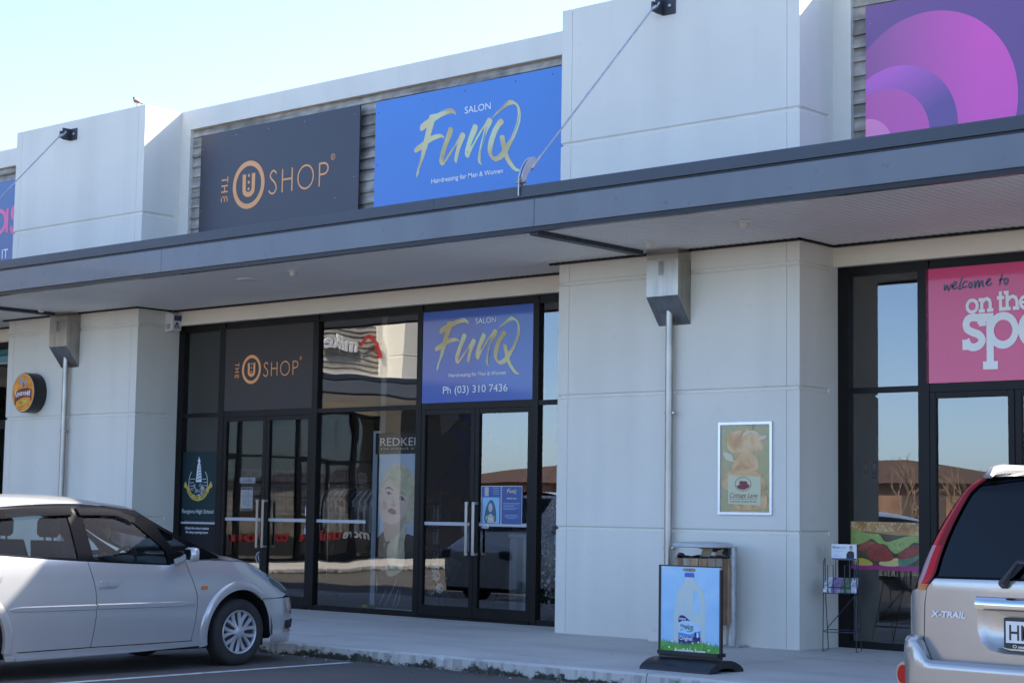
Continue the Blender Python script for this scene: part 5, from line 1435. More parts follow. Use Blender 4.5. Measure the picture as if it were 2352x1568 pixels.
lab = [(382,860),(400,830),(440,822),(480,840),(520,880),(560,915),(640,950),(690,985),(703,1020),(706,1255),(695,1272),(400,1252),(385,1240)]
mb = MB(); mb.poly(f, mq(lab), .0085); part(mb, 'printed_label', mat('label_pale', (.50, .70, .86), .4), t)
mb = MB(); mb.poly(f, mq([(384,1075),(480,1095),(560,1110),(640,1075),(705,1060),(706,1150),(384,1150)]), .0092); part(mb, 'label_lake', mat('label_lake_print', (.10, .30, .66), .4), t)
m_navy = mat('navy_ink', (.025, .022, .16), .4)
mb = MB(); mb.poly(f, mq([(382,860),(400,830),(440,822),(480,840),(520,880),(556,912),(500,903),(440,908),(383,930)]), .0095); mb.poly(f, mq([(384,1140),(706,1150),(706,1255),(695,1272),(400,1252),(385,1240)]), .0097)
mb.poly(f, mq([(618,1090),(633,1066),(645,1100),(640,1190),(618,1185)]), .0099); part(mb, 'label_band', m_navy, t)
mb = MB()
for s_, u, v, h, w in (('Original', 391, 888, .020, .072), ('Original', 402, 1186, .034, .136), ('2 litre', 405, 1240, .010, .035)):
    a, b = mp(u, v); mb.text(f, s_, a, b, h, .0108, width=w, bold=.02)
a, b = mp(595, 1252); mb.poly(f, circ(a, b+.006, .014, 12, .010), .0108); a, b = mp(678, 1230); mb.poly(f, circ(a, b, .014, 4, .012), .0108)
a, b = mp(660, 1150); mb.poly(f, mq([(652,1090),(672,1085),(680,1150),(655,1160)]), .0108)
part(mb, 'label_lettering', m_sgw, t)
mb = MB(); m_ds = mat('dark_script', (.03, .10, .12), .5)
a, b = mp(412, 1005); mb.text(f, 'Meadow', a, b, .033, .0108, width=.140, shear=.2); a, b = mp(478, 1040); mb.text(f, 'Fresh', a, b, .029, .0108, width=.085, shear=.2); part(mb, 'script_lettering', m_ds, t)
mb = MB(); mb.stroke(f, mq([(500,1058),(550,1068),(590,1050),(608,1025)]), [.004, .009, .003], .0108, smooth=True); mb.stroke(f, mq([(410,1052),(435,1035),(462,1042)]), [.003, .008, .002], .0108, smooth=True); part(mb, 'green_swash', mat('swash_green', (.05, .30, .12), .5), t)
mb = MB(); rnd = random.Random(4)
g = [(-.313, .137)]
x = -.313
while x < .313:
    h = .240+.012*math.sin(x*14)
    tp = h+rnd.uniform(-.005, .026); g += [(x, h-.03), (x+.004+rnd.uniform(-.003, .003), tp)]; x += .0085
g += [(.313, .2), (.313, .137)]
ids = None
for i in range(1, len(g)-3, 2):
    a, b, c = g[i], g[i+1], g[i+2]
    mb.quad(f.pt(a[0], .127, .0112), f.pt(c[0], .127, .0112), f.pt(c[0], c[1], .0115), f.pt(a[0], a[1], .0115)); mb.face([mb.vert(f.pt(a[0], a[1], .0115)), mb.vert(f.pt(c[0], c[1], .0115)), mb.vert(f.pt(b[0], b[1], .0115))])
part(mb, 'printed_grass', poster_ground('grass_print', [(.035,.20,.025),(.10,.38,.05),(.20,.50,.10)], 40), t)
mb = MB(); a, b = mp(316, 1395); mb.text(f, 'Available here', a, .146, .042, .0128, width=.338, bold=.035)
for u, v in ((295,1208),(252,1293),(828,1250),(832,1345)): a, b = mp(u, v); mb.poly(f, circ(a, b, .010, 8, .008), .0125)
part(mb, 'lettering', m_sgw, t)
# ------------------------------------------------------------------ timber slatted litter bin
t = thing('litter_bin', 'timber slatted litter bin with grey round lid beside the pavement sign', 'bin', (-10.80, -.42, 0))
BX, BY, BR = -10.83, -.42, .285
mb = MB(); n = 20; rnd = random.Random(8)
m_sl = [mat('slat_%s' % nm, c, .75, noise=(7, .3), streak=((14, 14, .8), .4), bump=(40, .2)) for nm, c in (('grey', (.38,.30,.22)), ('tan', (.44,.28,.15)), ('brown', (.26,.145,.075)), ('pale', (.50,.39,.27)))]
for i in range(n):
    a = 2*math.pi*i/n; c, s = math.cos(a), math.sin(a); w = .041; h0 = rnd.uniform(-.004, .004)
    sl = MB()
    P = [(BR-.024, -w), (BR-.004, -w), (BR, -w+.004), (BR, w-.004), (BR-.004, w), (BR-.024, w)]
    Q = [(BX+r*c-q*s, BY+r*s+q*c) for r, q in P]
    lo = [sl.vert((x, y, .235)) for x, y in Q]; hi = [sl.vert((x, y, .905+h0)) for x, y in Q]
    for k in range(6): sl.face([lo[k], lo[(k+1) % 6], hi[(k+1) % 6], hi[k]])
    sl.face(lo[::-1]); sl.face(hi); part(sl, 'slat', m_sl[rnd.choice([0, 0, 1, 2, 3, 1])], t)
part(lathe_at([(.255, .25), (.255, .88)], (BX, BY, 0), 28), 'liner', mat('liner_black', (.012,.012,.013), .5), t, 40)
mb = MB(); mb.lathe([(.001, 1.072), (.24, 1.066), (.296, 1.056), (.308, 1.045), (.308, 1.02), (.296, 1.012), (.28, 1.012), (.27, 1.03), (.001, 1.03)], Matrix.Translation((BX, BY, 0)), 48, cap=False); part(mb, 'lid', mat('lid_grey', (.52, .53, .55), .45, noise=(8, .1)), t, 40)
mb = MB(); mb.extr(Fr((BX+.05, BY+.12, 0), ex=(1, 0, 0)), [(-.22, 1.01), (.20, 1.01), (.20, .93)], -.02, .02); part(mb, 'lid_bracket', m_dsteel, t)
mb = MB(); mb.tube([(-10.66, -.14, .0), (-10.66, -.14, 1.02)], .052, 20); mb.cbox((-10.80, -.24, .0005), (-10.52, -.03, .012), .003)
for dx, dy in ((-.115, -.08), (.115, -.08), (.115, .08)): mb.tube([(-10.66+dx, -.135+dy, .01), (-10.66+dx, -.135+dy, .03)], .013, 6)
part(mb, 'post', m_galv, t, 40)
t = thing('cardboard', 'folded brown cardboard poking out of the litter bin', 'cardboard', (-10.72, -.50, .90))
mb = MB()
for o, ex, ez, w, h in (((-10.80, -.56, .81), (.80, .2, .30), (.35, -.1, .75), .13, .22), ((-10.69, -.50, .81), (.5, .5, .2), (.42, 0, .75), .07, .20)):
    ex = Vector(ex).normalized(); ez = Vector(ez).normalized(); f2 = Fr(o, ex, ez, ex.cross(ez).normalized()*1); mb.plate(f2, 0, 0, w, h, 0, .006)
part(mb, 'sheet', mat('cardboard_brown', (.30, .215, .135), .85, noise=(14, .15)), t)
t = thing('rubbish_bag', 'black rubbish bag edge showing over the rim of the timber bin', 'bag', (BX-.05, BY-.1, .86))
mb = MB(); rnd = random.Random(2); pts = []
for i in range(26):
    a = 2*math.pi*i/26; pts.append((BX+.25*math.cos(a), BY+.25*math.sin(a), .905+rnd.uniform(-.01, .02)+(.03 if 16 < i < 19 else 0)))
mb.tube(pts, .018, 6, closed=True); part(mb, 'rolled_edge', mat('bag_black', (.012, .012, .014), .3), t, 60)
# ------------------------------------------------------------------ wire magazine rack
ex = Vector((.935, .355, 0)); bk = Vector((-.355, .935, 0)); O = Vector((-9.71, .085, 0)); Zv = Vector((0, 0, 1))
t = thing('magazine_rack', 'dark wire magazine rack standing in front of the burger window', 'rack', O+ex*.17+bk*.15)
Rk = lambda a, b, z: O+ex*a+bk*b+Zv*z
mb = MB(); w = .335; r = .0048
for a in (0, w):
    s = .02 if a == 0 else -.02
    mb.tube([Rk(a, .0, .0), Rk(a, .04, .60), Rk(a, .03, .89), Rk(a, .12, .93), Rk(a, .14, .60), Rk(a, .30, .0), Rk(a, .14, .0), Rk(a, .0, .0)], r, 6)
mb.tube([Rk(0, .01, .195), Rk(w, .01, .195), Rk(w, .26, .205), Rk(0, .26, .205)], r, 6, closed=True)
mb.tube([Rk(0, .25, .22), Rk(w, .13, .60)], r, 6)
mb.tube([Rk(0, .03, .58), Rk(w, .03, .58), Rk(w, .20, .70), Rk(0, .20, .70)], r, 6, closed=True)
for a in (.05, .22): mb.tube([Rk(a, .015, .575), Rk(a, .0, .66), Rk(a, .0, .86), Rk(a+.055, .0, .86), Rk(a+.055, .0, .66), Rk(a+.055, .015, .575)], r, 6)
mb.tube([Rk(.05, .0, .64), Rk(.275, .0, .64)], r, 6)
for a in (.10, .24, .29): mb.tube([Rk(a, .16, .64), Rk(a, .17, .94)], r, 6)
part(mb, 'wire_frame', mat('navy_wire', (.022, .026, .05), .4), t, 60)
fs = Fr(Rk(.06, .165, .915), ex, Zv, -bk)
t2 = thing('rack_sign', 'white card headed Bluebook clipped on top of the wire rack', 'sign', Rk(.18, .165, .91))
mb = MB(); mb.extr(fs, crs([(0,.0),(.02,-.002),(.23,-.002),(.25,.0),(.252,.08),(.25,.152),(.23,.155),(.02,.155),(0,.152),(-.002,.08)], 2, True), -.006, 0); part(mb, 'card', m_white, t2)
mb = MB(); mb.plate(fs, .0, -.001, .25, .014, .0005, .002); part(mb, 'blue_band', mat('band_blue', (.02, .06, .22), .4), t2)
mb = MB(); mb.text(fs, 'Blue', .010, .112, .026, .002, width=.065); part(mb, 'dark_lettering', mat('ink_slate', (.035, .06, .09), .5), t2)
mb = MB(); mb.text(fs, 'book', .077, .112, .026, .002, width=.072)
for k, (zz, ww) in enumerate(((.090, .115), (.078, .08), (.052, .05), (.040, .095), (.030, .07))): mb.stroke(fs, [(.012, zz), (.012+ww, zz)], .003, .002)
part(mb, 'blue_lettering', mat('ink_sky', (.16, .42, .70), .5), t2)
mb = MB(); mb.poly(fs, [(.148,.014),(.150,.055),(.165,.082),(.185,.088),(.205,.088),(.222,.078),(.228,.05),(.226,.014)], .0022); mb.poly(fs, circ(.196, .118, .016, 16, .022), .0022); part(mb, 'printed_coat', mat('ink_black2', (.015, .015, .017), .5), t2)
mb = MB(); mb.poly(fs, circ(.196, .112, .0125, 16, .018), .003); mb.poly(fs, [(.185,.085),(.205,.085),(.200,.10),(.190,.10)], .003); part(mb, 'printed_face', mat('skin_print', (.55, .38, .30), .5), t2)
for k, (a0, a1, nm, col) in enumerate(((.0, .075, 'white', (.70,.70,.72)), (.075, .17, 'purple', (.30, .22, .42)), (.17, .265, 'green', (.16, .22, .14)), (.265, .335, 'pale', (.62,.64,.70)))):
    t3 = thing('magazine', {'white': 'white magazine at the left of the wire rack shelf', 'purple': 'purple covered magazine second from the left on the rack shelf', 'green': 'dark green and yellow magazine second from the right on the rack shelf', 'pale': 'pale blue white magazine at the right of the rack shelf'}[nm], 'magazine', Rk((a0+a1)/2, .1, .6), 0, 'magazines on the rack')
    mb = MB()
    for j, (p, q) in enumerate(((0, 1),)):
        A = [Rk(a0, .02, .588), Rk(a1-.002, .02, .588), Rk(a1-.002, .19, .702), Rk(a0, .19, .702)]; B = [v+Vector((0, 0, .03)) for v in A]
        i1 = [mb.vert(v) for v in A]; i2 = [mb.vert(v) for v in B]
        mb.face(i1[::-1]); mb.face(i2)
        for k2 in range(4): mb.face([i1[k2], i1[(k2+1) % 4], i2[(k2+1) % 4], i2[k2]])
    part(mb, 'pages', mat('mag_%s' % nm, col, .4, noise=(22, .5)), t3)
# ------------------------------------------------------------------ sparrow on the left pier
t = thing('bird', 'small brown sparrow perched on the top edge of the left pier', 'bird', (-21.29, .03, ZT))
b = MB(); O = Vector((-21.29, .03, ZT))
spine = [(.10, .045), (.055, .062), (.0, .085), (-.035, .105), (-.055, .128), (-.070, .135)]
b.tube([O+Vector((x, 0, z)) for x, z in spine], [.010, .028, .040, .034, .024, .012], 12); part(b, 'body', mat('sparrow_buff', (.55, .43, .32), .9, noise=(60, .3)), t, 60)
b = MB(); b.lathe([(.001, -.024), (.018, -.018), (.025, 0), (.018, .018), (.001, .024)], Matrix.Translation(O+Vector((-.062, 0, .140))), 12); part(b, 'head', mat('sparrow_cap', (.09, .055, .035), .9), t, 60)
b = MB(); b.tube([O+Vector((-.082, 0, .141)), O+Vector((-.102, 0, .137))], [.007, .001], 6); b.tube([O+Vector((.0, .008, .05)), O+Vector((.0, .008, 0))], .003, 5); b.tube([O+Vector((.0, -.008, .05)), O+Vector((.0, -.008, 0))], .003, 5); part(b, 'beak_and_legs', m_black, t)
b = MB(); b.tube([O+Vector((-.02, -.034, .10)), O+Vector((.04, -.034, .075)), O+Vector((.12, -.012, .04))], [.012, .020, .004], 8); b.tube([O+Vector((.08, 0, .052)), O+Vector((.155, 0, .022))], [.012, .008], 8); part(b, 'wing_and_tail', mat('sparrow_brown', (.28, .18, .11), .9, noise=(80, .4)), t, 60)
# ------------------------------------------------------------------ papers and films on the glass
YG = .783
def sheet(name, label, cat, x0, z0, x1, z1, m, y=YG, group=None):
    t = thing(name, label, cat, ((x0+x1)/2, y, z0), 0, group)
    mb = MB(); f = Fr((x0, y, z0)); mb.plate(f, 0, 0, x1-x0, z1-z0, -.002, 0); part(mb, 'sheet', m, t)
    return t, f
m_paper = mat('paper_white', (.62, .64, .68), .6)
m_ink = mat('ink_grey', (.12, .13, .15), .6)
t, f = sheet('paper_sign', 'white paper strip reading CLOSED on the left glass door', 'sign', -19.617, 1.685, -19.286, 1.765, m_paper)
mb = MB(); mb.text(f, 'CLOSED', .165, .022, .038, .002, width=.20, align='CENTER'); part(mb, 'lettering', m_ink, t)
t, f = sheet('notice', 'tall white printed notice taped below the closed sign', 'notice', -19.585, 1.302, -19.330, 1.628, m_paper)
mb = MB(); mb.rect(f, .008, .292, .247, .318, .002); mb.rect(f, .008, .006, .247, .032, .002); part(mb, 'printed_bands', m_ink, t)
mb = MB()
for k in range(9): mb.stroke(f, [(.02+.01*(k % 3), .265-.024*k), (.20+.02*((k*7) % 3)-.05*(k == 4), .265-.024*k)], .005, .002)
part(mb, 'printed_lines', mat('ink_pale', (.34, .37, .44), .6), t)
t, f = sheet('push_sign', 'small PUSH label beside the handle of the closed left door', 'sign', -19.275, 1.425, -19.15, 1.462, m_paper); mb = MB(); mb.text(f, 'PUSH', .006, .007, .022, .002, width=.11, bold=.02); part(mb, 'lettering', m_ink, t)
t, f = sheet('pull_sign', 'small PULL label beside the handle of the salon door', 'sign', -14.985, 1.140, -14.875, 1.184, m_paper, .762); mb = MB(); mb.text(f, 'PULL', .006, .009, .026, .002, width=.098, bold=.02); part(mb, 'lettering', m_black, t)
m_bl2 = mat('sticker_blue', (.03, .04, .20), .5)
for lb, z0, z1, hd in (('upper security warning sticker on the right closed door', 1.245, 1.388, 'WARNING'), ('lower security warning sticker, the one under the number 4 card', 1.005, 1.122, 'WARNING')):
    t, f = sheet('warning_sticker', lb, 'sticker', -18.222, z0, -18.118, z1, m_paper, .766, 'security stickers on the closed doors'); h = z1-z0
    mb = MB(); mb.rect(f, 0, h-.035, .104, h, .001); mb.poly(f, [(.025, .03), (.055, h-.05), (.075, h-.05), (.06, .03)], .001); mb.stroke(f, [(.085, .06), (.065, .065), (.08, .04), (.06, .03)], .010, .0015, smooth=True); part(mb, 'printed_logo', m_bl2, t)
    mb = MB(); mb.text(f, hd, .052, h-.028, .018, .002, width=.09, align='CENTER', bold=.02); part(mb, 'lettering', m_sgw, t)
t, f = sheet('number_card', 'white card with a black 4 between the two warning stickers', 'card', -18.205, 1.150, -18.122, 1.232, m_paper, .766); mb = MB(); mb.text(f, '4', .02, .014, .055, .002); part(mb, 'lettering', m_black, t)
# school crest film
t, f = sheet('window_poster', 'dark green school poster with lighthouse crest in the left side window', 'poster', -20.945, 1.150, -20.110, 2.136, mat('school_green', (.012, .030, .034), .45, spec=.25))
m_cw = mat('crest_white', (.62, .66, .70), .5); m_cg = mat('crest_gold', (.52, .38, .06), .5); m_cd = mat('crest_dark', (.02, .03, .035), .5)
g = lambda x, z: (x+20.945, z-1.150)
gl = lambda L: [g(*p) for p in L]
mb = MB()
mb.poly(f, gl([(-20.590,1.70),(-20.560,1.955),(-20.490,1.955),(-20.455,1.70)]), .001)
mb.poly(f, gl([(-20.565,2.00),(-20.540,2.035),(-20.530,2.072),(-20.520,2.035),(-20.492,2.00)]), .001)
mb.poly(f, gl([(-20.545,1.955),(-20.545,2.00),(-20.505,2.00),(-20.505,1.955)]), .001)
mb.stroke(f, gl([(-20.692,1.848),(-20.735,1.77),(-20.745,1.65),(-20.715,1.57)]), .010, .001, smooth=True); mb.stroke(f, gl([(-20.381,1.848),(-20.335,1.77),(-20.325,1.65),(-20.35,1.57)]), .010, .001, smooth=True)
for a, b, z in ((-20.72,-20.60,1.742),(-20.44,-20.35,1.742),(-20.73,-20.63,1.69),(-20.42,-20.34,1.695),(-20.73,-20.66,1.645),(-20.40,-20.33,1.65)): mb.stroke(f, [g(a, z), g(b, z+.003)], .007, .001)
rnd = random.Random(6)
for k in range(46):
    a = rnd.uniform(0, 6.28); rr = math.sqrt(rnd.random()); x = -20.535+.155*rr*math.cos(a); z = 1.575+.10*rr*math.sin(a)
    if (x+20.535)**2/.16**2+(z-1.60)**2/.13**2 > 1: continue
    mb.stroke(f, [g(x-.022, z-rnd.uniform(0, .012)), g(x, z+.010), g(x+.022, z-rnd.uniform(0, .012))], .006, .0012)
part(mb, 'crest_lines', m_cw, t)
mb = MB()
for k in range(5): z = 1.73+.045*k; mb.poly(f, gl([(-20.555+.004*k, z), (-20.525, z+.006), (-20.53, z+.024), (-20.55+.004*k, z+.02)]), .002); mb.poly(f, gl([(-20.515, z+.012), (-20.478-.003*k, z+.014), (-20.485-.003*k, z+.032), (-20.512, z+.03)]), .002)
part(mb, 'tower_stones', m_cd, t)
mb = MB(); n = 20; A = []
for i in range(n+1):
    a = R(190+160*i/n); A.append((-20.535+.215*math.cos(a), 1.632+.17*math.sin(a)))
mb.stroke(f, gl(A), .064, .003, n=1)
mb.poly(f, gl([(-20.860,1.648),(-20.823,1.712),(-20.765,1.635),(-20.735,1.63),(-20.73,1.59),(-20.77,1.54),(-20.785,1.60),(-20.845,1.625)]), .0025); mb.poly(f, gl([(-20.21,1.648),(-20.247,1.715),(-20.30,1.64),(-20.335,1.635),(-20.335,1.59),(-20.295,1.545),(-20.28,1.60),(-20.225,1.628)]), .0025)
part(mb, 'motto_ribbon', m_cg, t)
mb = MB(); word = 'LUX CUM AMORE'
for i, ch in enumerate(word):
    if ch == ' ': continue
    a = R(207+126*i/(len(word)-1)); c = g(-20.535+.228*math.cos(a), 1.632+.183*math.sin(a)); mb.text(f, ch, c[0], c[1], .036, .004, width=.026, align='CENTER', rot=a+math.pi/2, bold=.02)
part(mb, 'motto', m_cd, t)
mb = MB(); mb.text(f, 'Rangiora High School', .069, .105, .058, .002, width=.70); part(mb, 'lettering', m_cw, t)
t, f = sheet('window_poster', 'black window film asking visitors to check opening hours, under the crest poster', 'poster', -20.945, .10, -20.110, 1.118, mat('film_black', (.010, .010, .013), .5, spec=.25))
mb = MB(); mb.text(f, 'Check the school website', .148, .925, .035, .002, width=.535, shear=.25, bold=.02); mb.text(f, 'for shop opening hours', .165, .868, .035, .002, width=.50, shear=.25, bold=.02); part(mb, 'lettering', m_cw, t)
mb = MB(); mb.rect(f, -.01, 1.002, .84, 1.03, .0015); part(mb, 'pale_band', m_frost, t)
# small ring logo on the closed doors' glass
t = thing('door_decal', 'faint grey ring logo low on the closed glass doors', 'decal', (-19.2, .77, .65)); mb = MB(); f2 = Fr((-19.13, .768, .66)); u_logo(f2, .085, mb); part(mb, 'ring_logo', mat('etched_grey', (.30, .31, .33), .6), t)
# salon door posters
m_pb = mat('poster_blue', (.035, .085, .26), .45)
t, f = sheet('door_poster', 'blue salon poster with two pictures on the salon door, the left of a pair', 'poster', -15.003, 1.188, -14.680, 1.655, m_pb, .766)
mb = MB(); 
for q in ((-.003,-.003,.326,.004),(-.003,.463,.326,.470),(-.003,.004,.003,.463),(.320,.004,.326,.463)): mb.rect(f, *q, .001)
part(mb, 'white_edge', m_paper, t)
mb = MB(); mb.rect(f, .02, .012, .300, .330, .001); part(mb, 'picture_ground', mat('pic_blue', (.24, .46, .66), .5), t)
mb = MB(); mb.poly(f, crs([(.07,.02),(.06,.12),(.09,.22),(.14,.29),(.19,.29),(.23,.22),(.25,.12),(.23,.02)], 3, True), .0018); part(mb, 'printed_hair', mat('teal_hair', (.03, .11, .16), .5), t)
mb = MB(); mb.poly(f, circ(.155, .205, .034, 18, .055), .0026); part(mb, 'printed_face', mat('figure_print', (.46, .40, .40), .5), t)
mb = MB(); mb.poly(f, [(.10,.015),(.12,.10),(.145,.13),(.17,.13),(.20,.10),(.215,.015)], .0024); part(mb, 'printed_body', mat('figure_print', (.46, .40, .40), .5), t)
mb = MB(); mb.rect(f, .055, .345, .12, .455, .0016); part(mb, 'printed_picture', mat('figure_print', (.46, .40, .40), .5), t)
mb = MB(); fl = f.at(.075, .035); 
for i, q in enumerate('FunQ'): mb.poly(fl, [(p[0]*.000085, p[1]*.000085) for p in FUNQ[q]], .003)
part(mb, 'brush_lettering', m_gold, t)
mb = MB()
for k in range(4): mb.stroke(f, [(.19+.01*(k % 2), .445-.025*k), (.29, .445-.025*k)], .005, .002)
part(mb, 'printed_lines', mat('ink_pale2', (.35, .45, .62), .6), t)
t, f = sheet('door_poster', 'blue opening hours poster on the salon door, the right of a pair', 'poster', -14.668, 1.188, -14.338, 1.655, m_pb, .766)
mb = MB()
for q in ((-.003,-.003,.333,.004),(-.003,.463,.333,.470),(-.003,.004,.003,.463),(.327,.004,.333,.463)): mb.rect(f, *q, .001)
part(mb, 'white_edge', m_paper, t)
mb = MB(); fl = f.at(.085, .375)
for i, q in enumerate('FunQ'): mb.poly(fl, [(p[0]*.000088, p[1]*.000075) for p in FUNQ[q]], .002+.0002*i)
part(mb, 'brush_lettering', m_gold, t)
mb = MB(); mb.text(f, 'OPENING HOURS', .165, .310, .017, .002, width=.16, align='CENTER'); part(mb, 'lettering', m_sgw, t)
mb = MB()
for k, (a, w) in enumerate(((.03, .27), (.03, .26), (.03, .18), (.03, .25), (.03, .20), (.06, .2), (.05, .23), (.09, .14))): mb.stroke(f, [(a, .262-.019*k-(.05 if k > 4 else 0)), (a+w, .262-.019*k-(.05 if k > 4 else 0))], .005, .002)
part(mb, 'printed_lines', mat('ink_pale2', (.35, .45, .62), .6), t)
# burger film
t, f = sheet('window_film', 'burger photograph film across the lower right shop window', 'window film', -9.815, .810, -8.972, 1.302, mat('burger_dark', (.045, .03, .02), .4))
FW_, FH_ = .843, .492
bz = lambda L: [((u-337)/520*FW_, .045+(728-v)/310*(FH_-.045)) for u, v in L]
mb = MB(); mb.rect(f, 0, 0, FW_, .046, .001); part(mb, 'magenta_band', mat('band_magenta', (.36, .02, .16), .4), t)
mb = MB(); mb.rect(f, 0, .046, FW_, FH_, .0006); part(mb, 'print_ground', poster_ground('burger_ground', [(.02,.03,.015),(.08,.06,.02),(.05,.10,.05)], 8), t)
mb = MB(); mb.poly(f, bz([(337,418),(857,422),(857,515),(760,510),(680,512),(600,505),(520,495),(430,490),(337,478)]), .0012); part(mb, 'printed_bun', poster_ground('bun_print', [(.56,.44,.22),(.44,.22,.07),(.28,.12,.04)], 6), t)
mb = MB(); rnd = random.Random(9)
for k in range(34):
    u, v = rnd.uniform(345, 850), rnd.uniform(424, 485); a, b = bz([(u, v)])[0]; mb.poly(f, circ(a, b, .006, 6, .009), .0018)
part(mb, 'printed_seeds', mat('seed_cream', (.70, .60, .36), .5), t)
def blob(L, nm, cols, d, sc=10): mb = MB(); mb.poly(f, crs(bz(L), 3, True), d); part(mb, nm, poster_ground(nm+'_print', cols, sc), t)
blob([(337,480),(400,485),(470,500),(540,505),(560,515),(600,560),(680,540),(760,515),(855,520),(855,565),(800,560),(760,590),(740,600),(680,640),(640,625),(600,580),(545,570),(500,540),(460,560),(400,585),(345,582)], 'printed_lettuce', [(.10,.18,.02),(.34,.42,.10),(.22,.30,.08),(.44,.48,.18)], .0022, 26)
blob([(470,600),(560,575),(650,650),(640,690),(560,700),(480,680)], 'printed_tomato', [(.16,.02,.012),(.34,.05,.03),(.26,.03,.02)], .0018, 18)
blob([(740,600),(830,575),(850,620),(800,660),(700,680),(690,640)], 'printed_tomato_slice', [(.16,.02,.012),(.32,.05,.03)], .0019, 18)
blob([(400,600),(470,560),(530,575),(470,610),(420,630)], 'printed_bacon', [(.30,.05,.03),(.36,.10,.05)], .0016)
blob([(370,690),(430,680),(490,700),(500,728),(380,728)], 'printed_cheese', [(.55,.42,.04),(.60,.48,.08)], .0014)
blob([(560,700),(680,672),(692,726),(570,728)], 'printed_cheese_slice', [(.62,.54,.22),(.58,.50,.14)], .0014)
blob([(690,680),(790,655),(845,610),(840,660),(790,700),(740,728),(700,726)], 'printed_cucumber', [(.05,.14,.08),(.12,.22,.12)], .0016)
# ------------------------------------------------------------------ salon banner behind the glass
t = thing('roll_up_banner', 'tall REDKEN salon banner with a blonde woman behind the salon window', 'banner', (-16.54, 1.0, .05))
f = Fr((-16.952, .90, 0)); BW = .80
zb2 = lambda L: [((u-187)*.00227+.012, 2.349-(v-105)*.001585) for u, v in L]
mb = MB(); mb.plate(f, 0, .06, BW, 2.072, -.008, 0); part(mb, 'print', poster_ground('banner_ground', [(.56,.68,.84),(.64,.75,.88),(.70,.79,.88)], 1.0), t)
mb = MB(); mb.plate(f, -.07, 2.072, BW, 2.345, -.05, .004); mb.plate(f, -.03, .06, 0, 2.08, -.03, .006); mb.box((-17.0, .87, .0065), (-16.15, .98, .06)); part(mb, 'stand', mat('banner_brown', (.028, .022, .018), .45), t)
def art(nm, L, col, d, sm=True, m=None):
    mb = MB(); mb.poly(f, crs(zb2(L), 4, True) if sm else zb2(L), d); part(mb, nm, m or mat(nm+'_print', col, .5), t)
m_hair = poster_ground('blonde_print', [(.56,.52,.34),(.76,.70,.50),(.86,.80,.64)], 6)
art('printed_hair', [(188,690),(190,600),(215,480),(262,400),(310,366),(360,366),(420,400),(470,470),(500,600),(500,760),(470,820),(400,860),(350,840),(230,840),(205,780)], None, .001, True, m_hair)
art('printed_jacket', [(178,975),(235,905),(245,980),(300,1000),(420,930),(520,960),(540,1100),(540,1540),(170,1540),(190,1350),(175,1150)], (.018, .02, .026), .0015, False)
art('printed_neck', [(232,840),(245,985),(275,992),(320,960),(375,900),(385,830),(330,800)], (.62, .47, .40), .002)
art('printed_face', [(195,610),(200,690),(205,760),(228,820),(265,850),(310,855),(360,825),(405,760),(425,680),(430,600),(400,510),(330,470),(260,490),(215,540)], (.88, .70, .60), .0026)
art('printed_fringe', [(215,560),(225,480),(262,400),(310,366),(360,366),(420,400),(460,480),(455,600),(420,630),(370,590),(310,540),(265,490),(235,530)], None, .0032, True, m_hair)
art('printed_ponytail', [(350,930),(300,985),(268,1030),(262,1110),(278,1180),(300,1230),(255,1190),(258,1250),(285,1278),(330,1268),(370,1240),(400,1190),(405,1100),(400,1000),(420,880),(390,890)], None, .0036, True, m_hair)
m_eye = mat('eye_print', (.06, .045, .04), .5)
mb = MB()
for L, w in (([(243,605),(265,592),(292,612)], [.006, .018, .006]), ([(352,645),(375,632),(402,668)], [.006, .018, .006]), ([(237,572),(265,555),(305,578)], [.005, .022, .005]), ([(345,600),(375,598),(405,620)], [.003, .008, .003]), ([(295,700),(310,706),(325,695)], .005)): mb.stroke(f, zb2(L), w, .0042, smooth=True)
for u, v in ((268, 607), (376, 652)): a, b = zb2([(u, v)])[0]; mb.poly(f, circ(a, b, .022, 14, .017), .0042)
part(mb, 'printed_eyes', m_eye, t)
art('printed_blush', [(215,690),(232,665),(255,690),(250,730),(225,740)], (.70, .52, .47), .0030)
art('printed_nose', [(296,612),(312,660),(328,692),(310,708),(288,700),(300,660)], (.66, .54, .50), .0031)
art('printed_lips', [(260,745),(280,728),(300,726),(325,745),(328,765),(310,775),(285,768)], (.20, .03, .06), .0042)
mb = MB()
for L in ([(355,1275),(320,1370),(250,1525)], [(370,1340),(345,1430),(320,1525)], [(375,1370),(372,1450),(345,1530)], [(265,1385),(235,1450),(205,1515)], [(405,970),(380,1080),(385,1150)], [(185,1290),(180,1350),(185,1380)], [(240,1005),(238,1040)]): mb.stroke(f, zb2(L), [.003, .014, .004], .003, smooth=True)
part(mb, 'printed_highlights', mat('sheen_print', (.40, .46, .55), .5), t)
mb = MB(); mb.text(f, 'REDKEN', .018, 2.178, .108, .006, width=.76); mb.text(f, '5TH AVENUE NYC', .03, 2.128, .024, .006, width=.72, sp=1.4); part(mb, 'lettering', m_sgw, t)
mb = MB(); x = None
t = thing('display_panel', 'tall pale grey display panel standing left of the salon banner', 'panel', (-17.13, 1.0, 0)); mb = MB(); mb.plate(Fr((-17.205, 1.03, 0)), 0, .0065, .145, 2.385, -.03, 0); part(mb, 'board', mat('panel_pale', (.42, .50, .58), .5), t)
t = thing('small_box', 'little yellow box on the floor at the foot of the salon banner', 'box', (-17.15, .92, .0065)); mb = MB(); mb.cbox((-17.20, .88, .0065), (-17.09, .98, .105), .004); part(mb, 'carton', mat('box_yellow', (.50, .36, .06), .6), t)
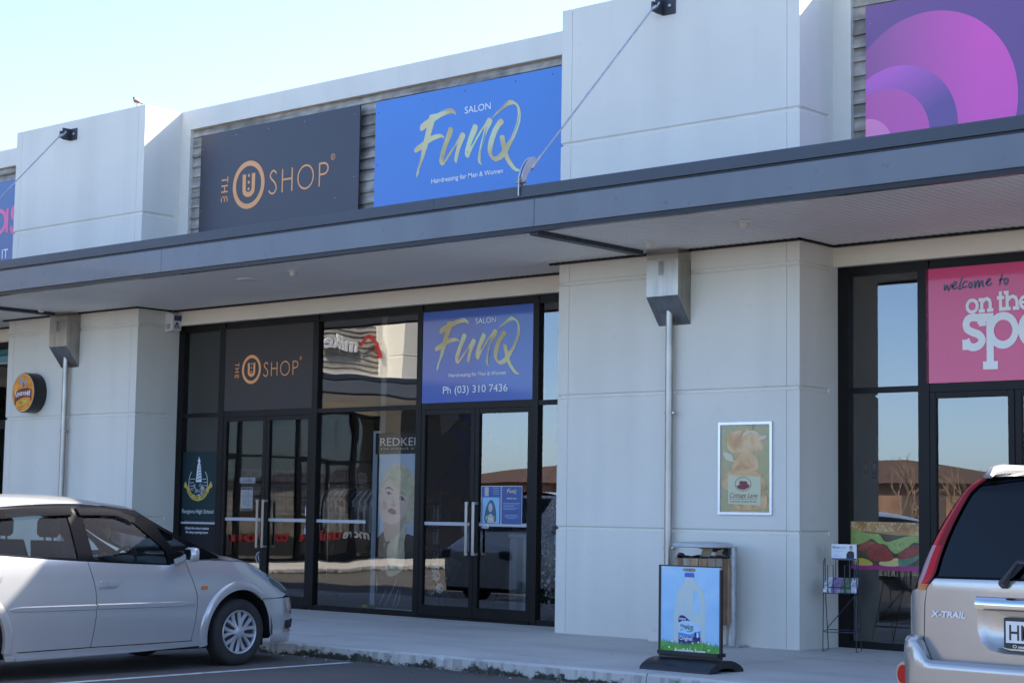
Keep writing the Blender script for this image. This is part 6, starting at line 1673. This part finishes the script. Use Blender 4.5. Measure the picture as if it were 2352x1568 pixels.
# ------------------------------------------------------------------ things inside the shops
t = thing('reception_desk', 'white reception desk inside the salon door', 'desk', (-15.4, 2.6, 0)); mb = MB(); mb.cbox((-16.06, 2.5, .0065), (-15.93, 3.1, 1.0), .006); mb.cbox((-16.07, 2.48, 1.0), (-14.3, 3.15, 1.05), .006); mb.cbox((-15.93, 2.62, .0065), (-14.32, 2.65, .995), .004); part(mb, 'desk_frame', m_white, t)
t = thing('product_shelf', 'dark shelf with rows of hair products just inside the salon door', 'shelf', (-16.26, 1.15, 0)); mb = MB()
for z in (.60, .90, 1.20, 1.50): mb.box((-16.55, 1.05, z), (-15.98, 1.25, z+.012))
mb.box((-16.57, 1.05, .0065), (-16.55, 1.25, 1.55)); mb.box((-15.98, 1.05, .0065), (-15.96, 1.25, 1.55)); part(mb, 'shelving', m_black, t)
m_bot = [mat('bottle_silver', (.40, .42, .46), .3, .5), mat('bottle_grey', (.22, .23, .26), .35)]
proto = None
for z in (.612, .912, 1.212):
    for k in range(9):
        x = -16.51+.063*k
        if proto is None:
            proto = thing('product_bottle', 'slim grey hair product bottle in a row on the salon shelf', 'bottle', (x, 1.12, z), 0, 'product bottles on the salon shelf')
            mb = MB(); mb.lathe([(.024, 0), (.026, .01), (.026, .15), (.012, .17), (.012, .20)], Matrix.Translation((x, 1.12, z)), 12); part(mb, 'bottle_body', m_bot[0], proto, 40)
            mb = MB(); mb.lathe([(.014, .20), (.014, .235)], Matrix.Translation((x, 1.12, z)), 10); part(mb, 'cap', m_black, proto, 40)
        else: dup(proto, (x, 1.12, z))
t = thing('flower_arrangement', 'white artificial flowers low behind the salon door glass', 'flowers', (-15.94, 1.0, 0)); rnd = random.Random(3)
vs = MB(); vs.lathe([(.05, .0065), (.075, .06), (.07, .16), (.05, .22)], Matrix.Translation((-15.94, 1.0, 0)), 16); part(vs, 'vase', m_black, t, 40)
for x, z in ((-15.90, .52), (-16.03, .49), (-15.99, .34), (-15.84, .37), (-15.93, .61)):
    mb = MB(); c = Vector((x, .95, z))
    for k in range(7):
        a = 2*math.pi*k/7+x; r0, r1 = .018, .075; o = [c+Vector((r0*math.cos(a-.3), .01, r0*math.sin(a-.3))), c+Vector((r1*.8*math.cos(a-.42), -.02, r1*.8*math.sin(a-.42))), c+Vector((r1*math.cos(a), -.03, r1*math.sin(a))), c+Vector((r1*.8*math.cos(a+.42), -.02, r1*.8*math.sin(a+.42))), c+Vector((r0*math.cos(a+.3), .01, r0*math.sin(a+.3)))]
        mb.face([mb.vert(p) for p in o])
    part(mb, 'flower', mat('petal_white', (.78, .78, .76), .6), t)
lf = MB()
for k in range(40):
    a, b = rnd.uniform(-16.08, -15.80), rnd.uniform(.25, .72); w = rnd.uniform(.02, .045); an = rnd.uniform(0, 6.3); c = Vector((a, 1.0+rnd.uniform(-.04, .04), b)); d = Vector((math.cos(an), 0, math.sin(an))); n_ = Vector((-d.z, .3, d.x))
    lf.quad(c, c+d*w+n_*w*.35, c+d*w*2, c+d*w-n_*w*.35)
part(lf, 'leaves', mat('leaf_dark', (.02, .045, .02), .6), t)
t = thing('topiary', 'dark green topiary column inside the narrow pane right of the salon door', 'plant', (-14.55, 1.6, 0)); lf = MB(); rnd = random.Random(12)
for k in range(1400):
    a = rnd.uniform(0, 6.28); z = rnd.uniform(.12, 1.42); rr = .24*(1-.3*abs(z-.7))*math.sqrt(rnd.uniform(.5, 1)); c = Vector((-14.55+rr*math.cos(a), 1.6+rr*math.sin(a), z)); d = Vector((rnd.uniform(-1, 1), rnd.uniform(-1, 1), rnd.uniform(-1, 1))).normalized(); n_ = d.cross(Vector((rnd.uniform(-1, 1), rnd.uniform(-1, 1), 1))).normalized(); w = .050
    lf.quad(c, c+d*w+n_*w*.4, c+d*w*2, c+d*w-n_*w*.4)
part(lf, 'foliage', mat('topiary_green', (.018, .042, .016), .9, spec=.1), t)
mb = MB(); mb.lathe([(.12, .0065), (.16, .05), (.17, .16), (.15, .17)], Matrix.Translation((-14.55, 1.6, 0)), 18); mb.tube([(-14.55, 1.6, .1), (-14.55, 1.6, 1.3)], .02, 6); part(mb, 'pot', m_black, t, 40)
t = thing('wall_art', 'large wall panel of blue, ochre and white shards inside the salon', 'wall art', (-16.9, 4.2, .3)); f = Fr((-16.945, 1.6, 0), ex=(0, 1, 0), n=(1, 0, 0)); rnd = random.Random(21)
mb = MB(); mb.plate(f, 0, .1, 5.5, 3.6, -.002, .004); part(mb, 'panel', mat('art_ground', (.25, .21, .18), .6), t)
for nm, col, n in (('blue_shards', (.08, .14, .55), 16), ('ochre_shards', (.55, .28, .07), 12), ('white_shards', (.85, .85, .82), 22), ('red_shard', (.45, .02, .03), 1)):
    mb = MB()
    for k in range(n):
        a, b, s = rnd.uniform(.3, 5.2), rnd.uniform(.4, 3.3), rnd.uniform(.15, .5)*(1 if nm != 'blue_shards' else 1.5); an = rnd.uniform(0, 6.3)
        if nm == 'red_shard': a, b, s = 2.2, 1.7, .2
        mb.poly(f, [(a+s*math.cos(an), b+s*math.sin(an)), (a+s*.9*math.cos(an+2.1), b+s*.9*math.sin(an+2.1)), (a+s*.5*math.cos(an+3.4), b+s*.5*math.sin(an+3.4))], .006+.0015*k if nm == 'x' else .006+.0003*k+.004*['blue_shards','ochre_shards','white_shards','red_shard'].index(nm))
    part(mb, nm, mat(nm+'_paint', col, .6), t)
# clothes shop
t = thing('garment_rail', 'chrome garment rail of school shirts inside the clothes shop', 'clothes rail', (-19.2, 3.4, 0)); mb = MB(); mb.tube([(-20.6, 3.4, 1.75), (-17.6, 3.4, 1.75)], .015, 8)
for x in (-20.6, -17.6): mb.tube([(x, 3.4, .0065), (x, 3.4, 1.75)], .015, 8); mb.tube([(x, 3.15, .02), (x, 3.65, .02)], .015, 8)
part(mb, 'rail', m_chrome, t, 50)
cols = [(.50,.52,.55),(.42,.47,.55),(.06,.10,.08),(.10,.12,.20)]
protos = []
for k in range(22):
    x = -20.45+.128*k; i = [0, 0, 1, 0, 2, 3][k % 6]
    if len([p for p in protos if p[0] == i]) == 0:
        g_ = thing('shirt', 'school shirt hanging in the row on the chrome rail', 'shirt', (x, 3.4, 1.0), 0, 'shirts on the garment rail'); mb = MB()
        f = Fr((x, 3.4, 0), ex=(0, -1, 0), n=(1, 0, 0)); mb.extr(f, [(-.24, 1.0), (.24, 1.0), (.25, 1.4), (.34, 1.38), (.36, 1.46), (.20, 1.62), (.06, 1.66), (-.06, 1.66), (-.20, 1.62), (-.36, 1.46), (-.34, 1.38), (-.25, 1.4)], -.025, .025); part(mb, 'fabric', mat('shirt_%d' % i, cols[i], .9), g_)
        mb = MB(); mb.tube([(x, 3.4, 1.66), (x, 3.4, 1.76)], .004, 5); part(mb, 'hanger', m_chrome, g_); protos.append((i, g_))
    else: dup([p for p in protos if p[0] == i][0][1], (x, 3.4, 1.0))
m_txt = mat('chart_ink', (.10, .11, .12), .6)
for x0, lb in ((-19.05, 'left size chart of shirt drawings on the back wall of the clothes shop'), (-18.1, 'right size chart of shirt drawings on the back wall of the clothes shop')):
    t, f = sheet('size_chart', lb, 'chart', x0, 2.0, x0+.78, 2.75, m_paper, 5.0); mb = MB()
    for i in range(3):
        for j in range(2): a, b = .16+.24*i, .16+.34*j; mb.poly(f, [(a-.05, b), (a+.05, b), (a+.05, b+.10), (a+.09, b+.07), (a+.10, b+.11), (a+.04, b+.17), (a-.04, b+.17), (a-.10, b+.11), (a-.09, b+.07), (a-.05, b+.10)], .001)
    part(mb, 'shirt_drawings', m_txt, t)
t = thing('display_wall', 'pale display wall across the back of the clothes shop', 'wall', (-19, 5.1, 0)); mb = MB(); mb.box((-21.0, 5.02, .0065), (-17.1, 5.1, 3.9)); part(mb, 'panel', m_inner, t)
# food shop
t = thing('inner_wall', 'beige side wall just inside the right shop window', 'wall', (-9.99, 3.0, 0)); mb = MB(); mb.box((-10.0, .955, .0065), (-9.99, 6.0, 4.05)); part(mb, 'panel', mat('beige_wall', (.46, .40, .34), .8), t)
for lb, y0, z0, y1, z1, c in (('plain red notice on the wall inside the right shop', 1.34, 1.80, 1.47, 1.965, (.45, .02, .03)), ('purple camera warning notice beside the red one in the right shop', 1.53, 1.765, 1.64, 1.95, (.16, .02, .18))):
    t = thing('wall_notice', lb, 'notice', (-9.985, (y0+y1)/2, z0), 0, 'notices on the right shop wall'); f = Fr((-9.985, y0, z0), ex=(0, 1, 0), n=(1, 0, 0)); w, h = y1-y0, z1-z0
    mb = MB(); mb.plate(f, 0, 0, w, h, -.003, 0); part(mb, 'sheet', mat('notice_%d' % int(c[0]*100), c, .5), t); mb = MB()
    if c[0] > .3:
        for k in range(3): mb.stroke(f, [(w*.2, h*.65-.018*k), (w*.8, h*.65-.018*k)], .005, .001)
    else: mb.poly(f, crs([(w*.5,h*.35),(w*.22,h*.62),(w*.33,h*.86),(w*.67,h*.86),(w*.78,h*.62)], 3, True), .001); mb.text(f, 'CCTV', w*.5, h*.12, .02, .001, width=w*.7, align='CENTER')
    part(mb, 'print', m_sgw, t)
for k, (x, y) in enumerate(((-8.6, 2.3), (-8.0, 3.2))):
    t = thing('bar_stool', ['black wire bar stool nearest the burger film', 'black wire bar stool further inside the right shop'][k], 'stool', (x, y, 0), 0, 'stools in the right shop'); mb = MB(); mb.lathe([(.001, .70), (.17, .70), (.18, .72), (.17, .74), (.001, .745)], Matrix.Translation((x, y, 0)), 20); part(mb, 'seat', m_black, t, 40)
    for a in range(4): mb = MB(); c, s = math.cos(a*1.571+.6), math.sin(a*1.571+.6); mb.tube([(x+.12*c, y+.12*s, .70), (x+.22*c, y+.22*s, .01)], .010, 6); part(mb, 'leg', m_black, t)
t = thing('snack_shelf', 'shelves of colourful packets at the back of the right shop', 'shelf', (-7.5, 6.0, 0)); mb = MB()
for z in (.5, .9, 1.3, 1.7): mb.box((-9.8, 5.9, z), (-4.0, 6.3, z+.02))
part(mb, 'shelving', m_inner, t)
rnd = random.Random(14); pk = [(.40,.03,.03),(.45,.20,.03),(.30,.32,.34),(.10,.12,.30),(.40,.30,.05)]; pp = {}
for z in (.52, .92, 1.32, 1.72):
    for k in range(22):
        x = -9.7+.255*k; i = rnd.randrange(5)
        if i not in pp:
            q = thing('snack_packet', 'bright packet standing in the rows on the back shelves', 'packet', (x, 5.98, z), 0, 'packets on the shop shelves'); mb = MB(); mb.cbox((x-.09, 5.93, z), (x+.09, 6.03, z+.28), .02); part(mb, 'packet_body', mat('packet_%d' % i, pk[i], .5), q); pp[i] = q
        else: dup(pp[i], (x, 5.98, z))
# left-hand shop: a teal notice seen past the pier
t = thing('window_sign', 'teal sign hung in the window left of the round amber sign', 'sign', (-25.7, .9, 3.64)); f = Fr((-26.1, .87, 3.66)); mb = MB(); mb.plate(f, 0, 0, .62, .21, -.02, 0); part(mb, 'panel', mat('teal_sign', (.03, .36, .40), .4), t); mb = MB(); mb.plate(f, -.03, -.03, .66, -.005, -.02, .002); part(mb, 'edge', m_white, t)
# ------------------------------------------------------------------ what the glass reflects: the wing opposite, far sheds, trees
def lpart(mb, name, m, parent, smooth=None): return mb.build(name, m, parent, smooth)
wing = thing('retail_building', 'cream retail wing across the car park with a red roof icon sign', 'building', (-34.6, 0, 0), R(90))
wp = [(-20.65, -17.38), (-9.50, -6.22)]
cw = row_building(wing, wp, -20.65, -2.4, lpart, [(-17.38, -9.50), (-6.22, -2.4)], depth=6.0)
mb = MB(); mb.box((-20.64, -.012, 0), (-17.385, -.001, 4.18)); lpart(mb, 'added_shade_panel', mat('added_shade_charcoal', (.03, .03, .034), .6), wing)  # added dark sheet in place of canopy shade, dims the pier's reflection
fascia(cw, [-20.65, -12.0, -2.4], lpart)
shopfront(wing, -17.38, -9.50, lpart)
pw = pavement_mb(-20.65, -2.4, -3.34, .86, [-16, -12, -8])
M2 = Matrix.Translation((-34.6, 0, 0)) @ Matrix.Rotation(R(90), 4, 'Z'); pw.v = [M2 @ v for v in pw.v]
tag(pw.build('pavement', m_conc), kind='structure')
WX = lambda d: -34.6-d
def wf(y, z, d): return Fr((WX(d), y, z), ex=(0, 1, 0), ez=(0, 0, 1), n=(1, 0, 0))
t = thing('shop_sign', 'white mike lettering with a red house roof on the wing opposite', 'sign', (WX(.6), -16, 5.4)); f = wf(0, 0, .60)
mb = MB(); mb.text(f, 'mike', -16.24, 5.55, .42, .0, width=1.25, bold=.03, thick=.05); part(mb, 'lettering', m_white, t)
mb = MB(); mb.stroke(f, [(-17.08, 5.48), (-17.02, 5.80), (-16.72, 5.99), (-16.45, 5.76), (-16.32, 5.76)], .11, .02); mb.stroke(f, [(-17.08, 5.48), (-17.02, 5.80)], .13, .025); part(mb, 'roof_icon', mat('icon_red', (.55, .02, .02), .4), t)
t = thing('window_lettering', 'red and white more unique to you lettering along the opposite shop window', 'lettering', (WX(.75), -14.5, .45)); f = wf(0, 0, .742)
mb = MB(); mb.text(f, 'more', -16.95, .50, .26, .0, width=.98, bold=.03); part(mb, 'white_lettering', m_sgw, t)
mb = MB(); mb.text(f, 'unique', -15.92, .50, .26, .0, width=1.55, bold=.03); mb.text(f, 'to', -14.12, .50, .26, .0, width=.42, bold=.03); mb.text(f, 'you', -13.45, .50, .26, .0, width=1.2, bold=.03); part(mb, 'red_lettering', mat('letter_red', (.62, .03, .03), .5), t)
pr = None
for i in range(12):
    for j in range(3):
        y, z = -17.0+.42*i, 1.28+.37*j
        if pr is None:
            pr = thing('window_poster', 'white sheet in the grid of posters inside the opposite shop window', 'poster', (WX(.83), y, z), 0, 'poster grid in the opposite window')
            mb = MB(); mb.plate(wf(y, z, .83), 0, 0, .36, .30, -.004, 0); part(mb, 'sheet', m_paper, pr); mb = MB(); mb.rect(wf(y, z, .83), .05, .12, .31, .26, .001); part(mb, 'picture', mat('picture_grey', (.22, .25, .26), .6), pr)
        else: dup(pr, (WX(.83), y, z))
# far buildings
m_brick = mat('far_brick', (.24, .14, .095), .85, noise=(2, .35)); m_rf = mat('far_roof', (.11, .065, .045), .8, noise=(1, .2)); m_shed = mat('far_shed', (.085, .065, .055), .8, noise=(.4, .2)); m_cream = mat('far_cream', (.50, .44, .36), .8)
def house(name, label, x0, y0, x1, y1, h, rh, m, wn):
    t = thing(name, label, 'building', ((x0+x1)/2, (y0+y1)/2, ZG)); mb = MB(); mb.box((x0, y0, ZG), (x1, y1, h)); part(mb, 'wall', m, t)
    r = MB(); o = .5; k = min(x1-x0, y1-y0)/2; e = [(x0-o, y0-o, h), (x1+o, y0-o, h), (x1+o, y1+o, h), (x0-o, y1+o, h)]
    if x1-x0 > y1-y0: a, b = (x0+k, (y0+y1)/2, h+rh), (x1-k, (y0+y1)/2, h+rh); r.quad(e[0], e[1], b, a); r.quad(e[2], e[3], a, b); r.face([r.vert(p) for p in (e[1], e[2], b)]); r.face([r.vert(p) for p in (e[3], e[0], a)])
    else: a, b = ((x0+x1)/2, y0+k, h+rh), ((x0+x1)/2, y1-k, h+rh); r.quad(e[1], e[2], b, a); r.quad(e[3], e[0], a, b); r.face([r.vert(p) for p in (e[0], e[1], a)]); r.face([r.vert(p) for p in (e[2], e[3], b)])
    r.quad(*e[::-1]); part(r, 'roof', m_rf, t)
    for i in range(wn):
        w = (x1-x0)/wn; a = x0+w*(i+.25); q = MB(); q.box((a, y1-.02, .8), (a+w*.5, y1+.06, min(2.2, h-.3))); part(q, 'window', m_shed, t)
house('brick_building', 'low brown roofed brick building beyond the bare trees', -62, -57, -32.5, -46, 2.65, 1.1, m_brick, 8)
house('long_shed', 'long low dark shed on the far side of the car park', -120, -66, -64, -52, 3.0, .12, m_shed, 10)
house('cream_building', 'cream single storey building behind the car park', -28, -64, 14, -50, 2.7, 1.0, m_cream, 10)
m_bark = mat('bare_bark', (.24, .17, .12), .9, noise=(20, .3))
def bare_tree(x, y, seed, h, label):
    rnd = random.Random(seed); t = thing('bare_tree', label, 'tree', (x, y, ZG), 0, 'bare trees across the car park'); tr = MB(); cr = MB()
    def grow(mb, p, d, L, r, k):
        q = p+d*L; m_ = p+d*L*.5+Vector((rnd.uniform(-1, 1), rnd.uniform(-1, 1), 0))*L*.05
        mb.tube([p, m_, q], [r, r*.85, r*.7], 5 if k else 8)
        if k >= 5: return
        for i in range(2 if k else 4):
            a = rnd.uniform(0, 6.28); s = rnd.uniform(.3, .6); nd = (d+Vector((math.cos(a), math.sin(a), rnd.uniform(-.1, .3)))*s).normalized(); grow(cr, q-d*L*rnd.uniform(0, .25), nd, L*rnd.uniform(.62, .82), r*.62, k+1)
    grow(tr, Vector((x, y, ZG)), Vector((0, 0, 1)), h*.28, .07, 0); part(tr, 'trunk', m_bark, t, 60); part(cr, 'crown', m_bark, t, 60)
for i, (x, y, h, lb) in enumerate(((-21.8, -22, 4.0, 'bare winter tree nearest the wing opposite'), (-20.4, -22.6, 3.6, 'bare winter tree second from the wing opposite'), (-16.5, -23, 3.9, 'bare winter tree in the middle of the far row'), (-12.5, -23, 3.7, 'bare winter tree near the end of the far row'))): bare_tree(x, y, 30+i, h, lb)
